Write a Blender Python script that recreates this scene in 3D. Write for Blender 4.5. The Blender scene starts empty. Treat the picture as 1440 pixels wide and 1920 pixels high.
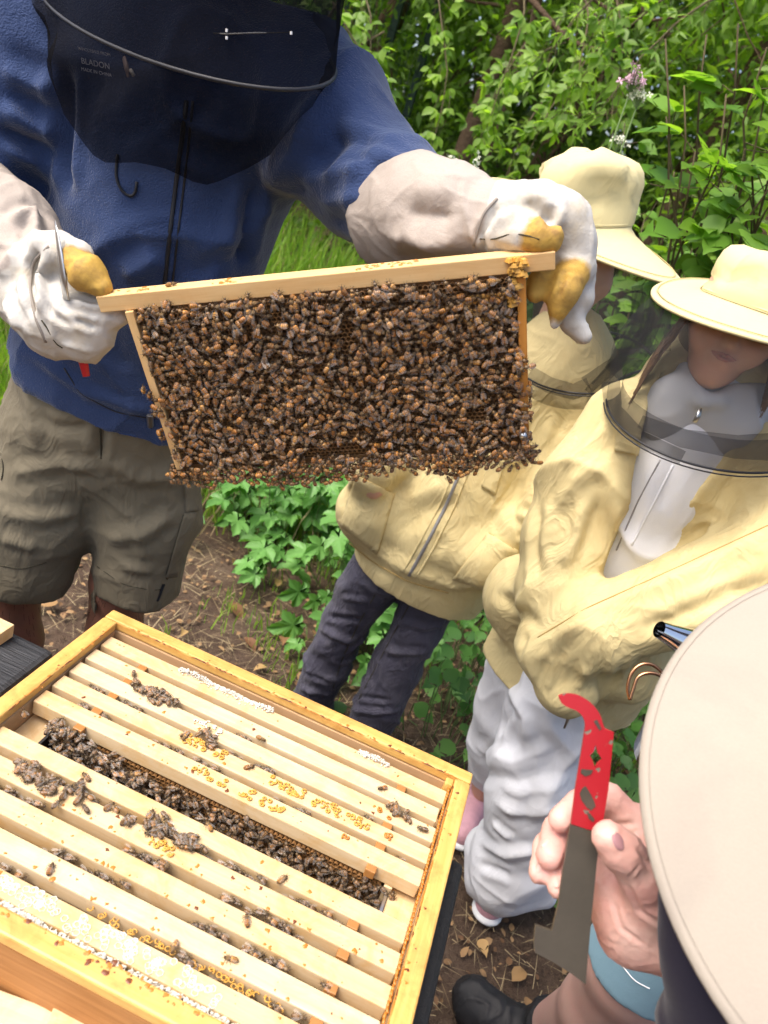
import bpy, bmesh, math, random
import numpy as np
from mathutils import Vector, Matrix, Euler, Quaternion

# ------------------------------------------------------------------ camera, sky, sun, exposure
SC = bpy.context.scene
CAM_H = 1.42
PITCH, ROLL, FPX = math.radians(24.5), math.radians(19.2), 1400.0
_u = np.array([math.sin(ROLL)*math.cos(PITCH), -math.cos(ROLL)*math.cos(PITCH), -math.sin(PITCH)])
_y = np.array([0, 0, 1.0]) - (-math.sin(PITCH))*_u
_y /= np.linalg.norm(_y)
CAM_M = np.array([np.cross(_y, _u), _y, _u])          # rows: world axes seen from the camera (x right, y down, z ahead)
if CAM_M[0, 0] < 0: CAM_M[0] *= -1
CAM_C = np.array([0.0, 0.0, CAM_H])
_cd = bpy.data.cameras.new('camera')
_cd.sensor_fit = 'VERTICAL'; _cd.sensor_height = 36.0; _cd.lens = FPX/1920*36.0
_cd.clip_start = 0.02; _cd.clip_end = 400
_cd.dof.use_dof = True; _cd.dof.focus_distance = 0.95; _cd.dof.aperture_fstop = 7.5
_co = bpy.data.objects.new('camera', _cd); SC.collection.objects.link(_co)
_r, _up, _bk = CAM_M[:, 0], -CAM_M[:, 1], -CAM_M[:, 2]
_co.matrix_world = Matrix(((_r[0], _up[0], _bk[0], 0), (_r[1], _up[1], _bk[1], 0), (_r[2], _up[2], _bk[2], CAM_H), (0, 0, 0, 1)))
SC.camera = _co

SUN_EL, SUN_AZ = math.radians(60), math.radians(-118)   # azimuth measured from +Y towards +X
W = bpy.data.worlds.new('World'); SC.world = W; W.use_nodes = True
_nt = W.node_tree; _nt.nodes.clear()
_o = _nt.nodes.new('ShaderNodeOutputWorld'); _b = _nt.nodes.new('ShaderNodeBackground'); _s = _nt.nodes.new('ShaderNodeTexSky')
_s.sky_type = 'NISHITA'; _s.sun_disc = False; _s.sun_elevation = SUN_EL; _s.sun_rotation = SUN_AZ
_s.air_density = 1.0; _s.dust_density = 6.0; _s.ozone_density = 1.0
_b.inputs['Strength'].default_value = 0.15
_nt.links.new(_s.outputs[0], _b.inputs[0]); _nt.links.new(_b.outputs[0], _o.inputs[0])
_sl = bpy.data.lights.new('sun', 'SUN'); _sl.energy = 1.5; _sl.angle = math.radians(40); _sl.color = (1.0, 0.96, 0.9)
_so = bpy.data.objects.new('sun', _sl); SC.collection.objects.link(_so)
_sd = Vector((math.sin(SUN_AZ)*math.cos(SUN_EL), math.cos(SUN_AZ)*math.cos(SUN_EL), math.sin(SUN_EL)))
_so.rotation_euler = _sd.to_track_quat('Z', 'Y').to_euler(); _so.location = (0, 0, 8)
SC.view_settings.view_transform = 'Standard'; SC.view_settings.look = 'None'
SC.view_settings.gamma = 1.0; SC.view_settings.use_curve_mapping = False
SC.view_settings.exposure = 1.2
SC.render.engine = 'CYCLES'
SC.cycles.use_denoising = True
SC.cycles.max_bounces = 7; SC.cycles.diffuse_bounces = 4; SC.cycles.glossy_bounces = 3
SC.cycles.transmission_bounces = 4; SC.cycles.transparent_max_bounces = 14
SC.cycles.caustics_reflective = False; SC.cycles.caustics_refractive = False
SC.cycles.use_adaptive_sampling = True; SC.cycles.adaptive_threshold = 0.02

random.seed(7); RNG = np.random.default_rng(7)
COL = SC.collection

# ------------------------------------------------------------------ helpers: rays, objects, tags
def P(px, py, Y):
    """World point on the sight line of photo pixel (px, py) at world depth Y."""
    d = CAM_M @ np.array([(px-720)/FPX, (py-960)/FPX, 1.0])
    return CAM_C + d*(Y/d[1])
def PD(px, py, dist):
    d = CAM_M @ np.array([(px-720)/FPX, (py-960)/FPX, 1.0])
    return CAM_C + d*(dist/np.linalg.norm(d))
def PZ(px, py, z):
    d = CAM_M @ np.array([(px-720)/FPX, (py-960)/FPX, 1.0])
    return CAM_C + d*((z-CAM_H)/d[2])
def project(p):
    c = (np.atleast_2d(p)-CAM_C) @ CAM_M
    return np.stack([720+FPX*c[:, 0]/c[:, 2], 960+FPX*c[:, 1]/c[:, 2], c[:, 2]], 1)
def A(*v): return np.array(v, float)
def unit(v):
    v = np.asarray(v, float); return v/max(1e-12, np.linalg.norm(v))

def tag(o, label=None, cat=None, group=None, kind=None):
    if label: o['label'] = label
    if cat: o['category'] = cat
    if group: o['group'] = group
    if kind: o['kind'] = kind
    return o
def empty(name, loc=(0, 0, 0), rot=None, label=None, cat=None, group=None):
    o = bpy.data.objects.new(name, None); COL.objects.link(o); o.location = loc; o.empty_display_size = 0.05
    if rot is not None: o.rotation_euler = rot
    return tag(o, label, cat, group)
def frame_empty(name, loc, ex, ey, ez, **kw):
    o = empty(name, loc, **kw)
    m = Matrix(((ex[0], ey[0], ez[0]), (ex[1], ey[1], ez[1]), (ex[2], ey[2], ez[2])))
    o.rotation_euler = m.to_euler(); return o
def link(name, me, mats=None, parent=None, loc=None, rot=None, scale=None):
    o = bpy.data.objects.new(name, me); COL.objects.link(o)
    if mats is not None and len(me.materials) == 0:
        for m in (mats if isinstance(mats, (list, tuple)) else [mats]): me.materials.append(m)
    if parent is not None: o.parent = parent
    if loc is not None: o.location = loc
    if rot is not None: o.rotation_euler = rot
    if scale is not None: o.scale = scale if hasattr(scale, '__len__') else (scale,)*3
    return o
def root_off(parent):
    off = np.zeros(3); p = parent
    while p is not None:
        off += np.array(p.location); p = p.parent
    return off
def mesh_np(name, V, faces, smooth=True, mat_idx=None, col=None):
    """faces: (n,3)/(n,4) int array, or a list of such arrays / tuples."""
    me = bpy.data.meshes.new(name)
    V = np.asarray(V, np.float32)
    if isinstance(faces, np.ndarray):
        n, k = faces.shape
        me.vertices.add(len(V)); me.vertices.foreach_set('co', V.ravel())
        me.loops.add(n*k); me.loops.foreach_set('vertex_index', faces.astype(np.int32).ravel())
        me.polygons.add(n); me.polygons.foreach_set('loop_start', np.arange(0, n*k, k, dtype=np.int32))
        me.polygons.foreach_set('loop_total', np.full(n, k, np.int32))
        me.update(calc_edges=True)
    else:
        me.from_pydata([tuple(v) for v in V], [], [tuple(int(i) for i in f) for f in faces]); me.update()
    if smooth: me.polygons.foreach_set('use_smooth', np.ones(len(me.polygons), bool))
    if mat_idx is not None: me.polygons.foreach_set('material_index', np.asarray(mat_idx, np.int32))
    if col is not None:
        a = me.color_attributes.new('tint', 'FLOAT_COLOR', 'POINT')
        c = np.asarray(col, np.float32)
        if c.ndim == 1: c = np.stack([c, c, c, np.ones_like(c)], 1)
        elif c.shape[1] == 3: c = np.concatenate([c, np.ones((len(c), 1), np.float32)], 1)
        a.data.foreach_set('color', c.ravel())
    me.validate()
    return me
def world_mesh(name, V, faces, mats, parent=None, **kw):
    """Mesh given in world coordinates, re-expressed relative to an unrotated parent."""
    V = np.asarray(V, float) - (root_off(parent) if parent is not None else 0)
    return link(name, mesh_np(name, V, faces, **kw), mats, parent)

class MB:
    """Collects simple shapes into one mesh."""
    def __init__(s): s.v = []; s.f = []; s.m = []
    def add(s, V, F, m=0):
        b = len(s.v); s.v += [tuple(map(float, p)) for p in V]; s.f += [tuple(b+int(i) for i in f) for f in F]; s.m += [m]*len(F); return s
    def box(s, lo, hi, m=0, bev=0.0):
        x0, y0, z0 = lo; x1, y1, z1 = hi
        if bev <= 0:
            V = [(x, y, z) for z in (z0, z1) for y in (y0, y1) for x in (x0, x1)]
            F = [(0, 2, 3, 1), (4, 5, 7, 6), (0, 1, 5, 4), (2, 6, 7, 3), (0, 4, 6, 2), (1, 3, 7, 5)]
            return s.add(V, F, m)
        bm = bmesh.new(); bmesh.ops.create_cube(bm, size=1)
        for v in bm.verts: v.co = Vector(((x0+x1)/2+v.co.x*(x1-x0), (y0+y1)/2+v.co.y*(y1-y0), (z0+z1)/2+v.co.z*(z1-z0)))
        bmesh.ops.bevel(bm, geom=bm.edges[:]+bm.verts[:], offset=bev, segments=2, affect='EDGES', profile=0.5)
        bm.verts.ensure_lookup_table(); bm.verts.index_update()
        s.add([v.co for v in bm.verts], [[v.index for v in f.verts] for f in bm.faces], m); bm.free(); return s
    def tube(s, pts, r, n=8, m=0, cap=True, flat=None):
        pts = [np.asarray(p, float) for p in pts]; k = len(pts)
        R = r if hasattr(r, '__len__') else [r]*k
        t0 = unit(pts[1]-pts[0]); up = A(0, 0, 1) if abs(t0[2]) < 0.9 else A(1, 0, 0)
        u = unit(np.cross(t0, up)); V = []; F = []
        for i in range(k):
            t = unit(pts[min(i+1, k-1)]-pts[max(i-1, 0)])
            u = unit(u-(u@t)*t); w = np.cross(t, u)
            for j in range(n):
                a = 2*math.pi*j/n
                V.append(pts[i]+R[i]*(math.cos(a)*u*(flat or 1)+math.sin(a)*w))
        for i in range(k-1):
            for j in range(n):
                a, b = i*n+j, i*n+(j+1) % n
                F.append((a, b, b+n, a+n))
        if cap: F.append(tuple(range(n-1, -1, -1))); F.append(tuple((k-1)*n+j for j in range(n)))
        return s.add(V, F, m)
    def build(s, name, mats, parent=None, smooth=False, world=False, **kw):
        V = np.array(s.v)
        if world and parent is not None: V = V-root_off(parent)
        me = mesh_np(name, V, s.f, smooth=smooth, mat_idx=s.m)
        return link(name, me, mats, parent, **kw)

# ------------------------------------------------------------------ numpy noise
def _hash(ix, iy, iz, seed):
    h = (ix.astype(np.int64)*374761393+iy.astype(np.int64)*668265263+iz.astype(np.int64)*1274126177+seed*974634571) & 0xFFFFFFFF
    h = ((h ^ (h >> 13))*1274126177) & 0xFFFFFFFF
    h = ((h ^ (h >> 16))*2246822519) & 0xFFFFFFFF
    return ((h ^ (h >> 15)) & 0xFFFFFF)/float(0xFFFFFF)*2-1
def noise(p, seed=0):
    p = np.asarray(p, float); i = np.floor(p).astype(np.int64); f = p-i; u = f*f*f*(f*(f*6-15)+10)
    x, y, z = i[:, 0], i[:, 1], i[:, 2]; r = 0
    for dx in (0, 1):
        wx = u[:, 0] if dx else 1-u[:, 0]
        for dy in (0, 1):
            wy = u[:, 1] if dy else 1-u[:, 1]
            for dz in (0, 1):
                wz = u[:, 2] if dz else 1-u[:, 2]
                r = r+wx*wy*wz*_hash(x+dx, y+dy, z+dz, seed)
    return r
def fbm(p, octv=3, seed=0):
    r = 0; a = 1.0; p = np.asarray(p, float)
    for k in range(octv):
        r = r+a*noise(p, seed+k*17); p = p*2.03+3.1; a *= 0.5
    return r

# ------------------------------------------------------------------ signed-distance bodies and garments
class Body:
    """Smooth union of tapered, flattenable capsules turned into ONE continuous surface (surface nets)."""
    def __init__(s, h=0.005, k=0.02): s.p = []; s.h = h; s.k = k
    def cap(s, a, b, ra, rb=None, m=0, k=None, flat=None, sub=False):
        """flat = (direction, factor): radius along the direction is multiplied by the factor."""
        s.p.append((np.asarray(a, float), np.asarray(b, float), float(ra), float(ra if rb is None else rb), m, s.k if k is None else k, flat, sub)); return s
    def chain(s, pts, rs, m=0, k=None, flat=None):
        for i in range(len(pts)-1): s.cap(pts[i], pts[i+1], rs[i], rs[i+1], m, k, flat)
        return s
    def ball(s, c, r, m=0, k=None, flat=None, sub=False): return s.cap(c, np.asarray(c, float)+A(0, 0, 1e-5), r, r, m, k, flat, sub)
    def dist(s, X, q):
        a, b, ra, rb, m, k, flat, sub = q
        d = X-a; ba = b-a
        if flat is not None:
            dirs = [flat] if np.isscalar(flat[1]) else flat
            sc = 1.0
            for w, fs in dirs:
                w = unit(w); d = d+np.multiply.outer(d@w, w)*(1/fs-1); ba = ba+w*(ba@w)*(1/fs-1); sc = min(sc, fs) if fs < 1 else sc
        else: sc = 1.0
        bb = max(ba@ba, 1e-12); t = np.clip(d@ba/bb, 0, 1)
        e = d-np.multiply.outer(t, ba)
        return (np.sqrt((e*e).sum(-1))-(ra+(rb-ra)*t))*(sc if sc < 1 else 1)
    def mesh(s, lo=None, hi=None, cut=None):
        h = s.h; pos = [q for q in s.p if not q[7]]
        fac = lambda q: 1.0 if q[6] is None else max(1.0, max(f[1] for f in ([q[6]] if np.isscalar(q[6][1]) else q[6])))
        L = np.min([np.minimum(q[0], q[1])-max(q[2], q[3])*fac(q) for q in pos], 0)-4*h
        H = np.max([np.maximum(q[0], q[1])+max(q[2], q[3])*fac(q) for q in pos], 0)+4*h
        if lo is not None: L = np.maximum(L, lo)
        if hi is not None: H = np.minimum(H, hi)
        n = np.ceil((H-L)/h).astype(int)+1
        F = np.full(n, 0.5, np.float32); I = np.zeros(n, np.int16)
        ax = [L[i]+h*np.arange(n[i]) for i in range(3)]
        for j, q in enumerate(s.p):
            pad = max(q[2], q[3])*fac(q)+q[5]+4*h
            b0 = np.minimum(q[0], q[1])-pad; b1 = np.maximum(q[0], q[1])+pad
            i0 = np.clip(np.floor((b0-L)/h).astype(int), 0, n); i1 = np.clip(np.ceil((b1-L)/h).astype(int)+1, 0, n)
            if (i1 <= i0).any(): continue
            sl = tuple(slice(i0[t], i1[t]) for t in range(3))
            X = np.stack(np.meshgrid(*[ax[t][sl[t]] for t in range(3)], indexing='ij'), -1)
            d = s.dist(X, q).astype(np.float32); f = F[sl]; k = max(q[5], 1e-5)
            if q[7]:
                d = -d; e = np.maximum(k-np.abs(f-d), 0)/k
                F[sl] = np.maximum(f, d)+e*e*k*0.25
                if q[4] >= 0: I[sl] = np.where(d > f, j, I[sl])
            else:
                I[sl] = np.where(d < f, j, I[sl])
                e = np.maximum(k-np.abs(f-d), 0)/k
                F[sl] = np.minimum(f, d)-e*e*k*0.25
        if cut is not None:
            X = np.stack(np.meshgrid(*ax, indexing='ij'), -1); F = np.maximum(F, cut(X).astype(np.float32))
        V, Q = surface_nets(F); vi = np.clip(np.round(V).astype(int), 0, n-1)
        ids = I[vi[:, 0], vi[:, 1], vi[:, 2]]; mats = np.array([q[4] for q in s.p])
        s.vert_prim = ids; s.face_mat = mats[ids[Q[:, 0]]]
        V = V*h+L
        V = laplace(V, Q, 3)
        return V, Q
def laplace(V, Q, it, lam=0.5):
    V = V.copy(); i = np.concatenate([Q[:, k] for k in range(4)]); j = np.concatenate([Q[:, (k+1) % 4] for k in range(4)])
    ii = np.r_[i, j]; jj = np.r_[j, i]; cnt = np.maximum(np.bincount(ii, minlength=len(V)), 1)[:, None]
    for _ in range(it):
        S = np.stack([np.bincount(ii, V[jj, c], minlength=len(V)) for c in range(3)], 1)/cnt
        V += lam*(S-V)
    return V
def surface_nets(F):
    nx, ny, nz = F.shape; neg = F < 0
    c = np.zeros((nx-1, ny-1, nz-1), np.uint8)
    offs = [(a, b, d) for a in (0, 1) for b in (0, 1) for d in (0, 1)]
    for a, b, d in offs: c += neg[a:nx-1+a, b:ny-1+b, d:nz-1+d]
    act = np.argwhere((c > 0) & (c < 8)); idx = np.full(c.shape, -1, np.int64); idx[act[:, 0], act[:, 1], act[:, 2]] = np.arange(len(act))
    val = {o: F[act[:, 0]+o[0], act[:, 1]+o[1], act[:, 2]+o[2]] for o in offs}
    acc = np.zeros((len(act), 3)); cnt = np.zeros(len(act))
    for o in offs:
        for ax in range(3):
            if o[ax]: continue
            p = list(o); p[ax] = 1; p = tuple(p)
            f0, f1 = val[o], val[p]; x = (f0 < 0) != (f1 < 0)
            t = np.where(x, f0/np.where(x, f0-f1, 1), 0)
            q = np.tile(np.array(o, float), (len(act), 1)); q[:, ax] = t
            acc += q*x[:, None]; cnt += x
    V = act+acc/np.maximum(cnt, 1)[:, None]
    quads = []
    for ax in range(3):
        sl0 = [slice(1, -1)]*3; sl0[ax] = slice(0, -1); sl1 = list(sl0); sl1[ax] = slice(1, None)
        a, b = neg[tuple(sl0)], neg[tuple(sl1)]
        e = np.argwhere(a != b); 
        if not len(e): continue
        s = a[e[:, 0], e[:, 1], e[:, 2]]
        base = e.copy()
        for t in range(3):
            if t != ax: base[:, t] += 1
        u, v = (ax+1) % 3, (ax+2) % 3
        def g(du, dv):
            q = base.copy(); q[:, u] += du; q[:, v] += dv; return idx[q[:, 0], q[:, 1], q[:, 2]]
        q = np.stack([g(-1, -1), g(0, -1), g(0, 0), g(-1, 0)], 1)
        q[~s] = q[~s][:, ::-1]; quads.append(q)
    Q = np.concatenate(quads); Q = Q[(Q >= 0).all(1)]
    return V, Q
def normals(V, Q):
    a = V[Q[:, 2]]-V[Q[:, 0]]; b = V[Q[:, 3]]-V[Q[:, 1]]; fn = np.cross(a, b); N = np.zeros_like(V)
    for k in range(4):
        for c in range(3): N[:, c] += np.bincount(Q[:, k], fn[:, c], minlength=len(V))
    return N/np.maximum(np.linalg.norm(N, axis=1), 1e-12)[:, None]
def segd(V, a, b):
    a = np.asarray(a, float); b = np.asarray(b, float); ba = b-a
    t = np.clip((V-a)@ba/max(ba@ba, 1e-12), 0, 1); return np.linalg.norm(V-a-np.multiply.outer(t, ba), axis=1), t
def folds(V, Q, fl, crumple=None):
    """fl: (points, width, height) soft cloth ridges (or valleys if height < 0); crumple: (freq, amp, axis, stretch, seed)."""
    N = normals(V, Q); D = np.zeros(len(V))
    for pts, w, hgt in fl:
        best = np.full(len(V), 1e9); tt = np.zeros(len(V)); n = len(pts)-1
        for i in range(n):
            d, t = segd(V, pts[i], pts[i+1]); m = d < best; best[m] = d[m]; tt[m] = (i+t[m])/n
        taper = np.clip(np.minimum(tt, 1-tt)*5+0.15, 0, 1)
        x = best/w
        D += hgt*taper*(1.15*np.exp(-1.9*x**1.35)-0.45*np.exp(-((x-1.35)/0.6)**2))
    if crumple is not None:
        for fq, amp, axis, st, seed in crumple:
            X = V*fq
            if axis is not None:
                w = unit(axis); X = X+np.multiply.outer(X@w, w)*(1/st-1)
            X = X+0.6*np.stack([noise(V*fq*0.7+i*7.7, seed+i) for i in range(3)], 1)
            r = (1-np.minimum(1, np.abs(noise(X, seed))*1.5))**2.6-0.35
            D += amp*(r*1.5+0.4*noise(X*0.5+9, seed+5))
    return V+N*D[:, None]
# ------------------------------------------------------------------ materials
class NT:
    def __init__(s, name):
        s.m = bpy.data.materials.new(name); s.m.use_nodes = True; s.t = s.m.node_tree; s.t.nodes.clear()
        s.out = s.n('ShaderNodeOutputMaterial')
    def n(s, typ, **kw):
        nd = s.t.nodes.new(typ)
        for k, v in kw.items(): setattr(nd, k, v)
        return nd
    def l(s, a, b): s.t.links.new(a, b); return s
    def set(s, nd, **kw):
        for k, v in kw.items():
            nd.inputs[k.replace('_', ' ')].default_value = v
        return nd
    def coords(s, scale=(1, 1, 1), src='Object', rot=(0, 0, 0)):
        tc = s.n('ShaderNodeTexCoord'); mp = s.n('ShaderNodeMapping'); mp.inputs['Scale'].default_value = scale; mp.inputs['Rotation'].default_value = rot
        s.l(tc.outputs[src], mp.inputs[0]); return mp.outputs[0]
    def noise(s, co, scale, detail=4, rough=0.55, dist=0.0):
        t = s.n('ShaderNodeTexNoise'); t.inputs['Scale'].default_value = scale; t.inputs['Detail'].default_value = detail
        t.inputs['Roughness'].default_value = rough; t.inputs['Distortion'].default_value = dist; s.l(co, t.inputs['Vector']); return t.outputs['Fac']
    def ramp(s, fac, stops):
        r = s.n('ShaderNodeValToRGB'); e = r.color_ramp.elements
        while len(e) < len(stops): e.new(0.5)
        for i, (p, c) in enumerate(stops):
            e[i].position = p; e[i].color = (*c, 1) if len(c) == 3 else c
        s.l(fac, r.inputs[0]); return r.outputs[0]
    def mix(s, fac, a, b, mode='MIX'):
        x = s.n('ShaderNodeMix', data_type='RGBA', blend_type=mode)
        for i, v in ((0, fac), (6, a), (7, b)):
            if hasattr(v, 'is_output'): s.l(v, x.inputs[i])
            else: x.inputs[i].default_value = v if i == 0 else ((*v, 1) if len(v) == 3 else v)
        return x.outputs[2]
    def math(s, op, a, b=0.5):
        x = s.n('ShaderNodeMath', operation=op)
        for i, v in enumerate((a, b)):
            if hasattr(v, 'is_output'): s.l(v, x.inputs[i])
            else: x.inputs[i].default_value = v
        return x.outputs[0]
    def bump(s, hgt, strength, dist=0.01, normal=None):
        b = s.n('ShaderNodeBump'); b.inputs['Strength'].default_value = strength; b.inputs['Distance'].default_value = dist
        s.l(hgt, b.inputs['Height'])
        if normal is not None: s.l(normal, b.inputs['Normal'])
        return b.outputs[0]
    def bsdf(s, color, rough=0.6, spec=0.3, normal=None, **kw):
        p = s.n('ShaderNodeBsdfPrincipled')
        if hasattr(color, 'is_output'): s.l(color, p.inputs['Base Color'])
        else: p.inputs['Base Color'].default_value = (*color, 1)
        if hasattr(rough, 'is_output'): s.l(rough, p.inputs['Roughness'])
        else: p.inputs['Roughness'].default_value = rough
        p.inputs['Specular IOR Level'].default_value = spec
        if normal is not None: s.l(normal, p.inputs['Normal'])
        for k, v in kw.items(): p.inputs[k].default_value = v
        s.l(p.outputs[0], s.out.inputs[0]); return p

def vary(c, f): return tuple(min(1, x*f) for x in c)
def cloth(name, c, var=0.12, weave=900, wbump=0.25, rough=0.85, sheen=0.0, wrinkle=0.25, wscale=18, dirt=None, dirt_amt=0.0, sss=0.0, wdist=0.004, rel=0.0006, crease=0.0):
    n = NT(name); co = n.coords()
    big = n.noise(co, 6, 4, 0.6); fine = n.noise(co, weave, 2, 0.5)
    col = n.mix(big, vary(c, 1-var), vary(c, 1+var))
    col = n.mix(n.math('MULTIPLY', fine, 0.35), col, vary(c, 0.7))
    if dirt:
        d = n.ramp(n.noise(co, 9, 5, 0.65, 0.6), [(0.5, (0, 0, 0)), (0.72, (1, 1, 1))])
        col = n.mix(n.math('MULTIPLY', d, dirt_amt), col, dirt)
    b1 = n.bump(n.noise(co, wscale, 5, 0.6, 0.8), wrinkle, wdist)
    if crease:
        rd = n.math('SUBTRACT', 1.0, n.math('MULTIPLY', n.math('ABSOLUTE', n.math('SUBTRACT', n.noise(n.coords((1, 1, .55), rot=(.2, .3, .5)), wscale*1.3, 3, 0.5, 1.2), 0.5)), 7.0)); rd = n.math('MAXIMUM', rd, 0.0)
        b1 = n.bump(rd, crease, 0.004, b1)
    b2 = n.bump(fine, wbump, rel, b1)
    p = n.bsdf(col, rough, 0.2, b2)
    if sheen: p.inputs['Sheen Weight'].default_value = sheen; p.inputs['Sheen Roughness'].default_value = 0.4
    return n.m
def plain(name, c, rough=0.5, spec=0.4, var=0.1, scale=30, bump=0.15, metallic=0.0, bdist=0.001, **kw):
    n = NT(name); co = n.coords(); f = n.noise(co, scale, 5, 0.6)
    col = n.mix(f, vary(c, 1-var), vary(c, 1+var))
    p = n.bsdf(col, rough, spec, n.bump(n.noise(co, scale*4, 4), bump, bdist), **kw); p.inputs['Metallic'].default_value = metallic
    return n.m
def wood(name, c0, c1, stain=None, stain_amt=0.5, grain=1.0, rough=0.55, spec=0.3, stain_scale=14, edge=None):
    """Boards with the grain along local X."""
    n = NT(name); oi = n.n('ShaderNodeObjectInfo')
    tc = n.n('ShaderNodeTexCoord'); add = n.n('ShaderNodeVectorMath', operation='ADD'); sc = n.n('ShaderNodeVectorMath', operation='SCALE')
    n.l(oi.outputs['Random'], sc.inputs['Scale']); sc.inputs[0].default_value = (3.1, 7.7, 5.3)
    n.l(tc.outputs['Object'], add.inputs[0]); n.l(sc.outputs[0], add.inputs[1])
    mp = n.n('ShaderNodeMapping'); mp.inputs['Scale'].default_value = (2.2, 40*grain, 40*grain); n.l(add.outputs[0], mp.inputs[0])
    g = n.noise(mp.outputs[0], 3.0, 6, 0.65, 0.7)
    mp2 = n.n('ShaderNodeMapping'); mp2.inputs['Scale'].default_value = (9, 260*grain, 260*grain); n.l(add.outputs[0], mp2.inputs[0])
    fine = n.noise(mp2.outputs[0], 3, 3, 0.6)
    col = n.ramp(g, [(0.28, c1), (0.6, c0)])
    col = n.mix(n.math('MULTIPLY', fine, 0.28), col, vary(c1, 0.75))
    speck = n.ramp(n.noise(add.outputs[0], 340, 2), [(0.70, (0, 0, 0)), (0.78, (1, 1, 1))])
    col = n.mix(n.math('MULTIPLY', speck, 0.35), col, vary(c1, 0.45))
    if stain:
        s1 = n.ramp(n.noise(add.outputs[0], stain_scale, 6, 0.7, 0.8), [(0.46, (0, 0, 0)), (0.68, (1, 1, 1))])
        col = n.mix(n.math('MULTIPLY', s1, stain_amt), col, stain)
    n.bsdf(col, rough, spec, n.bump(fine, 0.25, 0.0006, n.bump(g, 0.15, 0.001)))
    return n.m
def leafmat(name, c0, c1, trans=0.45, rough=0.45, attr=True, spec=0.35, vein=0.0, tmul=1.5):
    n = NT(name)
    if attr:
        a = n.n('ShaderNodeAttribute'); a.attribute_name = 'tint'; fac = a.outputs['Fac']
    else:
        fac = n.n('ShaderNodeObjectInfo').outputs['Random']
    col = n.mix(fac, c0, c1)
    co = n.coords()
    if vein:
        col = n.mix(n.math('MULTIPLY', n.noise(co, 40, 3), vein), col, vary(c1, 1.25))
    p = n.n('ShaderNodeBsdfPrincipled'); n.l(col, p.inputs['Base Color']); p.inputs['Roughness'].default_value = rough; p.inputs['Specular IOR Level'].default_value = spec
    t = n.n('ShaderNodeBsdfTranslucent')
    tcol = n.mix(1.0, col, (tmul*1.15, tmul*1.2, tmul*0.45), 'MULTIPLY'); n.l(tcol, t.inputs[0])
    mx = n.n('ShaderNodeMixShader'); mx.inputs[0].default_value = trans
    n.l(p.outputs[0], mx.inputs[1]); n.l(t.outputs[0], mx.inputs[2]); n.l(mx.outputs[0], n.out.inputs[0]); return n.m
def net(name, c, cover, rough=0.6, var=0.25, thread=None):
    """Tulle / veil: woven threads with open holes between."""
    n = NT(name); co = n.coords()
    d = n.n('ShaderNodeBsdfPrincipled'); d.inputs['Base Color'].default_value = (*c, 1); d.inputs['Roughness'].default_value = max(rough, .85); d.inputs['Specular IOR Level'].default_value = 0.04
    tr = n.n('ShaderNodeBsdfTransparent'); mx = n.n('ShaderNodeMixShader')
    f = n.math('MULTIPLY_ADD', n.noise(co, 12, 4), var); f.node.inputs[2].default_value = cover-var*0.5
    if thread:
        w1 = n.n('ShaderNodeTexWave', bands_direction='DIAGONAL'); w1.inputs['Scale'].default_value = thread; n.l(co, w1.inputs[0])
        w2 = n.n('ShaderNodeTexWave', bands_direction='DIAGONAL'); w2.inputs['Scale'].default_value = thread
        n.l(n.coords((-1, 1, 1)), w2.inputs[0])
        g = n.math('MAXIMUM', w1.outputs['Fac'], w2.outputs['Fac'])
        f = n.math('MULTIPLY', f, n.math('MULTIPLY_ADD', g, 1.3)); f.node.inputs[1].links[0].from_node.inputs[2].default_value = 0.15
    n.l(f, mx.inputs[0]); n.l(tr.outputs[0], mx.inputs[1]); n.l(d.outputs[0], mx.inputs[2]); n.l(mx.outputs[0], n.out.inputs[0]); return n.m
def skin(name, c, red, rough=0.5, sss=0.12, bump=0.2, var=1.0):
    n = NT(name); co = n.coords()
    col = n.mix(n.ramp(n.noise(co, 26, 4, 0.6), [(0.35, (0, 0, 0)), (0.72, (var, var, var))]), c, red)
    col = n.mix(n.math('MULTIPLY', n.noise(co, 300, 2), 0.25), col, vary(c, 0.8))
    b = n.bump(n.noise(co, 420, 3), bump, 0.0005)
    p = n.bsdf(col, rough, 0.35, b); p.inputs['Subsurface Weight'].default_value = sss; p.inputs['Subsurface Radius'].default_value = (0.012, 0.005, 0.003); p.inputs['Subsurface Scale'].default_value = 0.5
    return n.m
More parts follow.
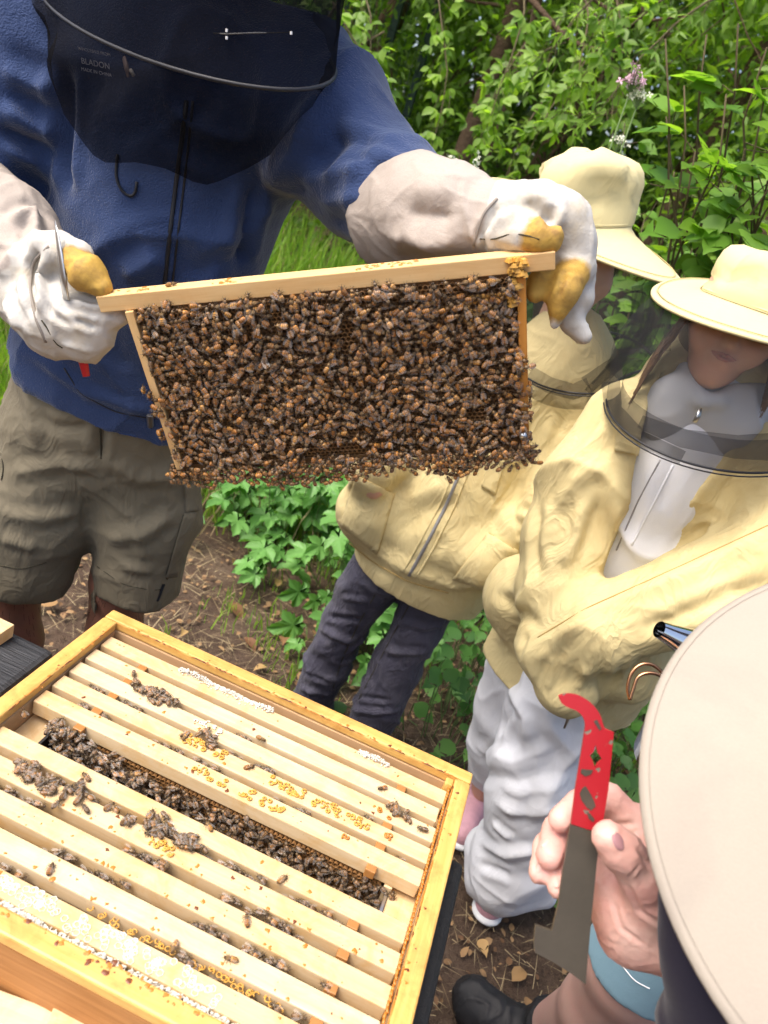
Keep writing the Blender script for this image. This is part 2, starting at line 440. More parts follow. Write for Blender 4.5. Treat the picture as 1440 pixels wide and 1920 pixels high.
# ------------------------------------------------------------------ terrain
def ground_z(x, y):
    x = np.asarray(x, float); y = np.asarray(y, float)
    r = y-3.0-0.25*np.clip(x, -4, 4); s = np.where(r > 0, r*r/(r+1.2), 0)
    return np.minimum(s*0.27, 2.0)
def gz(x, y): return float(ground_z(x, y))
def make_ground():
    g1 = np.concatenate([-np.geomspace(60, 4, 14)[:-1], np.linspace(-4, 4, 161), np.geomspace(4, 60, 14)[1:]])
    X, Y = np.meshgrid(g1, g1+2, indexing='ij'); n = len(g1)
    p = np.stack([X.ravel(), Y.ravel(), np.zeros(n*n)], 1)
    Z = ground_z(p[:, 0], p[:, 1])+0.010*fbm(p*5, 3, 3)+0.005*fbm(p*22, 2, 5)
    p[:, 2] = Z-0.012
    i = np.arange(n*n).reshape(n, n)
    F = np.stack([i[:-1, :-1].ravel(), i[1:, :-1].ravel(), i[1:, 1:].ravel(), i[:-1, 1:].ravel()], 1)
    m = NT('soil'); co = m.coords()
    f = m.noise(co, 5, 6, 0.65); f2 = m.noise(co, 60, 5, 0.7)
    c = m.ramp(f, [(0.3, (0.055, 0.036, 0.025)), (0.55, (0.115, 0.078, 0.055)), (0.75, (0.17, 0.125, 0.09))])
    c = m.mix(m.ramp(f2, [(0.45, (0, 0, 0)), (0.7, (1, 1, 1))]), c, (0.07, 0.045, 0.032))
    m.bsdf(c, 0.95, 0.15, m.bump(f2, 0.9, 0.012, m.bump(m.noise(co, 240, 3), 0.6, 0.004)))
    o = link('ground', mesh_np('ground', p, F), m.m); tag(o, kind='structure')
make_ground()

# ------------------------------------------------------------------ leaves
def leaf_template(kind):
    if kind == 'ovate':      # length 1 along +Y, folded on the midrib
        V = [(0, 0, 0), (0.24, 0.22, 0.05), (0.30, 0.45, 0.06), (0.19, 0.74, 0.03), (0, 1, -0.10), (-0.19, 0.74, 0.03), (-0.30, 0.45, 0.06), (-0.24, 0.22, 0.05), (0, 0.3, 0), (0, 0.7, -0.02)]
        F = [(0, 1, 8), (1, 2, 8), (2, 9, 8), (2, 3, 9), (3, 4, 9), (4, 5, 9), (5, 6, 9), (6, 8, 9), (6, 7, 8), (7, 0, 8)]
    elif kind == 'lance':
        V = [(0, 0, 0), (0.11, 0.3, 0.03), (0.09, 0.65, 0.01), (0, 1, -0.12), (-0.09, 0.65, 0.01), (-0.11, 0.3, 0.03), (0, 0.5, -0.01)]
        F = [(0, 1, 6), (1, 2, 6), (2, 3, 6), (3, 4, 6), (4, 5, 6), (5, 0, 6)]
    elif kind == 'dart':
        V = [(0, 0, 0), (0.2, 0.42, 0.04), (0, 1, -0.08), (-0.2, 0.42, 0.04)]
        F = [(0, 1, 2), (0, 2, 3)]
    elif kind == 'bramble':  # broad serrated leaf
        V = [(0, 0.02, 0)]; F = []
        out = []
        for i in range(15):
            t = i/14; a = t*2-1
            w = 0.40*math.sin(math.pi*min(1, max(0, (1-abs(a))*1.0)))**0.75
            out.append((a, w))
        pts = []
        for s in (1, -1):
            rng = range(1, 9) if s == 1 else range(8, 0, -1)
            for k in rng:
                t = k/9.0; w = 0.34*math.sin(math.pi*t**0.70)**1.0*(1.0+(0.05 if k % 2 else -0.04))
                pts.append((s*w, t+(0.02 if k % 2 else 0), 0.05*abs(w)/0.4-0.10*t*t))
            if s == 1: pts.append((0, 1.02, -0.13))
        V += pts; V += [(0, 0.35, -0.02), (0, 0.7, -0.06)]; n = len(pts)
        for k in range(n):
            a, b = 1+k, 1+(k+1) if k+1 < n else None
            if b is None: continue
            y = (V[a][1]+V[b][1])/2; c = n+1 if y < 0.52 else n+2
            F.append((b, a, c) if False else (a, b, c))
        F += [(0, 1, n+1), (n, 0, n+1), (1+3, n+2, n+1), (n-3, n+1, n+2)]
    elif kind == 'hop':      # palmate, three to five toothed lobes
        dirs = [(-128, 0.52), (-62, 0.80), (0, 1.0), (62, 0.80), (128, 0.52)]
        V = [(0, 0, 0)]; ring = []
        for i, (a, L) in enumerate(dirs):
            for da, f, z in ((-25, 0.66, 0.03), (-18, 0.76, 0.04), (-17, 0.82, 0.02), (-8, 0.88, 0.0), (0, 1.0, -0.10), (8, 0.88, 0.0), (17, 0.82, 0.02), (18, 0.76, 0.04), (25, 0.66, 0.03)):
                t = math.radians(a+da); ring.append((math.sin(t)*L*f*0.62, 0.30+math.cos(t)*L*f*0.70, z))
            if i < 4:
                t = math.radians((a+dirs[i+1][0])/2); L2 = 0.50; ring.append((math.sin(t)*L2*0.7, 0.30+math.cos(t)*L2*0.7, -0.03))
        V += ring; V.append((0, 0.30, -0.05)); c = len(V)-1; n = len(ring)
        F = [(c, 1+k+1, 1+k) for k in range(n-1)]+[(0, c, n), (c, 0, 1)]
        F = [f[::-1] for f in F]
    V = np.array(V, float)
    return V, F
def leaf_mesh(name, kind, mat):
    V, F = leaf_template(kind); return_me = mesh_np(name, V, F); return_me.materials.append(mat); return return_me
def orient(d, n):
    """Columns: right, along, up for leaf with direction d and rough normal n (vectorised)."""
    d = d/np.linalg.norm(d, axis=1)[:, None]; n = n-(n*d).sum(1)[:, None]*d; n /= np.maximum(np.linalg.norm(n, axis=1), 1e-9)[:, None]
    return np.cross(d, n), d, n
def leaf_cloud(pos, d, n, size, kind, tint):
    T, F = leaf_template(kind); N = len(pos); k = len(T)
    r, d, n = orient(d, n); s = np.asarray(size)[:, None, None]
    V = pos[:, None, :]+s*(T[None, :, 0:1]*r[:, None, :]+T[None, :, 1:2]*d[:, None, :]+T[None, :, 2:3]*n[:, None, :])
    F = np.array(F); FF = (F[None]+(np.arange(N)*k)[:, None, None]).reshape(-1, F.shape[1])
    return V.reshape(-1, 3), FF, np.repeat(tint, k)
def rdir(n, spread, base):
    v = RNG.normal(size=(n, 3)); v /= np.linalg.norm(v, axis=1)[:, None]; return unit(base)*(1-spread)+v*spread
def foliage(name, parts, mat, parent=None):
    Vs, Fs, Ts, b = [], [], [], 0
    for V, F, t in parts: Vs.append(V); Fs.append(F+b); Ts.append(t); b += len(V)
    V = np.concatenate(Vs); 
    return world_mesh(name, V, np.concatenate(Fs), mat, parent, smooth=False, col=np.concatenate(Ts))

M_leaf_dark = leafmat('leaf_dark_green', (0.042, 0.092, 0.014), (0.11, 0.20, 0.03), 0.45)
M_leaf_mid = leafmat('leaf_mid_green', (0.080, 0.165, 0.017), (0.19, 0.33, 0.038), 0.5)
M_leaf_lite = leafmat('leaf_light_green', (0.12, 0.235, 0.025), (0.28, 0.43, 0.06), 0.52)
M_leaf_bush = leafmat('bush_leaf_green', (0.09, 0.205, 0.024), (0.22, 0.39, 0.055), 0.45, attr=False, rough=0.38)
M_leaf_hop = leafmat('hop_leaf_green', (0.085, 0.22, 0.045), (0.15, 0.33, 0.08), 0.3, attr=False, rough=0.45)
M_leaf_elder = leafmat('ground_elder_green', (0.045, 0.13, 0.025), (0.11, 0.25, 0.045), 0.3, attr=False)
M_grass = leafmat('grass_blade_green', (0.09, 0.20, 0.020), (0.26, 0.40, 0.06), 0.4)
M_straw = leafmat('dry_straw', (0.20, 0.14, 0.075), (0.42, 0.33, 0.19), 0.15, rough=0.7, tmul=0.6)
M_dead = leafmat('dead_leaf_brown', (0.16, 0.075, 0.035), (0.42, 0.27, 0.11), 0.15, attr=False, rough=0.7, tmul=0.6)
M_bark = plain('tree_bark', (0.11, 0.072, 0.048), 0.9, 0.1, 0.35, 14, 0.9, bdist=0.02)
M_stem = plain('green_stem', (0.10, 0.16, 0.05), 0.6, 0.3, 0.2, 30, 0.1)
M_cane = plain('brown_cane', (0.09, 0.07, 0.035), 0.7, 0.2, 0.2, 30, 0.2)

def limb(mb, p0, d, L, r, depth, bend=0.25, tips=None, up=0.0):
    n = 7; pts = [np.array(p0, float)]; rs = [r]; d = unit(d)
    for i in range(n):
        d = unit(d+RNG.normal(size=3)*bend/n*2+A(0, 0, up/n)); pts.append(pts[-1]+d*L/n); rs.append(r*(1-0.72*(i+1)/n))
    mb.tube(pts, rs, 7 if depth > 0 else 5)
    if tips is not None: tips.append(pts)
    if depth > 0:
        for k in range(4):
            j = random.randint(2, n); nd = unit(unit(d)+RNG.normal(size=3)*0.75); limb(mb, pts[j], nd, L*random.uniform(0.45, 0.7), rs[j]*0.7, depth-1, bend*1.2, tips, up)
def tree(base, lean, height, r, crown_c, crown_r, nleaf, size, mat, label, kind='ovate', droop=0.5, hole=0.28, fill=0.75, group='woodland trees behind the beekeepers', seed=1):
    t = empty('woodland_tree', base, label=label, cat='tree', group=group)
    mb = MB(); tips = []; L = unit(lean)
    pts = [np.array(base, float)+A(0, 0, -0.1)]; rs = [r*1.25]; d = L.copy()
    for i in range(8):
        d = unit(d+RNG.normal(size=3)*0.05); pts.append(pts[-1]+d*height/8); rs.append(r*(1-0.55*(i+1)/8))
    mb.tube(pts, rs, 12)
    for k in range(9):
        j = random.randint(3, 8); limb(mb, pts[j], unit(np.array(crown_c)+RNG.normal(size=3)*np.array(crown_r)*0.6-pts[j]), height*0.55, rs[j]*0.55, 1, 0.35, tips)
    mb.build('trunk', M_bark, t, smooth=True, world=True)
    c = np.array(crown_c, float); R = np.array(crown_r, float); keep = []; got = 0
    while got < nleaf:
        q = RNG.normal(size=(nleaf*2, 3)); q /= np.linalg.norm(q, axis=1)[:, None]; q *= RNG.uniform(0.15, 1, (len(q), 1))**(1/2.2)
        w = c+q*R; f = fbm(w*1.6, 3, seed)
        w = w[(f > -hole) & (w[:, 2] > ground_z(w[:, 0], w[:, 1])+0.15)]; keep.append(w); got += len(w)
    w = np.concatenate(keep)[:nleaf]
    dr = rdir(nleaf, 0.6, (0, -0.35, -droop)); nn = rdir(nleaf, 0.55, (0, -0.35, 0.9))
    V, F, T = leaf_cloud(w, dr, nn, RNG.uniform(0.65, 1.25, nleaf)*size, kind, np.clip(0.5+0.5*fbm(w*2.2, 2, seed+3)+RNG.normal(size=nleaf)*0.2, 0, 1))
    foliage('crown', [(V, F, T)], mat, t)
    return t

# leaning tree whose trunk shows between the keeper's arm and the hats
tb = P(838, 330, 6.2); tb[2] = gz(tb[0], tb[1]); tt = P(952, 95, 6.0)
tree(tb, tt-tb, 4.2, 0.085, A(0.1, 6.2, 3.6), A(2.4, 1.5, 1.5), 9000, 0.10, M_leaf_mid, 'leaning brown-trunked tree behind the outstretched blue sleeve', kind='dart', seed=3)
def at(px, Y):
    p = P(px, 300, Y); return A(p[0], Y, gz(p[0], Y))
tree(at(640, 7.5), (0.05, 0, 1), 5, 0.11, A(-1.9, 7.2, 2.9), A(2.0, 1.4, 2.2), 11000, 0.10, M_leaf_mid, 'dense green tree rising behind the dark fence posts', kind='dart', seed=5)
tree(at(1000, 8.5), (0.1, 0, 1), 6, 0.12, A(0.4, 8.4, 2.6), A(2.6, 1.2, 2.6), 11000, 0.11, M_leaf_dark, 'dark shaded tree deep in the wood past the leaning trunk', kind='dart', seed=7)
tree(at(1250, 6.5), (0.2, 0, 1), 5, 0.10, A(2.4, 6.3, 2.8), A(1.9, 1.3, 2.3), 11000, 0.10, M_leaf_lite, 'bright green tree above the pink flower heads', kind='dart', seed=9)
tree(at(1420, 4.6), (0.2, 0, 1), 4, 0.08, A(2.2, 4.4, 2.3), A(1.2, 1.0, 1.6), 7000, 0.085, M_leaf_mid, 'leafy young tree behind the bramble bush', kind='dart', seed=11)
tree(at(100, 7.0), (-0.1, 0, 1), 5, 0.1, A(-4.2, 6.6, 2.6), A(1.9, 1.4, 2.4), 7000, 0.11, M_leaf_lite, 'tall green tree behind the beekeeper in the blue fleece', kind='dart', seed=13)

# the wood closing the view
def wood_mass():
    n = 60000
    x = RNG.uniform(-13, 13, n); y = 9.6+RNG.uniform(0, 2.4, n)+0.02*x*x; z = RNG.uniform(0.2, 8.5, n)
    p = np.stack([x, y, z], 1)
    V, F, T = leaf_cloud(p, rdir(n, 0.7, (0, -0.3, -0.6)), rdir(n, 0.6, (0, -0.7, 0.7)), RNG.uniform(0.22, 0.42, n), 'dart', np.clip(0.45+0.6*fbm(p*0.7, 3, 2), 0, 1))
    o = foliage('distant_woodland', [(V, F, T)], M_leaf_dark); tag(o, 'dark green mass of distant woodland closing off the view', 'woodland', kind='stuff')
wood_mass()

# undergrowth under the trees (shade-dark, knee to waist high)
def undergrowth():
    n = 15000
    x = RNG.uniform(-4.5, 4.5, n); y = RNG.uniform(5.6, 8.8, n)+np.where(RNG.uniform(size=n) < .3, -1.0, 0)*(x > -.2); z = ground_z(x, y)+np.abs(RNG.normal(size=n))*0.30
    p = np.stack([x, y, z], 1); k = fbm(p*1.3, 2, 8) > -0.25; p = p[k]; n = len(p)
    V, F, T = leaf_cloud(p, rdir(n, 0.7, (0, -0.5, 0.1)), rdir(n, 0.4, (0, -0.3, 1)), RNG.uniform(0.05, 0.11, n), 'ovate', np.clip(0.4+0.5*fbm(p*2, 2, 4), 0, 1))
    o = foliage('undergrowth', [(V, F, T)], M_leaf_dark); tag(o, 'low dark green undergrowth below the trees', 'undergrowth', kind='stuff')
undergrowth()

# hanging sprays of light leaves in front of the wood
def spray(p0, d, L, label, nl=26, size=0.066, mat=None):
    t = empty('hanging_branch', p0, label=label, cat='branch', group='leafy branches hanging down in front of the wood')
    pts = [np.array(p0, float)]; dd = unit(d)
    for i in range(9):
        dd = unit(dd+A(0, 0, -0.16)+RNG.normal(size=3)*0.10); pts.append(pts[-1]+dd*L/9)
    mb = MB().tube(pts, np.linspace(0.006, 0.0015, 10), 5)
    pos = []; dr = []
    for i in range(2, 10):
        for k in range(max(1, nl//8)):
            q = pts[i]+RNG.normal(size=3)*0.02; v = unit((pts[i]-pts[i-1]))+RNG.normal(size=3)*0.8; v[2] -= 0.45; e = q+unit(v)*random.uniform(0.04, 0.12)
            mb.tube([q, e], 0.0012, 3, cap=False)
            for s in (-1, 0, 1):
                pos.append(e); dr.append(unit(v)+RNG.normal(size=3)*0.15+0.8*s*unit(np.cross(v, (0, -1, 0.3))))
    mb.build('twig', M_cane, t, smooth=True, world=True)
    pos = np.array(pos); n = len(pos)
    V, F, T = leaf_cloud(pos, np.array(dr), rdir(n, 0.4, (0, -0.6, 0.8)), RNG.uniform(0.6, 1.2, n)*size, 'lance' if random.random() < .4 else 'ovate', np.clip(RNG.normal(0.5, 0.3, n), 0, 1))
    foliage('foliage', [(V, F, T)], mat or M_leaf_lite, t)
sp = [(660, -60, 4.4), (700, -40, 4.0), (760, -80, 4.2), (720, 60, 4.3), (640, 60, 4.6), (800, -60, 4.6), (980, -20, 4.2), (1040, -40, 4.6), (1000, 60, 4.8), (1100, -30, 4.4), (1160, -20, 4.2), (1060, 80, 5.0), (690, 130, 5.0), (1120, 90, 4.8), (1230, -40, 4.0), (1300, -30, 4.2), (1380, -20, 4.0), (1030, 180, 5.2), (620, 0, 4.1)]
names = ['above the blue sleeve', 'beside the leaning trunk', 'over the taller sun hat', 'above the pink flowers']
sp.sort()
ordn = ['first', 'second', 'third', 'fourth', 'fifth', 'sixth', 'seventh', 'eighth', 'ninth', 'tenth', 'eleventh', 'twelfth']
for i, (px, py, Y) in enumerate(sp):
    z = 0 if px < 780 else 1 if px < 960 else 2 if px < 1150 else 3
    rank = ordn[i-[j for j, s_ in enumerate(sp) if (0 if s_[0] < 780 else 1 if s_[0] < 960 else 2 if s_[0] < 1150 else 3) == z][0]]
    spray(P(px, py, Y), (random.uniform(-.6, .6), -0.5, -0.25), random.uniform(0.7, 1.15), 'leafy branch hanging %s, %s of them counting from the keeper' % (names[z], rank), nl=34, mat=M_leaf_lite if i % 3 else M_leaf_mid)

# thick bare limbs crossing the top of the view
for (a, b, r, lb) in ((P(905, -30, 5.2), P(1180, 110, 4.8), 0.022, 'dark bare limb slanting across the top above the tall hat'), (P(1000, -20, 5.5), P(1290, 40, 5.0), 0.016, 'thin dark limb nearest the top edge over the bramble')):
    pts = [a+(b-a)*t+A(0, 0, 0.05*math.sin(t*7)) for t in np.linspace(0, 1, 10)]
    o = MB().tube(pts, np.linspace(r, r*0.4, 10), 8).build('tree_limb', M_bark, smooth=True); tag(o, lb, 'branch')

# dark green wire fence far behind
def fence():
    t = empty('wire_fence', at(640, 6.8), label='dark green wire mesh fence standing among the trees', cat='fence')
    m = plain('fence_green', (0.012, 0.035, 0.026), 0.5, 0.4); y = 6.8
    xs = [-4.2, -3.0, P(618, 130, 6.8)[0], P(690, 230, 6.8)[0], P(752, 250, 6.8)[0]]
    for x in xs: MB().box((x-.03, y-.03, gz(x, y)-.2), (x+.03, y+.03, gz(x, y)+1.75), 0, 0.004).build('post', m, t, world=True)
    mb = MB(); x = xs[0]
    while x < xs[-1]: mb.box((x-.0025, y-.035, gz(x, y)+.05), (x+.0025, y-.031, gz(x, y)+1.7)); x += 0.05
    z = 0.2
    while z < 1.75: mb.tube([(xs[0], y-.04, gz(xs[0], y)+z), (xs[-1], y-.04, gz(xs[-1], y)+z)], 0.003, 4); z += 0.2
    o = mb.build('mesh_wire', m, t, world=True); o['kind'] = 'stuff'
fence()
o = MB().tube([P(655, 205, 3.2), P(652, 190, 3.2), P(659, 180, 3.2)], [0.009, 0.009, 0.007], 8).build('marker_stick', plain('white_plastic', (0.7, 0.72, 0.68), 0.4), smooth=True)
pst = P(655, 205, 3.2); o2 = MB().tube([pst, A(P(300, 500, 3.3)[0], 3.3, gz(P(300, 500, 3.3)[0], 3.3))], [0.009, 0.012], 8).build('lower_stick', plain('grey_stick', (0.3, 0.28, 0.24), 0.6), o, smooth=True)
tag(o, 'thin white-tipped stick rising beside the blue sleeve', 'stick')

# ------------------------------------------------------------------ bushes with leaves one can pick apart
def leafy_objs(parent, me, pos, dr, nn, size, name='leaf'):
    off = root_off(parent); r, d, n = orient(np.array(dr), np.array(nn))
    for i in range(len(pos)):
        o = bpy.data.objects.new(name, me); COL.objects.link(o); o.parent = parent; s = size[i]
        R = Matrix(((r[i][0], d[i][0], n[i][0]), (r[i][1], d[i][1], n[i][1]), (r[i][2], d[i][2], n[i][2])))
        q = R.to_quaternion(); o.location = np.array(pos[i])-off; o.rotation_mode = 'QUATERNION'; o.rotation_quaternion = q; o.scale = (s, s, s*random.uniform(0.6, 1.6))
ME_bram = leaf_mesh('bramble_leaf', 'bramble', M_leaf_bush); ME_hop = leaf_mesh('hop_leaf', 'hop', M_leaf_hop)
ME_eld = leaf_mesh('elder_leaf', 'bramble', M_leaf_elder); ME_lance = leaf_mesh('lance_leaf', 'lance', M_leaf_bush)

def bush(base, canes, label, size=(0.07, 0.12), nfill=1500, me=None, seed=0):
    """canes: list of (start, end, sag, leaves)."""
    t = empty('bramble_bush', base, label=label, cat='bush', group='bramble bushes behind the children')
    mb = MB(); pos, dr, nn, sz = [], [], [], []; fpos = []
    for a, b, sag, nl in canes:
        a = np.array(a, float); b = np.array(b, float); L = np.linalg.norm(b-a)
        pts = [a+(b-a)*u+A(0, 0, sag*4*u*(1-u))+RNG.normal(size=3)*0.012 for u in np.linspace(0, 1, 12)]
        mb.tube(pts, np.linspace(0.007, 0.002, 12), 5)
        for k in range(nl):
            u = random.uniform(0.15, 1.0); j = min(10, int(u*11)); q = pts[j]+(pts[j+1]-pts[j])*(u*11-j)
            side = unit(RNG.normal(size=3)+A(0, -0.5, 0.2)); st = q+side*random.uniform(0.03, 0.10)
            mb.tube([q, st], 0.0014, 3, cap=False)
            for s in ((-1, 0, 1) if random.random() < 0.7 else (0,)):
                v = unit(side*A(1, 1, 0.4)+A(0, 0, -0.25)); c = unit(np.cross(v, (0, 0, 1)))
                pos.append(st); dr.append(unit(v+c*s*1.1)+RNG.normal(size=3)*0.1); nn.append(unit(A(0, -0.35, 1)+RNG.normal(size=3)*0.3)); sz.append(random.uniform(*size)*(1 if s == 0 else 0.8))
    mb.build('cane', M_cane, t, smooth=True, world=True)['kind'] = 'stuff'
    o = np.argsort([-(s/np.linalg.norm(p-CAM_C)) for s, p in zip(sz, pos)]); vis = []; rest = []
    pr = project(np.array(pos))
    for i in o: (vis if len(vis) < 170 and -40 < pr[i, 0] < 1480 and -40 < pr[i, 1] < 1300 else rest).append(i)
    g = lambda L, ids: [L[i] for i in ids]
    leafy_objs(t, me or ME_bram, g(pos, vis), g(dr, vis), g(nn, vis), g(sz, vis))
    if rest:
        V, F, T = leaf_cloud(np.array(g(pos, rest)), np.array(g(dr, rest)), np.array(g(nn, rest)), np.array(g(sz, rest)), 'ovate', RNG.uniform(0, 1, len(rest)))
        foliage('foliage', [(V, F, T)], M_leaf_mid, t)['kind'] = 'stuff'
    return t
def P3(px, py, Y): return P(px, py, Y)
def root(x, y): return A(x, y, gz(x, y))
bush(root(0.95, 2.25), [(root(0.95+random.uniform(-.25, .25), 2.3+random.uniform(-.2, .2)), P(px, py, Y), 0.15, nl) for px, py, Y, nl in
     ((1240, 90, 2.0, 12), (1300, 60, 2.1, 14), (1380, 40, 2.0, 14), (1440, 80, 1.9, 14), (1290, 160, 2.0, 14), (1360, 180, 1.9, 16), (1430, 200, 1.85, 16), (1240, 230, 2.2, 12), (1300, 280, 2.0, 14), (1390, 300, 1.95, 16), (1450, 330, 1.85, 14), (1340, 370, 2.0, 14), (1260, 330, 2.3, 12), (1420, 420, 1.9, 12), (1480, 130, 1.8, 12), (1500, 300, 1.8, 12))],
     'bright green broad-leaved bramble bush with arching canes behind the hats', (0.07, 0.12))
bush(root(0.75, 2.9), [(root(0.75+random.uniform(-.3, .3), 2.9+random.uniform(-.2, .2)), P(px, py, Y), 0.12, nl) for px, py, Y, nl in
     ((1130, 280, 2.9, 9), (1180, 330, 2.8, 12), (1200, 420, 2.7, 14), (1240, 480, 2.6, 14), (1290, 450, 2.5, 14), (1180, 240, 3.0, 9), (1200, 580, 2.5, 14), (1160, 640, 2.5, 14), (1120, 700, 2.4, 12), (1190, 700, 2.4, 12), (1250, 560, 2.5, 12), (1100, 620, 2.5, 10), (1330, 480, 2.5, 12), (960, 340, 3.2, 8), (900, 330, 3.3, 8), (1000, 350, 3.2, 8))],
     'leafy green bush showing through the net veils between the two children', (0.05, 0.09))
bush(root(1.45, 1.9), [(root(1.45+random.uniform(-.2, .2), 1.9+random.uniform(-.2, .2)), P(px, py, Y), 0.12, nl) for px, py, Y, nl in
     ((1430, 480, 2.1, 12), (1400, 940, 2.0, 10), (1440, 1060, 1.9, 12), (1410, 1130, 1.8, 12), (1500, 900, 1.8, 12), (1380, 1000, 2.2, 8), (1460, 1180, 1.7, 10))],
     'dark green leafy bush behind the shoulder of the child in white trousers', (0.05, 0.09), me=ME_eld)

# pale pink flower heads on tall stems
M_petal = plain('pale_pink_petal', (0.62, 0.42, 0.50), 0.6, 0.2, 0.2, 60, 0.1); M_white_fl = plain('white_flower', (0.68, 0.70, 0.55), 0.6, 0.2)
def flower(px, py, Y, label, r=0.03, n=40, mat=None, name='wild_flower', low=None):
    p = P(px, py, Y); b = root(p[0]+0.05, p[1]+0.1); t = empty(name, b, label=label, cat='flower')
    MB().tube([b, (b+p)/2+A(0.02, 0, 0.02), p], [0.004, 0.003, 0.002], 5).build('stem', M_stem, t, smooth=True, world=True)
    mb = MB()
    for i in range(n):
        q = p+RNG.normal(size=3)*A(r, r*0.7, r*0.5 if low is None else low)*0.6; a = unit(RNG.normal(size=3)+A(0, -0.5, 0.8)); u = unit(np.cross(a, (1, 0.2, 0))); v = np.cross(a, u); s = random.uniform(0.004, 0.008)
        for k in range(4):
            w = u*math.cos(k*1.57)+v*math.sin(k*1.57); w2 = u*math.cos(k*1.57+.9)+v*math.sin(k*1.57+.9)
            mb.add([q, q+w*s+a*s*.3, q+(w+w2)*s*.8, q+w2*s+a*s*.3], [(0, 1, 2, 3)])
        mb.tube([p-A(0, 0, 0.03), q], 0.0006, 3, cap=False, m=1)
    mb.build('petals', [mat or M_petal, M_stem], t, world=True)['kind'] = 'stuff'
flower(1190, 148, 2.1, 'pale pink flower head high above the hats beside the bramble', 0.028, 46)
flower(1202, 178, 2.1, 'smaller whitish flower head just under the pink one', 0.022, 26, M_white_fl)
flower(1162, 265, 2.6, 'tiny white flower cluster low beside the pink flower stem', 0.02, 20, M_white_fl)
flower(888, 318, 2.9, 'white flower spike peeping over the canvas glove cuff', 0.010, 26, M_white_fl, low=0.04)
flower(842, 312, 2.9, 'cream flower spike at the end of the blue sleeve', 0.010, 22, M_white_fl, low=0.03)

# hop vines covering the ground between the beekeeper and the taller child
def patch(name, label, base, pts, me, size, stem_r=0.0018, cat='plant', group=None, tilt=0.35):
    t = empty(name, base, label=label, cat=cat, group=group); mb = MB(); pos, dr, nn, sz = [], [], [], []
    for x, y, h, s in pts:
        q = A(x, y, gz(x, y)+h); g = A(base[0]+(x-base[0])*0.7, base[1]+(y-base[1])*0.7, gz(x, y))
        mb.tube([g, (g+q)/2+RNG.normal(size=3)*0.02, q], stem_r, 4, cap=False)
        v = unit(A(x-base[0], y-base[1]-0.25, 0)+RNG.normal(size=3)*A(.25, .25, .0)); v[2] -= 0.25
        pos.append(q); dr.append(v); nn.append(unit(A(0, -0.45, 1)+RNG.normal(size=3)*tilt)); sz.append(s)
    mb.build('stem', M_stem, t, smooth=True, world=True)['kind'] = 'stuff'
    leafy_objs(t, me, pos, dr, nn, sz); return t
hop_lab = ['lobed-leaf hop plant at the foot of the cargo shorts', 'lobed-leaf hop plant under the lowest bees of the held frame', 'lobed-leaf hop plant beside the yellow jacket pocket', 'lobed-leaf hop plant at the back under the held frame', 'straggling hop plant beside the grey jeans']
hb = [(-0.55, 2.70, 64, .26, .26), (-0.28, 2.5, 76, .26, .28), (0.0, 2.4, 66, .22, .26), (-0.25, 3.1, 70, .5, .3), (0.05, 2.05, 40, .16, .22)]
for (x, y, n, sx, sy), lb in zip(hb, hop_lab):
    patch('hop_plant', lb, root(x, y), [(x+random.gauss(0, sx*0.6), y+random.gauss(0, sy*0.55), random.uniform(.06, .36)*(0.55 if y < 2.3 else 1), random.uniform(.07, .145)) for _ in range(n)], ME_hop, None, group='hop plants on the ground')
el = [(0.45, 2.1, 'ground plant behind the knees of the grey jeans'), (0.60, 1.9, 'ground plant between the grey jeans and the white trousers'), (0.38, 1.75, 'ground plant close to the hem of the grey jeans'), (0.62, 2.4, 'ground plant further back between the two children'), (0.95, 1.75, 'ground plant beside the star-cut hive tool'), (1.1, 2.0, 'ground plant under the looped copper wire'), (0.85, 1.5, 'ground plant just above the fingers holding the hive tool'), (1.05, 1.6, 'ground plant next to the blurred hat brim'), (0.3, 2.5, 'ground plant behind the zipped yellow jacket'), (0.75, 2.05, 'ground plant beyond the sleeve hiding the hands'), (1.25, 1.8, 'ground plant half hidden by the blurred hat brim')]
for x, y, lb in el:
    patch('ground_elder', 'toothed green '+lb, root(x, y), [(x+random.gauss(0, .13), y+random.gauss(0, .13), random.uniform(.04, .26), random.uniform(.04, .085)) for _ in range(42)], ME_eld, None, group='ground elder plants')

# weeds with narrow whorled leaves behind the keeper
def weed(px, Y, h, label):
    p = P(px, 420, Y); b = root(p[0], Y); t = empty('tall_weed', b, label=label, cat='weed', group='tall weeds behind the beekeeper'); top = b+A(random.uniform(-.05, .05), -.05, h)
    MB().tube([b, (b+top)/2+A(.01, 0, 0), top], [.004, .003, .002], 5).build('stem', M_stem, t, smooth=True, world=True)
    pos, dr, nn, sz = [], [], [], []
    for i in range(34):
        u = (i+3)/36; a = i*2.4; v = A(math.cos(a), math.sin(a), 0.35)
        pos.append(b+(top-b)*u); dr.append(v); nn.append(A(-v[0]*.3, -v[1]*.3-.2, 1)); sz.append(random.uniform(.09, .14)*(1.1-u*.5))
    leafy_objs(t, ME_lance, pos, dr, nn, sz)
for px, Y, h, lb in ((520, 3.6, .62, 'narrow-leaved weed nearest the blue jacket under the arm'), (560, 3.9, .5, 'narrow-leaved weed framed by the blue sleeve'), (620, 4.1, .5, 'narrow-leaved weed in the grass above the middle of the frame'), (660, 3.8, .42, 'narrow-leaved weed beside the canvas glove cuff'), (500, 4.3, .5, 'narrow-leaved weed behind the hip of the blue jacket')):
    weed(px, Y, h, lb)

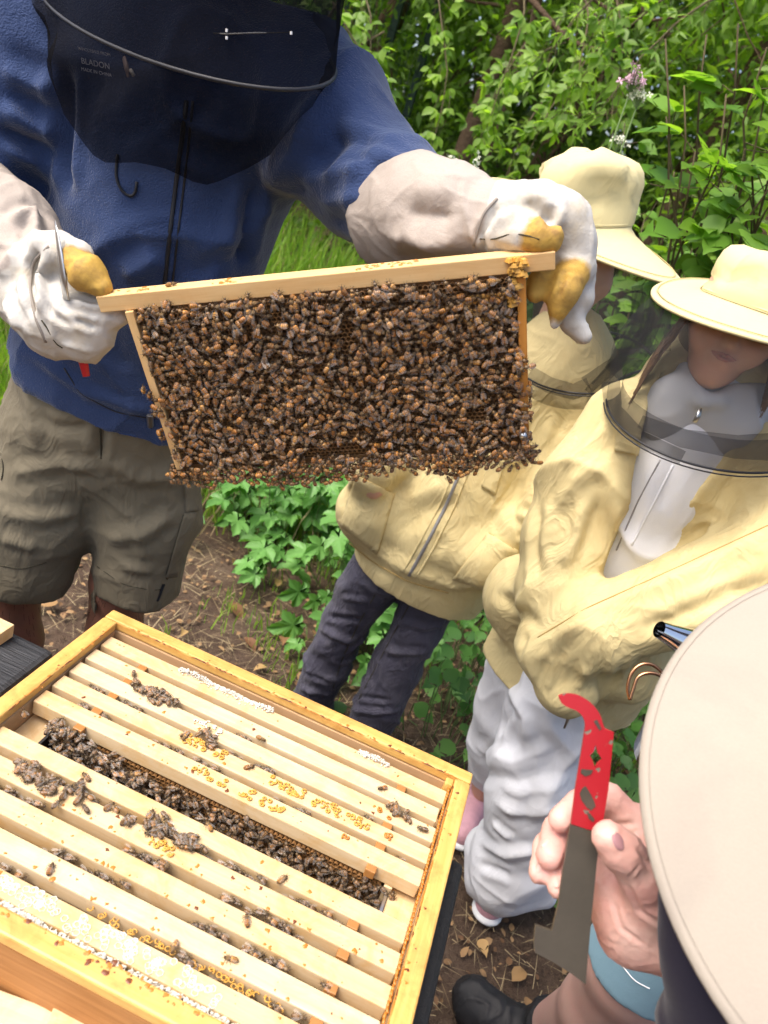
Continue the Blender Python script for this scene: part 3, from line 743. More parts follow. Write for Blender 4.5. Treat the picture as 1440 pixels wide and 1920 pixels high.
def grass(name, label, n, xr, yr, h, mat, dens=None, w=0.004, flat=False, lean=0.35):
    x = RNG.uniform(*xr, n); y = RNG.uniform(*yr, n)
    if dens is not None: k = dens(x, y) > RNG.uniform(0, 1, n); x, y = x[k], y[k]; n = len(x)
    z = ground_z(x, y)-0.008; H = RNG.uniform(h[0], h[1], n); a = RNG.uniform(0, 2*np.pi, n); b = RNG.uniform(0, 2*np.pi, n); ln = RNG.uniform(0.1, 1, n)*lean
    b0 = np.stack([x, y, z], 1); s = np.stack([np.cos(a), np.sin(a), 0*a], 1)*w*RNG.uniform(0.6, 1.4, n)[:, None]
    d = np.stack([np.cos(b)*ln, np.sin(b)*ln, np.ones(n)*(0.06 if flat else 1)], 1)*H[:, None]; d2 = np.stack([np.cos(b)*ln*2.6, np.sin(b)*ln*2.6, np.ones(n)*(0.08 if flat else 1.6)], 1)*H[:, None]
    up = A(0, 0, 0.012) if flat else 0
    V = np.stack([b0-s+up, b0+s+up, b0+d*0.6+s*.8+up, b0+d*0.6-s*.8+up, b0+d2*0.62+up], 1).reshape(-1, 3)
    o = np.arange(n)*5
    F = np.concatenate([np.stack([o, o+1, o+2], 1), np.stack([o, o+2, o+3], 1), np.stack([o+3, o+2, o+4], 1)])
    T = np.repeat(np.clip(0.5+0.35*RNG.normal(size=n), 0, 1), 5)
    ob = foliage(name, [(V, F, T)], mat); tag(ob, label, 'grass', kind='stuff')
dirt = lambda x, y: 1/(1+np.exp(-((np.hypot((x+0.30)/0.62, (y-1.95)/0.62)-1)*9)))
grass('grass', 'bright green grass growing behind and beside the beekeeper', 60000, (-4.5, 0.6), (2.3, 6.2), (.06, .24), M_grass, lambda x, y: np.clip(dirt(x, y)*(0.45+0.9*fbm(np.stack([x, y, 0*x], 1)*1.4, 2, 6)), 0, 1), 0.0035)
grass('tall_grass', 'tall grass blades standing behind the blue sleeve', 5200, (-3.0, 0.0), (3.2, 5.6), (.18, .50), M_grass, None, 0.004, lean=.3)
grass('short_grass', 'sparse grass tufts on the trodden soil', 16000, (-1.6, 1.6), (1.2, 3.2), (.02, .08), M_grass, lambda x, y: np.clip(fbm(np.stack([x, y, 0*x], 1)*3.5, 2, 9)*1.6-0.25, 0, 1), 0.0022)
grass('dry_grass', 'dry yellowish blades mixed into the grass behind the keeper', 5000, (-4.0, 0.5), (2.4, 6.0), (.06, .30), M_straw, None, 0.003, lean=.6)
grass('dry_straw', 'dry straw and pine needles lying on the bare soil', 15000, (-1.8, 1.6), (0.4, 3.2), (.02, .11), M_straw, None, 0.0011, flat=True, lean=1.0)

# brown crumbs of litter trodden into the soil
n_ = 5000; lx = RNG.uniform(-1.8, 1.6, n_); ly = RNG.uniform(0.4, 3.2, n_); lp = np.stack([lx, ly, ground_z(lx, ly)+.002], 1)
V_, F_, T_ = leaf_cloud(lp, rdir(n_, 1.0, (0, 0, 0.001))*A(1, 1, .15), rdir(n_, .25, (0, 0, 1)), RNG.uniform(.006, .028, n_), 'ovate', RNG.uniform(0, 1, n_))
tag(foliage('leaf_litter', [(V_, F_, T_)], leafmat('litter_brown', (.10, .05, .025), (.34, .21, .10), .1, rough=.8, tmul=.5)), 'fine brown leaf litter scattered over the bare soil', 'litter', kind='stuff')
# fallen leaves
ME_dead = [leaf_mesh('dead_leaf', 'ovate', M_dead), leaf_mesh('dead_leaf_broad', 'bramble', M_dead)]
for i, (px, py, s) in enumerate([(430, 1130, .10), (435, 1055, .08), (460, 1195, .08), (535, 1195, .07), (520, 1100, .06), (110, 1130, .1), (330, 1110, .07), (90, 1060, .07), (345, 1180, .06), (500, 1250, .06), (560, 1260, .06), (1050, 1700, .05), (960, 1840, .07), (900, 1760, .05), (1010, 1780, .05), (1070, 1880, .05), (880, 1700, .04), (990, 1870, .05), (920, 1890, .05), (850, 1410, .06), (870, 1380, .06), (900, 1350, .06), (1130, 1520, .05), (1190, 1600, .06), (740, 1350, .05), (280, 1090, .06), (160, 1180, .06), (590, 1190, .05), (1000, 1660, .04)]):
    s *= .75; q = PZ(px, py, 0.012); o = link('fallen_leaf', ME_dead[i % 2], None, loc=(q[0], q[1], 0.012), rot=(random.uniform(-.5, .5), random.uniform(-.5, .5), random.uniform(0, 6.28)), scale=(s, s, s*2.5))
    reg = 'soil below the beekeeper' if px < 600 else 'ground beside the hive and the white trousers'
    tag(o, 'dry brown fallen leaf lying on the '+reg, 'leaf', 'fallen leaves on the soil')
# ------------------------------------------------------------------ hive
HZ = 0.80
HA = A(-0.29177, 0.78977, 0); HB = A(0.20705, 0.71946, 0)
HX = unit(HB-HA); HY = A(-HX[1], HX[0], 0); HLEN = 0.504; HDEP = 0.404
def hvw(x, y, z): return HA+HX*x+HY*y+A(0, 0, z)
M_rim = wood('varnished_rim_wood', (0.70, 0.44, 0.14), (0.56, 0.30, 0.07), (0.34, 0.13, 0.03), 0.5, 0.8, 0.42, 0.4, 22)
M_inner = wood('tan_inner_wood', (0.55, 0.36, 0.19), (0.46, 0.28, 0.14), (0.36, 0.20, 0.09), 0.3, 0.8, 0.6, 0.25, 8)
M_brown = wood('brown_outer_wood', (0.42, 0.20, 0.07), (0.27, 0.115, 0.035), (0.18, 0.07, 0.025), 0.35, 1.0, 0.5, 0.3, 7)
M_pine = wood('pale_pine', (0.66, 0.50, 0.30), (0.56, 0.39, 0.20), (0.54, 0.30, 0.08), 0.6, 0.9, 0.6, 0.25, 20)
M_pine2 = wood('white_pine', (0.69, 0.55, 0.35), (0.60, 0.44, 0.25), (0.58, 0.35, 0.11), 0.5, 0.9, 0.6, 0.25, 15)
M_black = plain('black_painted_hive', (0.022, 0.023, 0.025), 0.6, 0.3, 0.3, 50, 0.6, bdist=0.003)
M_spacer = plain('brown_plastic_spacer', (0.36, 0.16, 0.045), 0.4, 0.5, 0.15, 60, 0.1)
M_prop = plain('orange_propolis', (0.45, 0.17, 0.025), 0.35, 0.5, 0.3, 200, 0.4)
M_prop2 = plain('dark_propolis', (0.15, 0.045, 0.015), 0.35, 0.5, 0.3, 200, 0.4)
M_wax = plain('yellow_wax', (0.56, 0.30, 0.055), 0.4, 0.4, 0.25, 150, 0.3)
M_waxw = plain('white_wax', (0.62, 0.59, 0.51), 0.45, 0.4, 0.15, 200, 0.4)
M_comb = plain('brown_brood_comb', (0.20, 0.10, 0.035), 0.5, 0.35, 0.4, 90, 0.3)
M_cap = plain('tan_cell_capping', (0.55, 0.29, 0.075), 0.6, 0.25, 0.25, 120, 0.5)
M_metal = plain('bare_steel', (0.55, 0.55, 0.54), 0.3, 0.5, 0.1, 40, 0.05, metallic=1.0)

hive = frame_empty('bee_hive', HA+A(0, 0, 0.33), HX, HY, A(0, 0, 1), label='open wooden beehive box with orange varnished rim full of frames', cat='beehive')
z1 = HZ-0.33; zb = z1-0.26; T = 0.0185
def hbox(name, lo, hi, mat, bev=0.0015, parent=None):
    """Board of the hive: its long side is its local X, so that the grain follows it."""
    lo = np.array(lo); hi = np.array(hi); c = (lo+hi)/2; s = (hi-lo)/2
    if s[1] > s[0]:
        o = MB().box((-s[1], -s[0], -s[2]), (s[1], s[0], s[2]), 0, bev).build(name, mat, parent or hive, loc=c, rot=(0, 0, math.pi/2))
    else:
        o = MB().box(-s, s, 0, bev).build(name, mat, parent or hive, loc=c)
    return o
# walls below, then the varnished rim boards on top
hbox('wall', (0, -T, zb), (HLEN, 0, z1-0.014), M_inner); hbox('wall', (0, -HDEP, zb), (HLEN, -HDEP+T, z1-0.014), M_brown)
hbox('wall', (0.0, -HDEP+T+.0005, zb), (T, -T-.0005, z1-0.014), M_inner); hbox('wall', (HLEN-T, -HDEP+T+.0005, zb), (HLEN, -T-.0005, z1-0.014), M_inner)
hbox('rim', (-.001, -T, z1-0.0135), (HLEN+.001, .001, z1), M_rim, 0.0025); hbox('rim', (-.001, -HDEP-.001, z1-0.0135), (HLEN+.001, -HDEP+T, z1), M_rim, 0.0025)
hbox('rim', (-.001, -HDEP+T+.0006, z1-0.0135), (T, -T-.0006, z1), M_rim, 0.0025); hbox('rim', (HLEN-T, -HDEP+T+.0006, z1-0.0135), (HLEN+.001, -T-.0006, z1), M_rim, 0.0025)
# ledges the frame lugs rest on
hbox('ledge', (T+.0004, -HDEP+T+.001, z1-0.075), (T+0.032, -T-.001, z1-0.040), M_pine); hbox('ledge', (HLEN-T-0.030, -HDEP+T+.001, z1-0.075), (HLEN-T-.0004, -T-.001, z1-0.040), M_pine)
MB().box((HLEN-T-0.0335, -HDEP+T+.002, z1-.074), (HLEN-T-0.0305, -T-.002, z1-.037)).build('metal_runner', M_metal, hive)
MB().box((T+0.0325, -HDEP+T+.002, z1-.074), (T+0.0355, -T-.002, z1-.037)).build('metal_runner', M_black, hive)
hbox('corner_block', (HLEN-T-.010, -T-.012, z1-.03), (HLEN-T-.0004, -T-.0008, z1-.004), M_rim)

def blob(mb, c, r, m=0, flat=0.35, jit=0.35, n=7):
    c = np.array(c, float); V = [c+A(0, 0, r*flat)]; F = []
    for k in range(n):
        a = 2*math.pi*k/n; q = r*random.uniform(1-jit, 1+jit); V.append(c+A(q*math.cos(a), q*math.sin(a), 0))
        V.append(c+A(q*.6*math.cos(a), q*.6*math.sin(a), r*flat*.8))
    for k in range(n):
        a, b = 1+2*k, 1+2*((k+1) % n); F += [(a, b, b+1, a+1), (a+1, b+1, 0)]
    mb.add(V, F, m)
# propolis smears along the inner edges of the rim
mb = MB()
for i in range(110):
    s = random.random()
    if s < .4: c = (random.uniform(.03, .48), -T+random.gauss(.002, .002), z1)
    elif s < .7: c = (HLEN-T+random.gauss(.002, .003), random.uniform(-.37, -.02), z1)
    else: c = (T-random.gauss(.002, .003), random.uniform(-.37, -.02), z1)
    blob(mb, c, random.choice((.0005, .0007, .001, .0018)), 0 if random.random() < .6 else 1, .3, .7)
for i in range(70): blob(mb, (random.uniform(.14, .48), -HDEP+random.uniform(.011, .0195), z1), random.uniform(.0006, .0026), 0 if random.random() < .6 else 1, .25)
blob(mb, (.262, -.3945, z1), .0034, 1, .2, .5); blob(mb, (.245, -.3935, z1), .003, 1, .2, .6)
for a_, b_, m_ in (((.03, -T), (.48, -T), 0), ((T, -.03), (T, -.37), 0), ((HLEN-T, -.03), (HLEN-T, -.37), 1)):
    for k in range(60):
        t = random.random(); L_ = random.uniform(.004, .02); x = a_[0]+(b_[0]-a_[0])*t; y = a_[1]+(b_[1]-a_[1])*t; dx, dy = unit(A(b_[0]-a_[0], b_[1]-a_[1]))
        mb.tube([(x+random.gauss(0, .0006), y+random.gauss(0, .0006), z1-.0015), (x+dx*L_/2, y+dy*L_/2, z1-.0006), (x+dx*L_, y+dy*L_, z1-.0015)], [.0002, .0009, .0002], 5, m=random.choice((0, 0, 1)))
mb.build('propolis', [M_prop, M_prop2], hive)['kind'] = 'stuff'
# brown propolis bead line along the right inner edge
mb = MB()
for i in range(70):
    y = -.02-.36*i/70; mb.tube([(HLEN-T-.0035, y, z1-.010), (HLEN-T-.0030+random.uniform(-.0008, .0008), y-.0056, z1-.010)], .0014, 5)
mb.build('propolis_bead', M_prop, hive, smooth=True)

# black lower body and the stand underneath
lower = frame_empty('lower_hive', HA+A(0, 0, 0.06), HX, HY, A(0, 0, 1), label='black lower hive body under the open wooden box', cat='hive body')
MB().box((-.006, -HDEP-.006, 0), (HLEN+.026, .004, .268), 0, .008).build('shell', M_black, lower)
MB().box((HLEN+.027, -.30, .05), (HLEN+.033, -.255, .20), 0, .001).build('strap_plate', plain('grey_strap', (.10, .11, .12), .5, .4), lower)
for x in (.03, HLEN-.07):
    for y in (-.05, -HDEP+.02): MB().box((x, y-.04, -.06), (x+.05, y, -.0005), 0, .003).build('foot', M_inner, lower)
MB().box((HLEN+.003, -.420, .272), (HLEN+.024, -.086, .690), 0, .006).build('side_panel', M_black, lower)

# black slatted lid lying beside the hive, on the neighbouring box
lidc = PZ(95, 1228, 0.73)
lid = frame_empty('hive_cover', lidc, HX, HY, A(0, 0, 1), label='black weathered wooden lid beside the hive next to the bare legs', cat='lid')
n = NT('black_weathered_wood'); co = n.coords((6, 160, 60)); g = n.noise(co, 2.2, 5, .6, .3)
n.bsdf(n.ramp(g, [(.35, (.010, .011, .014)), (.7, (.05, .052, .058))]), .55, .35, n.bump(g, .9, .003)); M_blackwood = n.m
mb = MB(); mb.box((-.44, -.27, -.03), (0, .01, 0), 0, .008); mb.build('board', M_blackwood, lid)
nb = frame_empty('neighbour_hive', A(lidc[0], lidc[1], 0), HX, HY, A(0, 0, 1), label='dark box standing under the black lid', cat='hive body')
MB().box((-.42, -.25, .0), (-.02, -.01, lidc[2]-.0315), 0, .004).build('box_shell', M_black, nb)
wq = PZ(2, 1183, .745); o = frame_empty('wood_wedge', wq, HX, HY, A(0, 0, 1), label='small pale wooden wedge lying on the black lid', cat='wood block')
MB().box((-.06, -.012, -.014), (.008, .014, .006), 0, .001).build('wedge', M_pine, o)

# pale boards in front of the hive
b0 = hvw(.20, -.455, 0)
brd = frame_empty('wooden_board', hvw(.02, -.452, .0), HX, HY, A(0, 0, 1), label='pale wooden board end standing against the brown hive front', cat='board')
def rotbox(lo, hi, name, mat, parent, loc, rz): return MB().box(lo, hi, 0, .0015).build(name, mat, parent, loc=loc, rot=(0, 0, rz))
c1 = PZ(282, 1890, .742)-np.array(brd.location); loc = A(c1@HX, c1@HY, .742)
rotbox((-.075, -.10, -.742), (0, 0, 0), 'post', M_pine, brd, loc, math.radians(14))
c2 = PZ(170, 1918, .735)-np.array(brd.location); loc = A(c2@HX, c2@HY, .735)
rotbox((-.22, -.10, -.05), (0, 0, 0), 'plank', M_pine2, brd, loc, math.radians(7))

# ------------------------------------------------------------------ comb
def comb_mesh(name, w, h, pitch=0.0054, depth=0.009, capped=None, seedv=0, skip=None, rim=0.82):
    """Hexagonal cells over [0,w] x [-h,0] in XZ, mouths towards -Y."""
    V, F, Mi = [], [], []; R = pitch/math.sqrt(3); rows = int(h/(pitch*math.sqrt(3)/2)); colsn = int(w/pitch); rnd = random.Random(seedv)
    ang = [math.radians(60*k+30) for k in range(6)]
    for j in range(rows):
        for i in range(colsn):
            x = (i+.5+(.5 if j % 2 else 0))*pitch; z = -(j+.5)*pitch*math.sqrt(3)/2
            if skip and skip(x, z): continue
            b = len(V); jx = rnd.uniform(-.03, .03)*pitch; yo = rnd.uniform(-.0003, .0003)
            for r, y in ((R*1.02, 0.0), (R*rim, yo-.0002), (R*rim*.93, depth*.5)):
                for a in ang: V.append((x+jx+r*math.cos(a), y, z+r*math.sin(a)))
            for k in range(6):
                q = (k+1) % 6; F.append((b+k, b+6+k, b+6+q, b+q)); Mi.append(0)
            cp = capped and capped(x, z, rnd)
            if cp:
                V.append((x, -.0014, z)); c = len(V)-1
                for k in range(6): F.append((b+6+k, c, b+6+(k+1) % 6)); Mi.append(1)
            else:
                for k in range(6):
                    q = (k+1) % 6; F.append((b+6+k, b+12+k, b+12+q, b+6+q)); Mi.append(0)
                F.append(tuple(b+12+k for k in range(6))); Mi.append(0)
    return mesh_np(name, V, F, smooth=False, mat_idx=Mi)

# ------------------------------------------------------------------ frames hanging in the hive
BARY = [-.034, -.065, -.095, -.125, -.1555, -.2230, -.2545, -.2875, -.3205, -.3530]; BW = .0215; BX0, BX1 = T+.003, HLEN-T-.0045
BZ = HZ-.012
flab = ['hive frame at the back of the box with white wax crumbs on its bar', 'second hive frame from the back wall', 'third hive frame from the back with bees clustered near its end', 'fourth hive frame from the back with orange wax clusters on top', 'hive frame just behind the open gap, its brood comb exposed', 'hive frame just in front of the open gap', 'seventh hive frame from the back, a honeycomb smear on its bar', 'eighth hive frame from the back, streaked with orange propolis', 'ninth hive frame from the back, clean and pale', 'hive frame nearest the front rim with white wax along its bar']
ME_bar = None; FR = []
def cap_brood(x, z, r): return (abs(x-.22)/.14)**2+((z+.10)/.075)**2 < 1 and r.random() < .93
for i, y in enumerate(BARY):
    fr = frame_empty('hive_frame', hvw(BX0, y-BW/2, BZ), HX, HY, A(0, 0, 1), label=flab[i], cat='hive frame', group='frames hanging in the open hive'); FR.append(fr)
    L = BX1-BX0+random.uniform(-.002, .001)
    MB().box((0, -BW/2, -.0185), (L, BW/2, 0), 0, .0012).build('top_bar', M_pine2 if i in (1, 2, 8) else M_pine, fr)
    for x in (.024, L-.033): MB().box((x, -.0125, -.21), (x+.009, .0125, -.0189), 0, .001).build('side_bar', M_pine, fr)
    for x in ((.062, L-.052) if i < 5 else (L-.050,)):   # spacers bridge the slot to the next bar
        MB().box((x-.0055, -BW/2-.0085, -.0115), (x+.0055, -BW/2-.0002, -.0012), 0, .0008).build('spacer', M_spacer, fr)
    cw = L-.07
    me = comb_mesh('comb_face', cw, .165 if i == 4 else .05, capped=cap_brood if i == 4 else (lambda x, z, r: r.random() < .12), seedv=i); me.materials.append(M_comb); me.materials.append(M_cap)
    link('comb', me, None, fr, loc=(.035, -.0125 if i == 4 else -.011, -.021 if i == 4 else -.024))
    MB().box((.034, -.008 if i != 4 else -.0075, -.19), (.034+cw, .011, -.0195)).build('midrib', M_comb, fr)
hbox('floor_board', (T, -HDEP+T, zb), (HLEN-T, -T, zb+.01), M_black)

# wax, burr comb and propolis on the bars (positions in hive metres)
def waxring(mb, c, r, m=0, z=.0012, th=.0009, open_=0.0):
    a0 = random.uniform(0, 6.28); pts = [(c[0]+r*math.cos(a0+t), c[1]+r*math.sin(a0+t), c[2]+z) for t in np.linspace(0, 2*math.pi*(1-open_), 7)]
    mb.tube(pts, th, 5, m)
def wax_cluster(fr, x0, x1, dens, mat_i, w=.018, y0=0):
    mb = MB(); n = int((x1-x0)/.0054*dens); 
    for k in range(n):
        x = random.uniform(x0, x1); y = y0+random.uniform(-w/2, w/2); waxring(mb, (x, y, 0), .0025*random.uniform(.8, 1.1), 0, open_=random.choice((0, 0, .3, .5)))
        if random.random() < .4: blob(mb, (x+.001, y, 0), .0018, 0, .6)
    return mb.build('burr_comb', mat_i, fr, smooth=True)
for i, x0, x1, d, mt, w, y0 in ((3, .185, .235, 3.0, M_wax, .012, .003), (3, .29, .335, 3, M_wax, .013, 0), (3, .345, .375, 2.6, M_wax, .013, 0), (3, .385, .41, 2.2, M_wax, .010, 0), (2, .175, .215, 1.4, M_waxw, .01, .003),
        (4, .215, .26, 1.2, M_wax, .013, 0), (4, .265, .285, 2.4, M_wax, .012, 0), (4, .295, .325, 2.2, M_wax, .012, 0), (6, .225, .25, 2.6, M_wax, .010, .0), (3, .43, .44, 2.5, M_prop, .006, 0), (4, .385, .395, 2, M_prop, .006, .003), (2, .41, .44, .8, M_prop, .016, 0)):
    wax_cluster(FR[i], x0-BX0, x1-BX0, d, mt, w, y0)
mb = MB()
for i, fr_y in enumerate(BARY):
    mb = MB()
    for k in range(26 if i in (6, 7, 4) else 12): blob(mb, (random.uniform(.01, .45), random.uniform(-.009, .009), .0), random.choice((.0006, .0009, .0012, .0022)), 0 if random.random() < .7 else 1, .3, .6)
    if i in (6, 7, 8): 
        for k in range(14):
            x = random.uniform(.05, .42); blob(mb, (x, -.0095+random.uniform(0, .002), 0), random.uniform(.001, .0026), 0, .3, .6)
    mb.build('propolis', [M_prop, M_prop2], FR[i])['kind'] = 'stuff'
# white wax crumbs on the back edge of the rearmost bar, and white comb between front bar and rim
mb = MB()
for k in range(1500):
    u = random.random(); x = (.10+.14*u if u < .93 else random.uniform(.345, .385)) if k % 5 else random.uniform(.345, .385)
    hgt = (.5+.5*math.sin(x*90)*math.sin(x*37))*.006; blob(mb, (x, .0107-abs(random.gauss(0, .0035)), random.uniform(0, hgt)), random.uniform(.0004, .0013), 0, .8, .6, 5)
mb.build('wax_crumbs', M_waxw, FR[0])['kind'] = 'stuff'
mb = MB()
for k in range(150):
    x = .12+.26*k/150+random.gauss(0, .002); waxring(mb, (x, -BW/2-.0048+random.gauss(0, .0022), -.0035), .0026, 0, 0, .0008)
for k in range(420):
    x = random.choice((random.uniform(.13, .17), random.uniform(.20, .40))); blob(mb, (x, -BW/2-.001-abs(random.gauss(0, .003)), random.uniform(-.004, .0)), random.uniform(.0006, .0022), 0, .5, .6, 6)
for k in range(120): waxring(mb, (random.uniform(.11, .33), random.uniform(-.009, .008), 0), .0030, 0, .0003, .0005)
mb.build('wax_crumbs', M_waxw, FR[9])['kind'] = 'stuff'
mb = MB()
for k in range(46): waxring(mb, (.20+.18*k/46+random.gauss(0, .004), -BW/2-.004+random.gauss(0, .0015), -.006), .0024, 0, 0, .0006, random.choice((0, .4)))
mb.build('burr_comb', M_wax, FR[8], smooth=True)
# ------------------------------------------------------------------ the frame held up, covered with bees
FO = A(-0.3377982, 0.7681875, 1.20750172); FX = unit(A(0.91662978, 0.01216407, 0.39955209)); FD = unit(A(0.38925681, 0.20021703, -0.89910638)); FN = unit(A(-0.09093392, 0.97967606, 0.17878995))
held = frame_empty('brood_frame', FO, FX, FN, -FD, label='wooden brood frame held up by the beekeeper, crowded with bees', cat='hive frame')
def fw(x, y, z): return FO+FX*x+FN*y-FD*z
M_frw = wood('frame_bar_wood', (0.76, 0.52, 0.25), (0.66, 0.40, 0.16), (0.60, 0.28, 0.07), 0.25, 0.9, 0.6, 0.25, 12)
M_side = wood('orange_side_bar_wood', (0.60, 0.27, 0.055), (0.47, 0.18, 0.03), (0.30, 0.10, 0.02), 0.4, 0.9, 0.5, 0.3, 16)
MB().box((-.0285, .0, -.0175), (.4485, .0215, .0), 0, .001).build('top_bar', M_frw, held)
for x in (0.0, .411):
    o = MB().box((-.0985, -.0145, -.0045), (.0985, .0145, .0045), 0, .0008).build('side_bar', M_frw if x == 0 else M_side, held, loc=(x+.0045, .0105, -.0178-.0987), rot=(0, math.pi/2, 0))
MB().box((.0, .001, -.2195), (.42, .0215, -.2105), 0, .001).build('bottom_bar', M_comb, held)
def cap_held(x, z, r):
    return ((x-.372)/.03)**2+((z+.030)/.018)**2 < 1 and r.random() < .8
me = comb_mesh('held_comb', .398, .190, capped=cap_held, seedv=4); me.materials.append(M_comb); me.materials.append(M_cap)
link('comb', me, None, held, loc=(.0105, -.001, -.0205))
MB().box((.0095, .0035, -.2104), (.4105, .0225, -.0185)).build('midrib', M_comb, held)
mb = MB()
for k in range(60):
    x = random.choice((random.gauss(.262, .006), random.gauss(.30, .018), random.gauss(.02, .01), random.gauss(.115, .01))); blob(mb, (x, random.uniform(.003, .018), .0), random.uniform(.001, .003), 0, .4, .5)
for k in range(26): blob(mb, (.416+random.gauss(0, .003), random.uniform(-.006, -.001), random.uniform(-.02, -.004)), random.uniform(.002, .005), 1, 1.0, .4)
for k in range(24): blob(mb, (.409+random.gauss(0, .003), -.003, random.uniform(-.05, -.004)), random.uniform(.002, .006), 1, .9, .5)
mb.build('propolis', [M_prop, M_wax], held)['kind'] = 'stuff'
MB().tube([fw(.413, -.010, -.196)-FO, fw(.413, -.004, -.196)-FO], .0045, 10)
bt = MB(); bt.tube([(.4135, -.014, -.193), (.4135, -.006, -.193)], [.0042, .0046], 10); bt.build('steel_pin', M_metal, held, smooth=True)

# ------------------------------------------------------------------ one bee
def uvell(c, r, n=8, m=6, taper=0.0):
    V, F = [], []
    for i in range(m+1):
        t = math.pi*i/m
        for j in range(n):
            a = 2*math.pi*j/n; y = -math.cos(t); s = math.sin(t)*(1-taper*max(0, -y)) if i not in (0, m) else 0.02
            V.append((c[0]+r[0]*s*math.cos(a), c[1]+r[1]*y, c[2]+r[2]*s*math.sin(a)))
    for i in range(m):
        for j in range(n): F.append((i*n+j, i*n+(j+1) % n, (i+1)*n+(j+1) % n, (i+1)*n+j))
    return V, [f[::-1] for f in F]
def bee_arrays(amber, dark, fuzz, bend=0.0):
    V, F, C = [], [], []
    def put(v, f, c):
        b = len(V); V.extend(v); F.extend([tuple(b+i for i in q) for q in f]); C.extend(c)
    prof = [(-.56, .015), (-.545, .06), (-.50, .115), (-.46, .145), (-.43, .160), (-.36, .178), (-.33, .183), (-.25, .186), (-.22, .184), (-.13, .170), (-.07, .13), (-.03, .06)]
    v = [(r*math.cos(2*math.pi*j/8), y, .17+r*.88*math.sin(2*math.pi*j/8)) for y, r in prof for j in range(8)]; f = [(i*8+j, (i+1)*8+j, (i+1)*8+(j+1) % 8, i*8+(j+1) % 8) for i in range(11) for j in range(8)]
    band = [1, 1, .9, .15, .95, .1, .9, .05, .85, .0, .3, 1]; col = []
    for b_ in band: col += [tuple(amber[c]*(1-b_)+dark[c]*1.3*b_ for c in range(3))]*8
    v = [(x, y, z-.10*max(0, -y-.2)*1.2+bend*max(0, -y-.1)*.0) for x, y, z in v]
    put(v, f, col)
    v, f = uvell((0, .11, .175), (.15, .16, .145), 8, 6); put(v, f, [fuzz]*len(v))
    v, f = uvell((0, .305, .15), (.105, .075, .10), 8, 5); put(v, f, [vary(dark, 1.4)]*len(v))
    def leg(pts, r):
        m = MB().tube(pts, r, 3, cap=False); put(m.v, m.f, [dark]*len(m.v))
    for s in (-1, 1):
        for y0, y1, x1 in ((.18, .30, .27), (.10, .12, .32), (.02, -.16, .30)):
            leg([(s*.08, y0, .12), (s*x1*.75, (y0+y1)/2, .17), (s*x1, y1, .0)], (.022, .02, .010))
        leg([(s*.04, .37, .19), (s*.10, .43, .24), (s*.14, .52, .20)], .011)
    return np.array(V), F, np.array(C)
def wing_arrays(s, spread=0.18):
    o = np.array([s*.06, .10, .29]); d = unit([s*spread, -1, .06]); side = unit(np.cross(d, (0, 0, 1)))*s
    pts = [o+d*t*.62+side*w*(-1) for t, w in ((0, 0), (.25, -.05), (.6, -.10), (.92, -.08), (1, .0), (.85, .07), (.5, .09), (.2, .05))]
    return np.array(pts), [tuple(range(8)) if s < 0 else tuple(range(7, -1, -1))]
n = NT('bee_body'); at_ = n.n('ShaderNodeAttribute'); at_.attribute_name = 'tint'; oi = n.n('ShaderNodeObjectInfo')
co = n.coords(); n.bsdf(n.mix(n.math('MULTIPLY', n.noise(co, 9, 2), .5), at_.outputs['Color'], (.10, .055, .02)), .42, .45, n.bump(n.noise(co, 30, 2), .5, .03)); M_bee = n.m
n = NT('bee_wing'); pb = n.n('ShaderNodeBsdfPrincipled'); pb.inputs['Base Color'].default_value = (.55, .50, .46, 1); pb.inputs['Roughness'].default_value = .18; pb.inputs['Specular IOR Level'].default_value = .9
tr = n.n('ShaderNodeBsdfTransparent'); mx = n.n('ShaderNodeMixShader'); mx.inputs[0].default_value = .15; n.l(tr.outputs[0], mx.inputs[1]); n.l(pb.outputs[0], mx.inputs[2]); n.l(mx.outputs[0], n.out.inputs[0]); M_wing = n.m
BEEV = [((.70, .29, .045), (.065, .034, .016), (.30, .17, .065)), ((.58, .23, .04), (.05, .027, .014), (.22, .13, .055)), ((.48, .22, .06), (.05, .03, .018), (.26, .17, .08)), ((.74, .36, .08), (.09, .05, .022), (.36, .22, .09))]
BEEV = [(vary(a_, 1.05), vary(d_, .75), vary(f_, .7)) for a_, d_, f_ in BEEV]
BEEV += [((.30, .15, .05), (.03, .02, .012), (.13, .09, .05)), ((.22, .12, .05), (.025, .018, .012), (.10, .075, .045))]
BEE = [bee_arrays(*c) for c in BEEV]
ME_bee = []
for V, F, C in BEE:
    me = mesh_np('bee', V, F, True, col=C); me.materials.append(M_bee); ME_bee.append(me)
WINGS = {}
ME_wing = []
for sp_ in (.16, .34):
    for s in (-1, 1):
        v, f = wing_arrays(s, sp_); me = mesh_np('bee_wing', v, f); me.materials.append(M_wing); ME_wing.append(me); WINGS[(sp_, s)] = (v, f)
BEES = []      # (pos, forward, up, length, variant, place)
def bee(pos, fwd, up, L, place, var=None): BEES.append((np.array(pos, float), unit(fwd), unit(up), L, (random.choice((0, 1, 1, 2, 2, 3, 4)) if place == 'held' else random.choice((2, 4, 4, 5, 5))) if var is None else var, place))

def scatter(n_try, sample, dmin, accept=None, met=None):
    pts = []; cell = {}
    for _ in range(n_try):
        p = sample()
        if accept and not accept(*p): continue
        k = (int(p[0]//dmin), int(p[1]//dmin)); ok = True
        for a in (-1, 0, 1):
            for b in (-1, 0, 1):
                for q in cell.get((k[0]+a, k[1]+b), ()):
                    if (q[0]-p[0])**2+(q[1]-p[1])**2 < dmin*dmin: ok = False
        if ok: cell.setdefault(k, []).append(p); pts.append(p)
    return pts
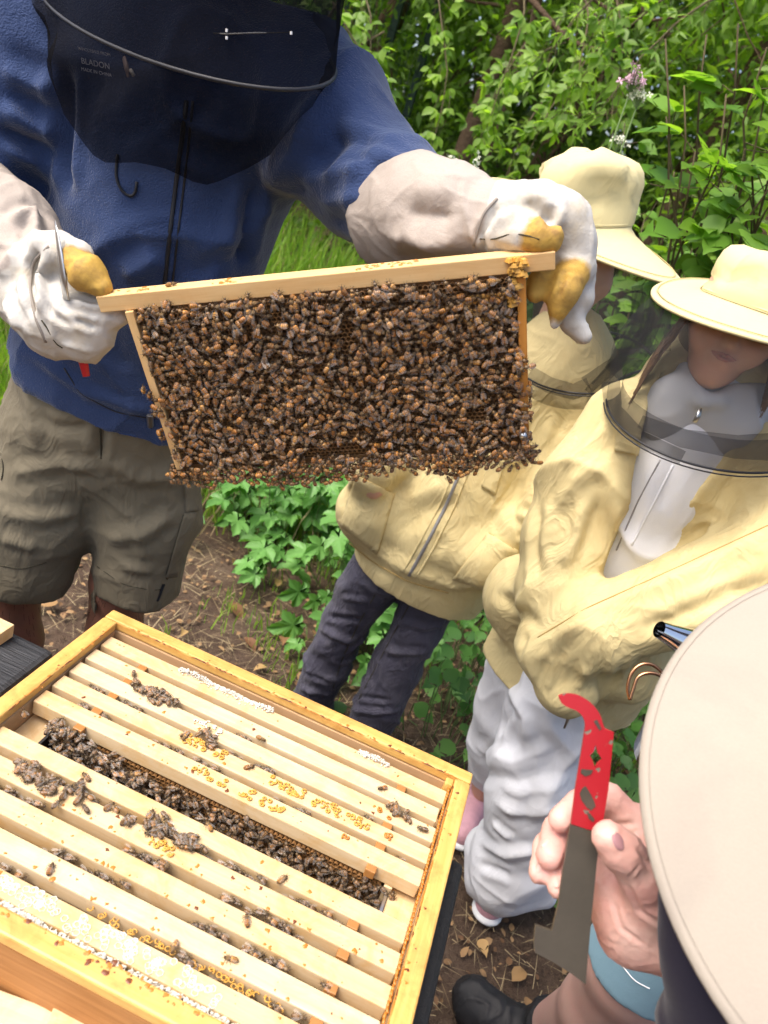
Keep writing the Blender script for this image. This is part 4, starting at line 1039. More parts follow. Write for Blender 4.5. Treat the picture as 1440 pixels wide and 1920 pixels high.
# bees on the held frame: dense, with a few bare patches of comb
def hole(x, z):
    h = ((x-.125)/.045)**2+((z+.078)/.022)**2 < 1 or ((x-.225)/.045)**2+((z+.112)/.016)**2 < 1
    h2 = (x > .29 and z > -.030) or ((x-.368)/.028)**2+((z+.034)/.014)**2 < 1
    return (h and random.random() < .85) or (h2 and random.random() < .93) or (-.1955 < z < -.190 and x > .03 and random.random() < .5)
pts = scatter(42000, lambda: (random.uniform(-.004, .422), random.uniform(-.222, -.019)), .0071, lambda x, z: not hole(x, z))
ang0 = lambda x, z: 1.9*float(noise(np.array([[x*16, z*16, .3]]), 4)[0])+2.2*float(noise(np.array([[x*40, z*40, 2.3]]), 5)[0])
for x, z in pts:
    a = ang0(x, z)+random.gauss(0, .75)+(math.pi if random.random() < .35 else 0)
    side = x < .010 or x > .411
    f = FX*math.sin(a)-FD*math.cos(a); up = -FN
    lay = random.random()
    if float(noise(np.array([[x*30, z*30, 7.]]), 12)[0]) < -.86: continue
    y = -.0015-(.0042 if lay < .25 else 0)
    if x < 0: up = unit(-FN-FX*.9)
    if x > .42: up = unit(-FN+FX*.9)
    if side and (-.10 < z or random.random() < .5): continue
    y -= .006 if side else 0.0
    if z < -.2: y -= .004*random.random()
    up = unit(up+FX*random.gauss(0, .32)+FD*random.gauss(0, .32))
    bee(fw(x, y, z), f-up*(f@up), up, random.uniform(.0152, .0182), 'held')
# bees hanging below the bottom bar in uneven clumps
def lowz(x): return -.2225-(.020*math.exp(-((x-.335)/.03)**2)+.016*math.exp(-((x-.16)/.10)**2)+.008*math.exp(-((x-.02)/.03)**2)+.006*math.exp(-((x-.40)/.03)**2))
for k in range(2):
    for x, z in scatter(12000, lambda: (random.uniform(-.006, .428), random.uniform(-.262, -.214)), .0058, lambda x, z: z > lowz(x)+random.gauss(0, .0025)):
        a = ang0(x, z)+random.gauss(0, .8); f = FX*math.sin(a)-FD*math.cos(a); up = unit(-FN*(1 if k == 0 else -.2)+FD*(.3+k)+FX*random.gauss(0, .3))
        bee(fw(x, (-.006 if k == 0 else .008)+random.uniform(-.003, .004), z), f-up*(f@up), up, random.uniform(.0125, .015), 'held')
# bees on the edges of the side bars and a few on the top bar
for i in range(14):
    z = random.uniform(-.215, -.13); s = random.choice((-1, -1, 1)); x = -.0005 if s < 0 else .4205; y = random.uniform(-.004, .02)
    a = random.uniform(0, 6.28); f = FN*math.sin(a)-FD*math.cos(a); bee(fw(x, y, z), f, FX*s+FN*-.3, .0135, 'held')
for x in (.035, .052, .108, .13, .148, .178, .20, .215, .235, .25, .268, .285, .30):
    a = random.gauss(0, .5); f = FX*math.sin(a)-FD*math.cos(a); bee(fw(x+random.gauss(0, .004), -.001, -.018+random.uniform(-.004, .003)), f, -FN, .0135, 'held')
bee(fw(.054, .012, .0002), FX*.8+FN*.3, -FD, .013, 'top_bar_held', 3)
# bees in the hive
def hb(x, y, z, f, up, place, L=None, var=None): bee(hvw(x, y, z), HX*f[0]+HY*f[1]+A(0, 0, f[2]), HX*up[0]+HY*up[1]+A(0, 0, up[2]), L or random.uniform(.0125, .0145), place, var)
yc = BARY[4]-BW-.0025     # exposed comb plane behind the gap
def gapok(x, z):
    edge = .02+.055*min(1, max(0, (x-.16)/.26))      # where bees start below the bar
    d = -(z)
    dens = 1.0 if x < .24 else (.85 if d < .02 else .95) if x < .43 else 1.0
    return d > (0.002 if x < .3 else .003+.006*random.random()) and random.random() < dens
for x, z in scatter(16000, lambda: (random.uniform(.062, .463), random.uniform(-.085, -.002)), .0070, gapok):
    a = random.uniform(0, 6.28); up = unit(A(random.gauss(0, .2), -1, .35+random.gauss(0, .2))); f = A(math.sin(a), .2, math.cos(a))
    f = f-up*(f@up); lift = random.choice((0, 0, .004))+(.006*random.random() if x < .2 else 0)
    hb(x, yc-lift+ (-.004 if x < .15 else 0), BZ-.018+z, f, up, 'gap')
for x, y in scatter(9000, lambda: (random.uniform(.07, .36), random.uniform(-.032, -.003)), .0078):     # bees filling the gap towards its left end
    t = (x-.07)/.29
    if random.random() < t*.55: continue
    a = random.uniform(0, 6.28); hb(x, yc+y, BZ-.020-.020*t+.6*y*t+random.uniform(-.006, .006), (math.sin(a), math.cos(a), .2), (random.gauss(0, .3), -.6, 1), 'gap')
for x, y in scatter(6000, lambda: (random.uniform(.055, .17), random.uniform(-.020, .004)), .0062):   # knot of bees at the left end of the gap
    t = (x-.055)/.115; a = random.uniform(0, 6.28); hb(x, BARY[4]-BW-.008+y*.5-.006*t, BZ-.004-.02*t+random.uniform(-.010, .004)*(1), (math.sin(a), math.cos(a), .1), (random.gauss(0, .3), -.5, 1), 'gap')
for i in range(460):     # bees down in the slots between bars
    j = random.choice((1, 2, 3, 5, 5, 6, 6, 7, 8, 2, 3)); x = random.uniform(.04, .46)
    if float(noise(np.array([[x*22, j*5.1, 0.]]), 3)[0]) < -.05: continue
    y = BARY[j]-BW-.0052 if j != 4 else None
    if j == 9: continue
    a = random.choice((0, math.pi))+random.gauss(0, .5); hb(x, y+random.gauss(0, .0012), BZ-.008+random.uniform(-.008, .005), (math.cos(a), math.sin(a)*.4, .2), (0, -.3, 1), 'slot')
for cx, cy, n_, sx in ((.115, -.093, 26, .016), (.135, -.098, 10, .012), (.10, -.262, 22, .014), (.145, -.258, 8, .01), (.23, -.252, 34, .022), (.25, -.250, 10, .012), (.435, -.100, 9, .012), (.075, -.262, 10, .01), (.205, -.1215, 9, .012)):
    for k in range(n_):     # small crowds spilling over the bars
        x = cx+random.gauss(0, sx); y = cy+random.gauss(0, .005); a = random.uniform(0, 6.28); hb(x, y, BZ+.0005+random.uniform(0, .002), (math.cos(a), math.sin(a), 0), (random.gauss(0, .2), random.gauss(0, .2), 1), 'crowd')
LONE = [((490, 1388), 'bee walking along the bar behind the open gap'), ((345, 1385), 'bee beside the orange wax on the fourth bar'), ((468, 1440), 'bee standing amid the wax clusters'), ((715, 1480), 'bee on the bar close to the small bee crowd'), ((735, 1515), 'bee alone on the third bar near its spacer'), ((250, 1455), 'bee on the bar just in front of the gap'), ((390, 1550), 'bee on the lip of the gap pointing away'), ((462, 1726), 'bee alone in the middle of the eighth bar'), ((430, 1800), 'bee upright on the ninth bar edge'), ((325, 1780), 'bee nearest the front rim on the last bar'), ((45, 1340), 'bee on the ledge at the end of the gap'), ((160, 1458), 'bee on the bar in front of the gap nearest its end'), ((345, 1380), 'bee next to the comb strings'), ((310, 1625), 'bee climbing up between the seventh and eighth bars'), ((530, 1650), 'bee peeking over the seventh bar'), ((95, 1630), 'bee on the edge of the ninth bar')]
for (px, py), lb in LONE:
    q = PZ(px, py, BZ); a = random.uniform(0, 6.28); BEES.append((q, A(math.cos(a), math.sin(a), 0), A(0, 0, 1), .0140, random.randrange(4), 'lone:'+lb))

# the 300 that show largest become things; the others one mass per place
def bee_scale(b): return b[3]/np.linalg.norm(b[0]-CAM_C)
vis = lambda b: (b[5] == 'held' and (b[0]-FO)@FN < .004) or b[5] in ('gap', 'crowd', 'top_bar_held') or b[5].startswith('lone')
order = sorted(range(len(BEES)), key=lambda i: -(bee_scale(BEES[i])+(1 if (BEES[i][5].startswith('lone') or BEES[i][5] == 'top_bar_held') else 0)) if vis(BEES[i]) else 1)
quota = {'held': 190, 'gap': 55, 'crowd': 36}; single = set()
for i in order:
    pl = BEES[i][5]
    pr = project(BEES[i][0])[0]
    if not (0 < pr[0] < 1440 and 0 < pr[1] < 1920): continue
    if pl.startswith('lone') or pl == 'top_bar_held': single.add(i)
    elif vis(BEES[i]) and quota.get(pl, 0) > 0 and len(single) < 298 : quota[pl] -= 1; single.add(i)
def bee_frame(b):
    f, u = b[1], b[2]; u = unit(u-f*(u@f)); r = np.cross(f, u); return r, f, u
def held_label(b):
    d = b[0]-FO; x = d@FX; z = -(d@FD)
    h = 'upper' if z > -.075 else 'middle' if z > -.15 else 'lower'
    s = 'beside the bare fingers-width of wood at the beekeeper' if False else ('keeper-tool end' if x < .14 else 'middle' if x < .28 else 'fingertip end')
    return 'striped brown bee on the %s part of the held frame, %s' % (h, s)
mass = {}
for i, b in enumerate(BEES):
    r, f, u = bee_frame(b)
    if i in single:
        o = bpy.data.objects.new('honey_bee', ME_bee[b[4]]); COL.objects.link(o)
        o.matrix_world = Matrix(((r[0], f[0], u[0], b[0][0]), (r[1], f[1], u[1], b[0][1]), (r[2], f[2], u[2], b[0][2]), (0, 0, 0, 1))) @ Matrix.Scale(b[3], 4)
        q = random.choice((0, 0, 2))
        for w in (0, 1):
            c = bpy.data.objects.new('wing', ME_wing[q+w]); COL.objects.link(c); c.parent = o
        pl = b[5]
        lb = held_label(b) if pl == 'held' else 'single bee standing on the top bar of the held frame' if pl == 'top_bar_held' else 'dark bee in the cluster inside the open gap of the hive' if pl == 'gap' else 'bee in a small crowd on the bars of the hive' if pl == 'crowd' else 'brown '+pl[5:]
        tag(o, lb, 'bee', {'held': 'bees on the held frame', 'gap': 'bees in the open gap of the hive', 'crowd': 'bees crowding on the hive bars'}.get(pl, 'single bees on the hive bars'))
    else: mass.setdefault('held' if b[5] == 'held' else 'hive', []).append(b)
for key, bs in mass.items():
    Vs, Fs, Cs, Ms, base = [], [], [], [], 0
    for b in bs:
        V, F, C = BEE[b[4]]; r, f, u = bee_frame(b); R = np.stack([r, f, u], 0); k = random.choice((.16, .16, .34))
        parts_ = [(V, F, C, 0)]+[(WINGS[(k, s)][0], WINGS[(k, s)][1], np.zeros((8, 3)), 1) for s in (-1, 1)]
        for v, fc, c, m in parts_:
            Vs.append(b[0]+(v @ R)*b[3]); Fs += [tuple(base+j for j in q) for q in fc]; Cs.append(c); Ms += [m]*len(fc); base += len(v)
    me = mesh_np('bee_mass', np.concatenate(Vs), Fs, True, mat_idx=Ms, col=np.concatenate(Cs)); me.materials.append(M_bee); me.materials.append(M_wing)
    o = link('bee_swarm', me); tag(o, 'mass of brown bees covering the held brood frame' if key == 'held' else 'bees crowding in the slots and open gap of the hive', 'bees', kind='stuff')
print('BEES', len(BEES), len(single))
# ------------------------------------------------------------------ tools for figures
from mathutils.bvhtree import BVHTree
def PC(px, py, zc): return CAM_C+CAM_M @ (A((px-720)/FPX, (py-960)/FPX, 1.0)*zc)
def bvh(V, Q): return BVHTree.FromPolygons([tuple(v) for v in V], [tuple(int(i) for i in q) for q in Q])
def hit(b, px, py, off=0.0):
    d = CAM_M @ A((px-720)/FPX, (py-960)/FPX, 1.0); d = unit(d)
    r = b.ray_cast(Vector(CAM_C), Vector(d), 6.0)
    if r[0] is None: return None, None
    n = np.array(r[1]); n = n if n@d < 0 else -n
    return np.array(r[0])+n*off, n
def surf_line(b, pts, off=0.001, step=9):
    out = []
    for (x0, y0), (x1, y1) in zip(pts[:-1], pts[1:]):
        k = max(2, int(math.hypot(x1-x0, y1-y0)/step))
        for i in range(k):
            q, n = hit(b, x0+(x1-x0)*i/k, y0+(y1-y0)*i/k, off)
            if q is not None: out.append(q)
    return out
def seam(b, pts, name, mat, parent, r=0.0012, off=0.0, flat=None):
    L = surf_line(b, pts, off)
    if len(L) < 3: return None
    L = np.array(L)
    for _ in range(2): L[1:-1] = (L[:-2]+2*L[1:-1]+L[2:])/4
    return MB().tube(list(L), r, 6).build(name, mat, parent, smooth=True, world=True)
def surf_patch(b, quad, name, mat, parent, off=0.004, th=0.004, nx=12, ny=10, puff=0.0):
    """A sewn-on piece of cloth: follows the garment below and stands a little proud of it."""
    (ax, ay), (bx, by), (cx, cy), (dx, dy) = quad; top = []; bot = []
    for j in range(ny+1):
        for i in range(nx+1):
            u, v = i/nx, j/ny; x = (ax*(1-u)+bx*u)*(1-v)+(dx*(1-u)+cx*u)*v; y = (ay*(1-u)+by*u)*(1-v)+(dy*(1-u)+cy*u)*v
            q, n = hit(b, x, y, 0)
            if q is None: q, n = top[-1] if False else (None, None)
            top.append(None if q is None else q+n*(off+puff*math.sin(math.pi*u)*math.sin(math.pi*v))); bot.append(None if q is None else q-n*th)
    good = [p for p in top if p is not None]
    if len(good) < len(top)*0.6: return None
    med = np.median([np.linalg.norm(p-CAM_C) for p in good])
    lastt = good[0]
    for k in range(len(top)):
        if top[k] is None: top[k] = lastt; bot[k] = lastt
        lastt = top[k]
    w = nx+1; N = len(top); V = top+bot; F = []
    for j in range(ny):
        for i in range(nx):
            a = j*w+i; F.append((a, a+w, a+w+1, a+1))
    edge = [i for i in range(w)]+[j*w+nx for j in range(1, ny+1)]+[ny*w+i for i in range(nx-1, -1, -1)]+[j*w for j in range(ny-1, 0, -1)]
    for k in range(len(edge)):
        a, c = edge[k], edge[(k+1) % len(edge)]; F.append((a, c, c+N, a+N))
    return world_mesh(name, V, F, mat, parent)
def garment(name, body, mats, parent, fl=(), crumple=None, cut=None, lap=0, tint=0):
    V, Q = body.mesh(cut=cut)
    if lap: V = laplace(V, Q, lap)
    if fl or crumple:
        b0 = bvh(V, Q); fl2 = []
        for pts, w, hgt in fl:          # crease lines are laid onto the garment's own surface
            L = []
            for p0, p1 in zip(pts[:-1], pts[1:]):
                for t in (0, .33, .66): L.append(np.asarray(p0)*(1-t)+np.asarray(p1)*t)
            L.append(np.asarray(pts[-1])); L2 = []
            for p in L:
                x, y, _ = project(p)[0]; q, n = hit(b0, x, y)
                if q is not None: L2.append(q)
            if len(L2) > 1: fl2.append((L2, w, hgt))
        V = folds(V, Q, fl2, crumple)
    if tint:
        W_ = np.eye(3)[np.clip(np.array([q[4] for q in body.p])[body.vert_prim], 0, 2)]; W_ = laplace(W_, Q, tint)
        o = world_mesh(name, V, Q, mats, parent, col=W_); return o, bvh(V, Q)
    o = world_mesh(name, V, Q, mats, parent, mat_idx=body.face_mat if isinstance(mats, (list, tuple)) else None)
    return o, bvh(V, Q)
def plane_cut(p, n):
    p = np.asarray(p, float); n = unit(n); return lambda X: (X-p)@n
def loft(name, rings, mat, parent, closed=True, world=True):
    V = [p for r in rings for p in r]; m = len(rings[0]); F = []
    for i in range(len(rings)-1):
        for j in range(m if closed else m-1):
            a, b = i*m+j, i*m+(j+1) % m; F.append((a, b, b+m, a+m))
    return world_mesh(name, np.array(V), F, mat, parent)
def ell(c, a, b, n=40, t0=0.0, t1=2*math.pi, end=False):
    return [np.asarray(c)+np.asarray(a)*math.cos(t)+np.asarray(b)*math.sin(t) for t in np.linspace(t0, t1, n, endpoint=end)]

M_fleece = cloth('blue_fleece', (0.036, 0.060, 0.145), 0.25, 420, 0.9, 0.95, 0.35, 0.6, 16, wdist=.008, rel=.002)
M_olive = cloth('olive_cotton', (0.185, 0.160, 0.110), 0.2, 1200, 0.2, 0.85, 0.05, 0.3, 14, crease=.35)
M_canvas = cloth('canvas_cuff', (0.40, 0.345, 0.30), 0.10, 1100, 0.35, 0.9, 0.1, 0.3, 16)
M_leather = cloth('white_glove_leather', (0.60, 0.60, 0.57), 0.08, 500, 0.15, 0.55, 0.0, 0.35, 45, dirt=(0.52, 0.36, 0.13), dirt_amt=0.55, wdist=.003)
M_yleather = cloth('yellow_stained_leather', (0.55, 0.36, 0.09), 0.2, 500, 0.15, 0.5, 0.0, 0.4, 50, dirt=(0.30, 0.17, 0.05), dirt_amt=0.7, wdist=.003)
n = NT('bee_glove'); co = n.coords(); at_ = n.n('ShaderNodeAttribute'); at_.attribute_name = 'tint'; sp3 = n.n('ShaderNodeSeparateColor'); n.l(at_.outputs['Color'], sp3.inputs[0])
leath = n.mix(n.ramp(n.noise(co, 30, 5, .6, .5), [(.46, (0, 0, 0)), (.8, (.85, .85, .85))]), (.50, .48, .44), (.40, .32, .20)); yl = n.mix(n.ramp(n.noise(co, 45, 5, .65, .4), [(.42, (0, 0, 0)), (.7, (1, 1, 1))]), (.50, .31, .065), (.26, .15, .05))
yw = n.ramp(n.math('ADD', sp3.outputs[2], n.math('SUBTRACT', n.math('MULTIPLY', n.noise(co, 60, 4, .6), .7), .35)), [(.35, (0, 0, 0)), (.7, (1, 1, 1))]); cv = n.mix(n.noise(co, 700, 2), (.34, .29, .25), (.42, .365, .32))
n.bsdf(n.mix(n.ramp(sp3.outputs[0], [(.45, (0, 0, 0)), (.55, (1, 1, 1))]), n.mix(yw, leath, yl), cv), .7, .25, n.bump(n.noise(co, 500, 3), .3, .0008, n.bump(n.noise(co, 55, 5, .6, .6), .5, .003))); M_glove = n.m
M_brownskin = skin('tanned_leg_skin', (0.26, 0.125, 0.085), (0.32, 0.14, 0.10))
M_hair = plain('dark_hair', (0.03, 0.02, 0.014), 0.5, 0.4, 0.3, 80, 0.4)
M_dark = plain('black_zip', (0.012, 0.013, 0.018), 0.5, 0.4)
M_thread = plain('stitch_thread', (0.05, 0.045, 0.03), 0.8, 0.2)
M_veilblack = net('black_veil_net', (0.006, 0.006, 0.008), 0.70, 0.9, 0.25)
M_veilskirt = net('black_veil_skirt', (0.006, 0.006, 0.008), 0.70, 0.9, 0.40)
M_wire = plain('dark_wire', (0.022, 0.023, 0.028), 0.5, 0.4, metallic=0.2)
M_shoe = plain('black_shoe', (0.015, 0.015, 0.017), 0.6, 0.3, 0.3, 40, 0.5)

# ------------------------------------------------------------------ the beekeeper
keeper = empty('person', A(-0.49, 1.13, 0), label='beekeeper in blue fleece jacket, cargo shorts and black veil holding up the frame', cat='person')
B = Body(0.008, 0.03)
kneeL, kneeR = P(22, 1075, 1.12), P(226, 1090, 1.16); hipL, hipR = P(110, 800, 1.13), P(262, 840, 1.15)
footL = A(kneeL[0]-.01, kneeL[1]+.03, .07); footR = A(kneeR[0]-.01, kneeR[1]+.03, .07)
for kn, hp, ft in ((kneeL, hipL, footL), (kneeR, hipR, footR)):
    cf = kn*.62+ft*.38+A(0, .018, 0)
    B.chain([hp, kn, cf, ft], [.058, .050, .056, .036]); B.chain([ft+A(0, .02, -.03), ft+A(-.01, -.13, -.045)], [.038, .030])
nk = P(335, 60, 1.06); hd = nk+A(0, -.02, .17)
B.chain([P(205, 780, 1.16), P(270, 540, 1.14), P(335, 260, 1.13)], [.09, .09, .10]); B.chain([P(335, 230, 1.1), nk, nk+A(0, 0, .08)], [.09, .055, .055])
B.cap(hd, hd+A(0, 0, .06), .085, .08, flat=((1, 0, 0), .88)); B.ball(hd+A(0, -.085, .0), .016, k=.02); B.ball(hd+A(0, -.06, -.075), .035, k=.03)
for s in (-1, 1): B.ball(hd+A(s*.078, .0, .01), .018, k=.01, flat=((1, 0, 0), .5)); B.ball(hd+A(s*.032, -.088, .03), .014, sub=True, k=.01)
B.ball(hd+A(0, -.088, -.045), .010, sub=True, k=.008, flat=((0, 0, 1), .4))
shR, elR, wrR = P(560, 170, 1.09), P(690, 345, 1.0), P(885, 418, .85); shL, elL, wrL = P(70, 90, 1.08), P(-95, 345, 1.02), P(70, 545, .84)
B.chain([shR, elR, wrR], [.05, .042, .03]); B.chain([shL, elL, wrL], [.05, .042, .03])
o, _ = garment('body', B, M_brownskin, keeper)
for s, ft in ((0, footL), (1, footR)):
    S = Body(.006, .02); S.chain([ft+A(0, .03, -.035), ft+A(-.01, -.15, -.04)], [.046, .040]); S.cap(ft+A(0, .015, -.02), ft+A(0, .01, .03), .047, .046)
    garment('shoe', S, M_shoe, keeper, cut=lambda X: .004-X[..., 2])
# hair-like darkening of the legs comes from real short hairs
mb = MB()
for kn, ft in ((kneeL, footL), (kneeR, footR)):
    for i in range(420):
        t = random.uniform(.0, .9); c = kn*(1-t)+ft*t; a = random.uniform(2.6, 6.8); r = .055-.012*t
        q = c+A(math.cos(a)*r, math.sin(a)*r, 0); mb.tube([q, q+A(math.cos(a)*.004, math.sin(a)*.004, -.012)], .00035, 3, cap=False)
mb.build('leg_hair', M_hair, keeper, world=True)['kind'] = 'stuff'

J = Body(.0055, .035)
ax = [P(345, 215, 1.11), P(322, 330, 1.11), P(287, 470, 1.11), P(248, 600, 1.12), P(212, 715, 1.13), P(180, 815, 1.14)]
fd = (A(.12, 1, -.05), .74)
J.chain(ax, [.172, .165, .156, .156, .162, .168], flat=fd)
J.chain([shL+A(.02, 0, -.02), P(330, 130, 1.10), shR+A(-.01, 0, -.02)], [.088, .10, .09], k=.05)
J.chain([P(335, 130, 1.09), P(335, 40, 1.07)], [.085, .075])
J.chain([shR, elR*.55+shR*.45, elR, P(735, 380, .95), P(800, 400, .90)], [.088, .080, .070, .054, .042]); J.chain([shL, elL*.5+shL*.5, elL, P(-30, 420, .94), P(40, 500, .88)], [.088, .084, .074, .058, .045])
axd = unit(ax[5]-ax[3]); hemp = P(207, 730, 1.13)
f = lambda pts: [P(*p) for p in pts]
fl = [(f([(600, 175, 1.02), (560, 290, 1.0), (520, 345, 1.0)]), .022, .012), (f([(640, 240, 1.0), (600, 330, .98)]), .016, -.008), (f([(560, 340, 1.0), (640, 330, .97), (740, 300, .95)]), .02, .013), (f([(590, 385, .98), (680, 370, .95), (780, 345, .92)]), .018, .012), (f([(620, 260, 1.0), (700, 265, .98)]), .014, -.007), (f([(660, 300, .96), (770, 330, .92)]), .012, -.008),
      (f([(118, 120, 1.0), (119, 240, 1.0), (125, 360, 1.0)]), .016, -.018), (f([(0, 130, 1.0), (60, 160, .98), (112, 170, .98)]), .018, .010), (f([(0, 200, 1.0), (60, 235, .98), (112, 250, .98)]), .018, .011), (f([(0, 280, 1.0), (60, 300, .97), (100, 330, .97)]), .018, .010), (f([(0, 240, 1.0), (80, 285, .98)]), .012, -.008),
      (f([(230, 520, .99), (270, 500, .98), (300, 480, .98)]), .022, .010), (f([(320, 700, 1.0), (380, 580, .99), (420, 460, .99)]), .03, .012), (f([(350, 520, .99), (470, 470, 1.02)]), .02, -.006), (f([(120, 430, 1.0), (140, 560, 1.0), (120, 660, 1.0)]), .03, .010), (f([(60, 660, 1.0), (160, 740, 1.0), (290, 780, 1.0)]), .012, .006), (f([(200, 600, 1.0), (230, 700, 1.0)]), .025, -.006), (f([(480, 340, 1.0), (460, 430, 1.0), (455, 500, 1.0)]), .016, -.012)]
jk, jb = garment('fleece_jacket', J, M_fleece, keeper, fl, [(5.5, .009, (.3, 0, 1), 1.6, 3), (13, .0035, (.5, 0, 1), 1.3, 8)], cut=lambda X: np.maximum(plane_cut(hemp, axd)(X), -plane_cut(P(335, 40, 1.07), (0, 0, -1))(X)*0-9))
seam(jb, [(350, 190), (332, 330), (315, 470), (298, 640), (288, 792)], 'zip', M_dark, keeper, .0030)
seam(jb, [(362, 190), (347, 330), (330, 470), (312, 640), (300, 790)], 'zip_flap_seam', M_dark, keeper, .0016)
seam(jb, [(120, 690), (150, 738), (215, 772), (288, 786)], 'hem_seam', M_dark, keeper, .0013)
seam(jb, [(222, 290), (218, 330), (228, 358), (246, 372), (256, 362), (258, 330)], 'drawcord', M_dark, keeper, .0018, .002)
MB().tube([hit(jb, 280, 775, .004)[0], hit(jb, 282, 797, .004)[0]], .005, 6).build('zip_pull', M_metal, keeper, world=True)

SH = Body(.006, .028)
SH.chain([P(222, 690, 1.13), P(205, 770, 1.14)], [.150, .155], flat=(A(.1, 1, 0), .78))
SH.chain([P(125, 810, 1.13), P(70, 950, 1.12), P(18, 1105, 1.115)], [.105, .100, .098], flat=(A(.1, 1, 0), .95)); SH.chain([P(275, 840, 1.15), P(278, 960, 1.155), P(250, 1140, 1.16)], [.096, .086, .080], flat=(A(.1, 1, 0), .95))
def cutshorts(X):
    l = plane_cut(P(30, 1070, 1.12), P(18, 1105, 1.115)-P(70, 950, 1.12))(X); r = plane_cut(P(255, 1102, 1.16), P(250, 1140, 1.16)-P(278, 960, 1.155))(X)
    mid = (X-P(178, 960, 1.14))@unit(P(278, 960, 1.155)-P(70, 950, 1.12)); return np.where(mid < 0, l, r)
fl = [(f([(185, 880, 1.06), (120, 870, 1.04), (20, 890, 1.04)]), .016, .006), (f([(0, 960, 1.03), (80, 975, 1.03), (150, 960, 1.05)]), .016, .006), (f([(0, 1010, 1.03), (70, 1030, 1.03)]), .014, .005), (f([(190, 800, 1.04), (186, 860, 1.04)]), .012, -.010), (f([(210, 870, 1.08), (260, 900, 1.07), (340, 890, 1.09)]), .02, .007), (f([(200, 1010, 1.09), (270, 1000, 1.08), (330, 960, 1.08)]), .018, .008), (f([(230, 1060, 1.09), (290, 1070, 1.08)]), .014, .006), (f([(60, 780, 1.03), (110, 800, 1.02), (170, 800, 1.03)]), .014, -.005), (f([(30, 700, 1.05), (60, 770, 1.03), (70, 850, 1.03)]), .018, .006)]
sh, sb = garment('cargo_shorts', SH, M_olive, keeper, fl, [(8, .004, (0, 0, 1), 1.6, 4), (22, .0018, None, 1, 6)], cut=cutshorts)
surf_patch(sb, [(344, 908), (372, 905), (370, 958), (348, 960)], 'pocket_flap', M_olive, keeper, .005); surf_patch(sb, [(345, 962), (366, 960), (330, 1080), (310, 1082)], 'cargo_pocket', M_olive, keeper, .004)
seam(sb, [(344, 965), (325, 1030), (309, 1085), (318, 1088)], 'pocket_seam', M_thread, keeper, .0012); seam(sb, [(0, 1060), (40, 1068), (96, 1052)], 'hem_stitch', M_thread, keeper, .0011); seam(sb, [(182, 1062), (230, 1096), (290, 1108), (316, 1102)], 'hem_stitch', M_thread, keeper, .0011)
seam(sb, [(0, 690), (20, 665), (40, 650)], 'pocket_seam', M_thread, keeper, .0015); seam(sb, [(2, 850), (8, 880), (0, 910)], 'pocket_seam', M_thread, keeper, .0014); seam(sb, [(188, 795), (190, 870)], 'fly_seam', M_thread, keeper, .0014)
q = hit(sb, 306, 1095, .002)[0]
if q is not None: MB().tube([q, q+A(-.004, -.004, -.035)], .0028, 6).build('drawstring_toggle', M_dark, keeper, world=True)

# gloves: canvas gauntlet, white leather hand, stained yellow finger ends
G = Body(.003, .012)
G.chain([P(738, 412, .93), P(790, 402, .90), P(850, 408, .865), P(905, 420, .845)], [.061, .060, .050, .037], 0, k=.02)
G.chain([P(900, 424, .842), P(950, 408, .835), P(1010, 398, .832), P(1058, 415, .832), P(1078, 455, .832)], [.031, .030, .027, .024, .021], 1, k=.018)
G.chain([P(930, 440, .815), P(975, 440, .795)], [.020, .0165], 1); G.chain([P(970, 441, .796), P(1010, 444, .787), P(1036, 449, .785)], [.0145, .0150, .0118], 2, k=.006)
G.chain([P(1060, 440, .83), P(1036, 490, .832)], [.016, .014], 1); G.chain([P(1022, 505, .826), P(1008, 530, .812), P(1003, 552, .802)], [.0118, .0118, .0095], 2, k=.005)
G.chain([P(1078, 455, .83), P(1086, 500, .826)], [.019, .018], 1); G.chain([P(1072, 515, .812), P(1056, 548, .802), P(1048, 578, .800)], [.0165, .0165, .0125], 2, k=.008); G.chain([P(1048, 580, .80), P(1040, 608, .80)], [.0085, .0062], 1, k=.004)
G.chain([P(1088, 490, .84), P(1086, 560, .832), P(1070, 600, .826), P(1094, 630, .822)], [.016, .0145, .012, .0095], 1, k=.006)
def cutR(X): return -plane_cut(P(722, 414, .94), P(790, 402, .90)-P(738, 412, .93))(X)
fl = [(f([(912, 500, .80), (900, 440, .80), (935, 380, .80)]), .006, -.006), (f([(985, 372, .80), (1010, 395, .80), (1030, 420, .80)]), .008, -.006), (f([(1040, 385, .8), (1030, 420, .8)]), .007, -.005), (f([(930, 415, .80), (960, 405, .80), (1000, 405, .8)]), .008, .004), (f([(760, 400, .86), (850, 405, .82)]), .02, -.006), (f([(720, 440, .88), (800, 455, .86), (870, 450, .83)]), .02, .006), (f([(1060, 510, .79), (1045, 560, .785)]), .004, -.003)]
g1, gb = garment('glove', G, M_glove, keeper, fl, [(22, .0012, None, 1, 3), (48, .0009, None, 1, 7)], cut=cutR, tint=45)
seam(gb, [(932, 372), (906, 400), (893, 440), (886, 472)], 'glove_seam', plain('grey_seam', (.25, .22, .19), .8, .2), keeper, .0016)
seam(gb, [(900, 448), (930, 450), (950, 438), (985, 440), (1020, 452)], 'thumb_seam', M_thread, keeper, .0007)
G = Body(.003, .012)
G.chain([P(-60, 395, .96), P(0, 450, .90), P(45, 505, .87), P(75, 545, .845)], [.075, .068, .056, .046], 0, k=.025)
G.chain([P(72, 560, .835), P(112, 592, .812), P(158, 600, .80)], [.044, .042, .031], 1, k=.02); G.chain([P(160, 592, .798), P(205, 588, .795), P(226, 592, .793)], [.024, .0165, .0105], 1, k=.01)
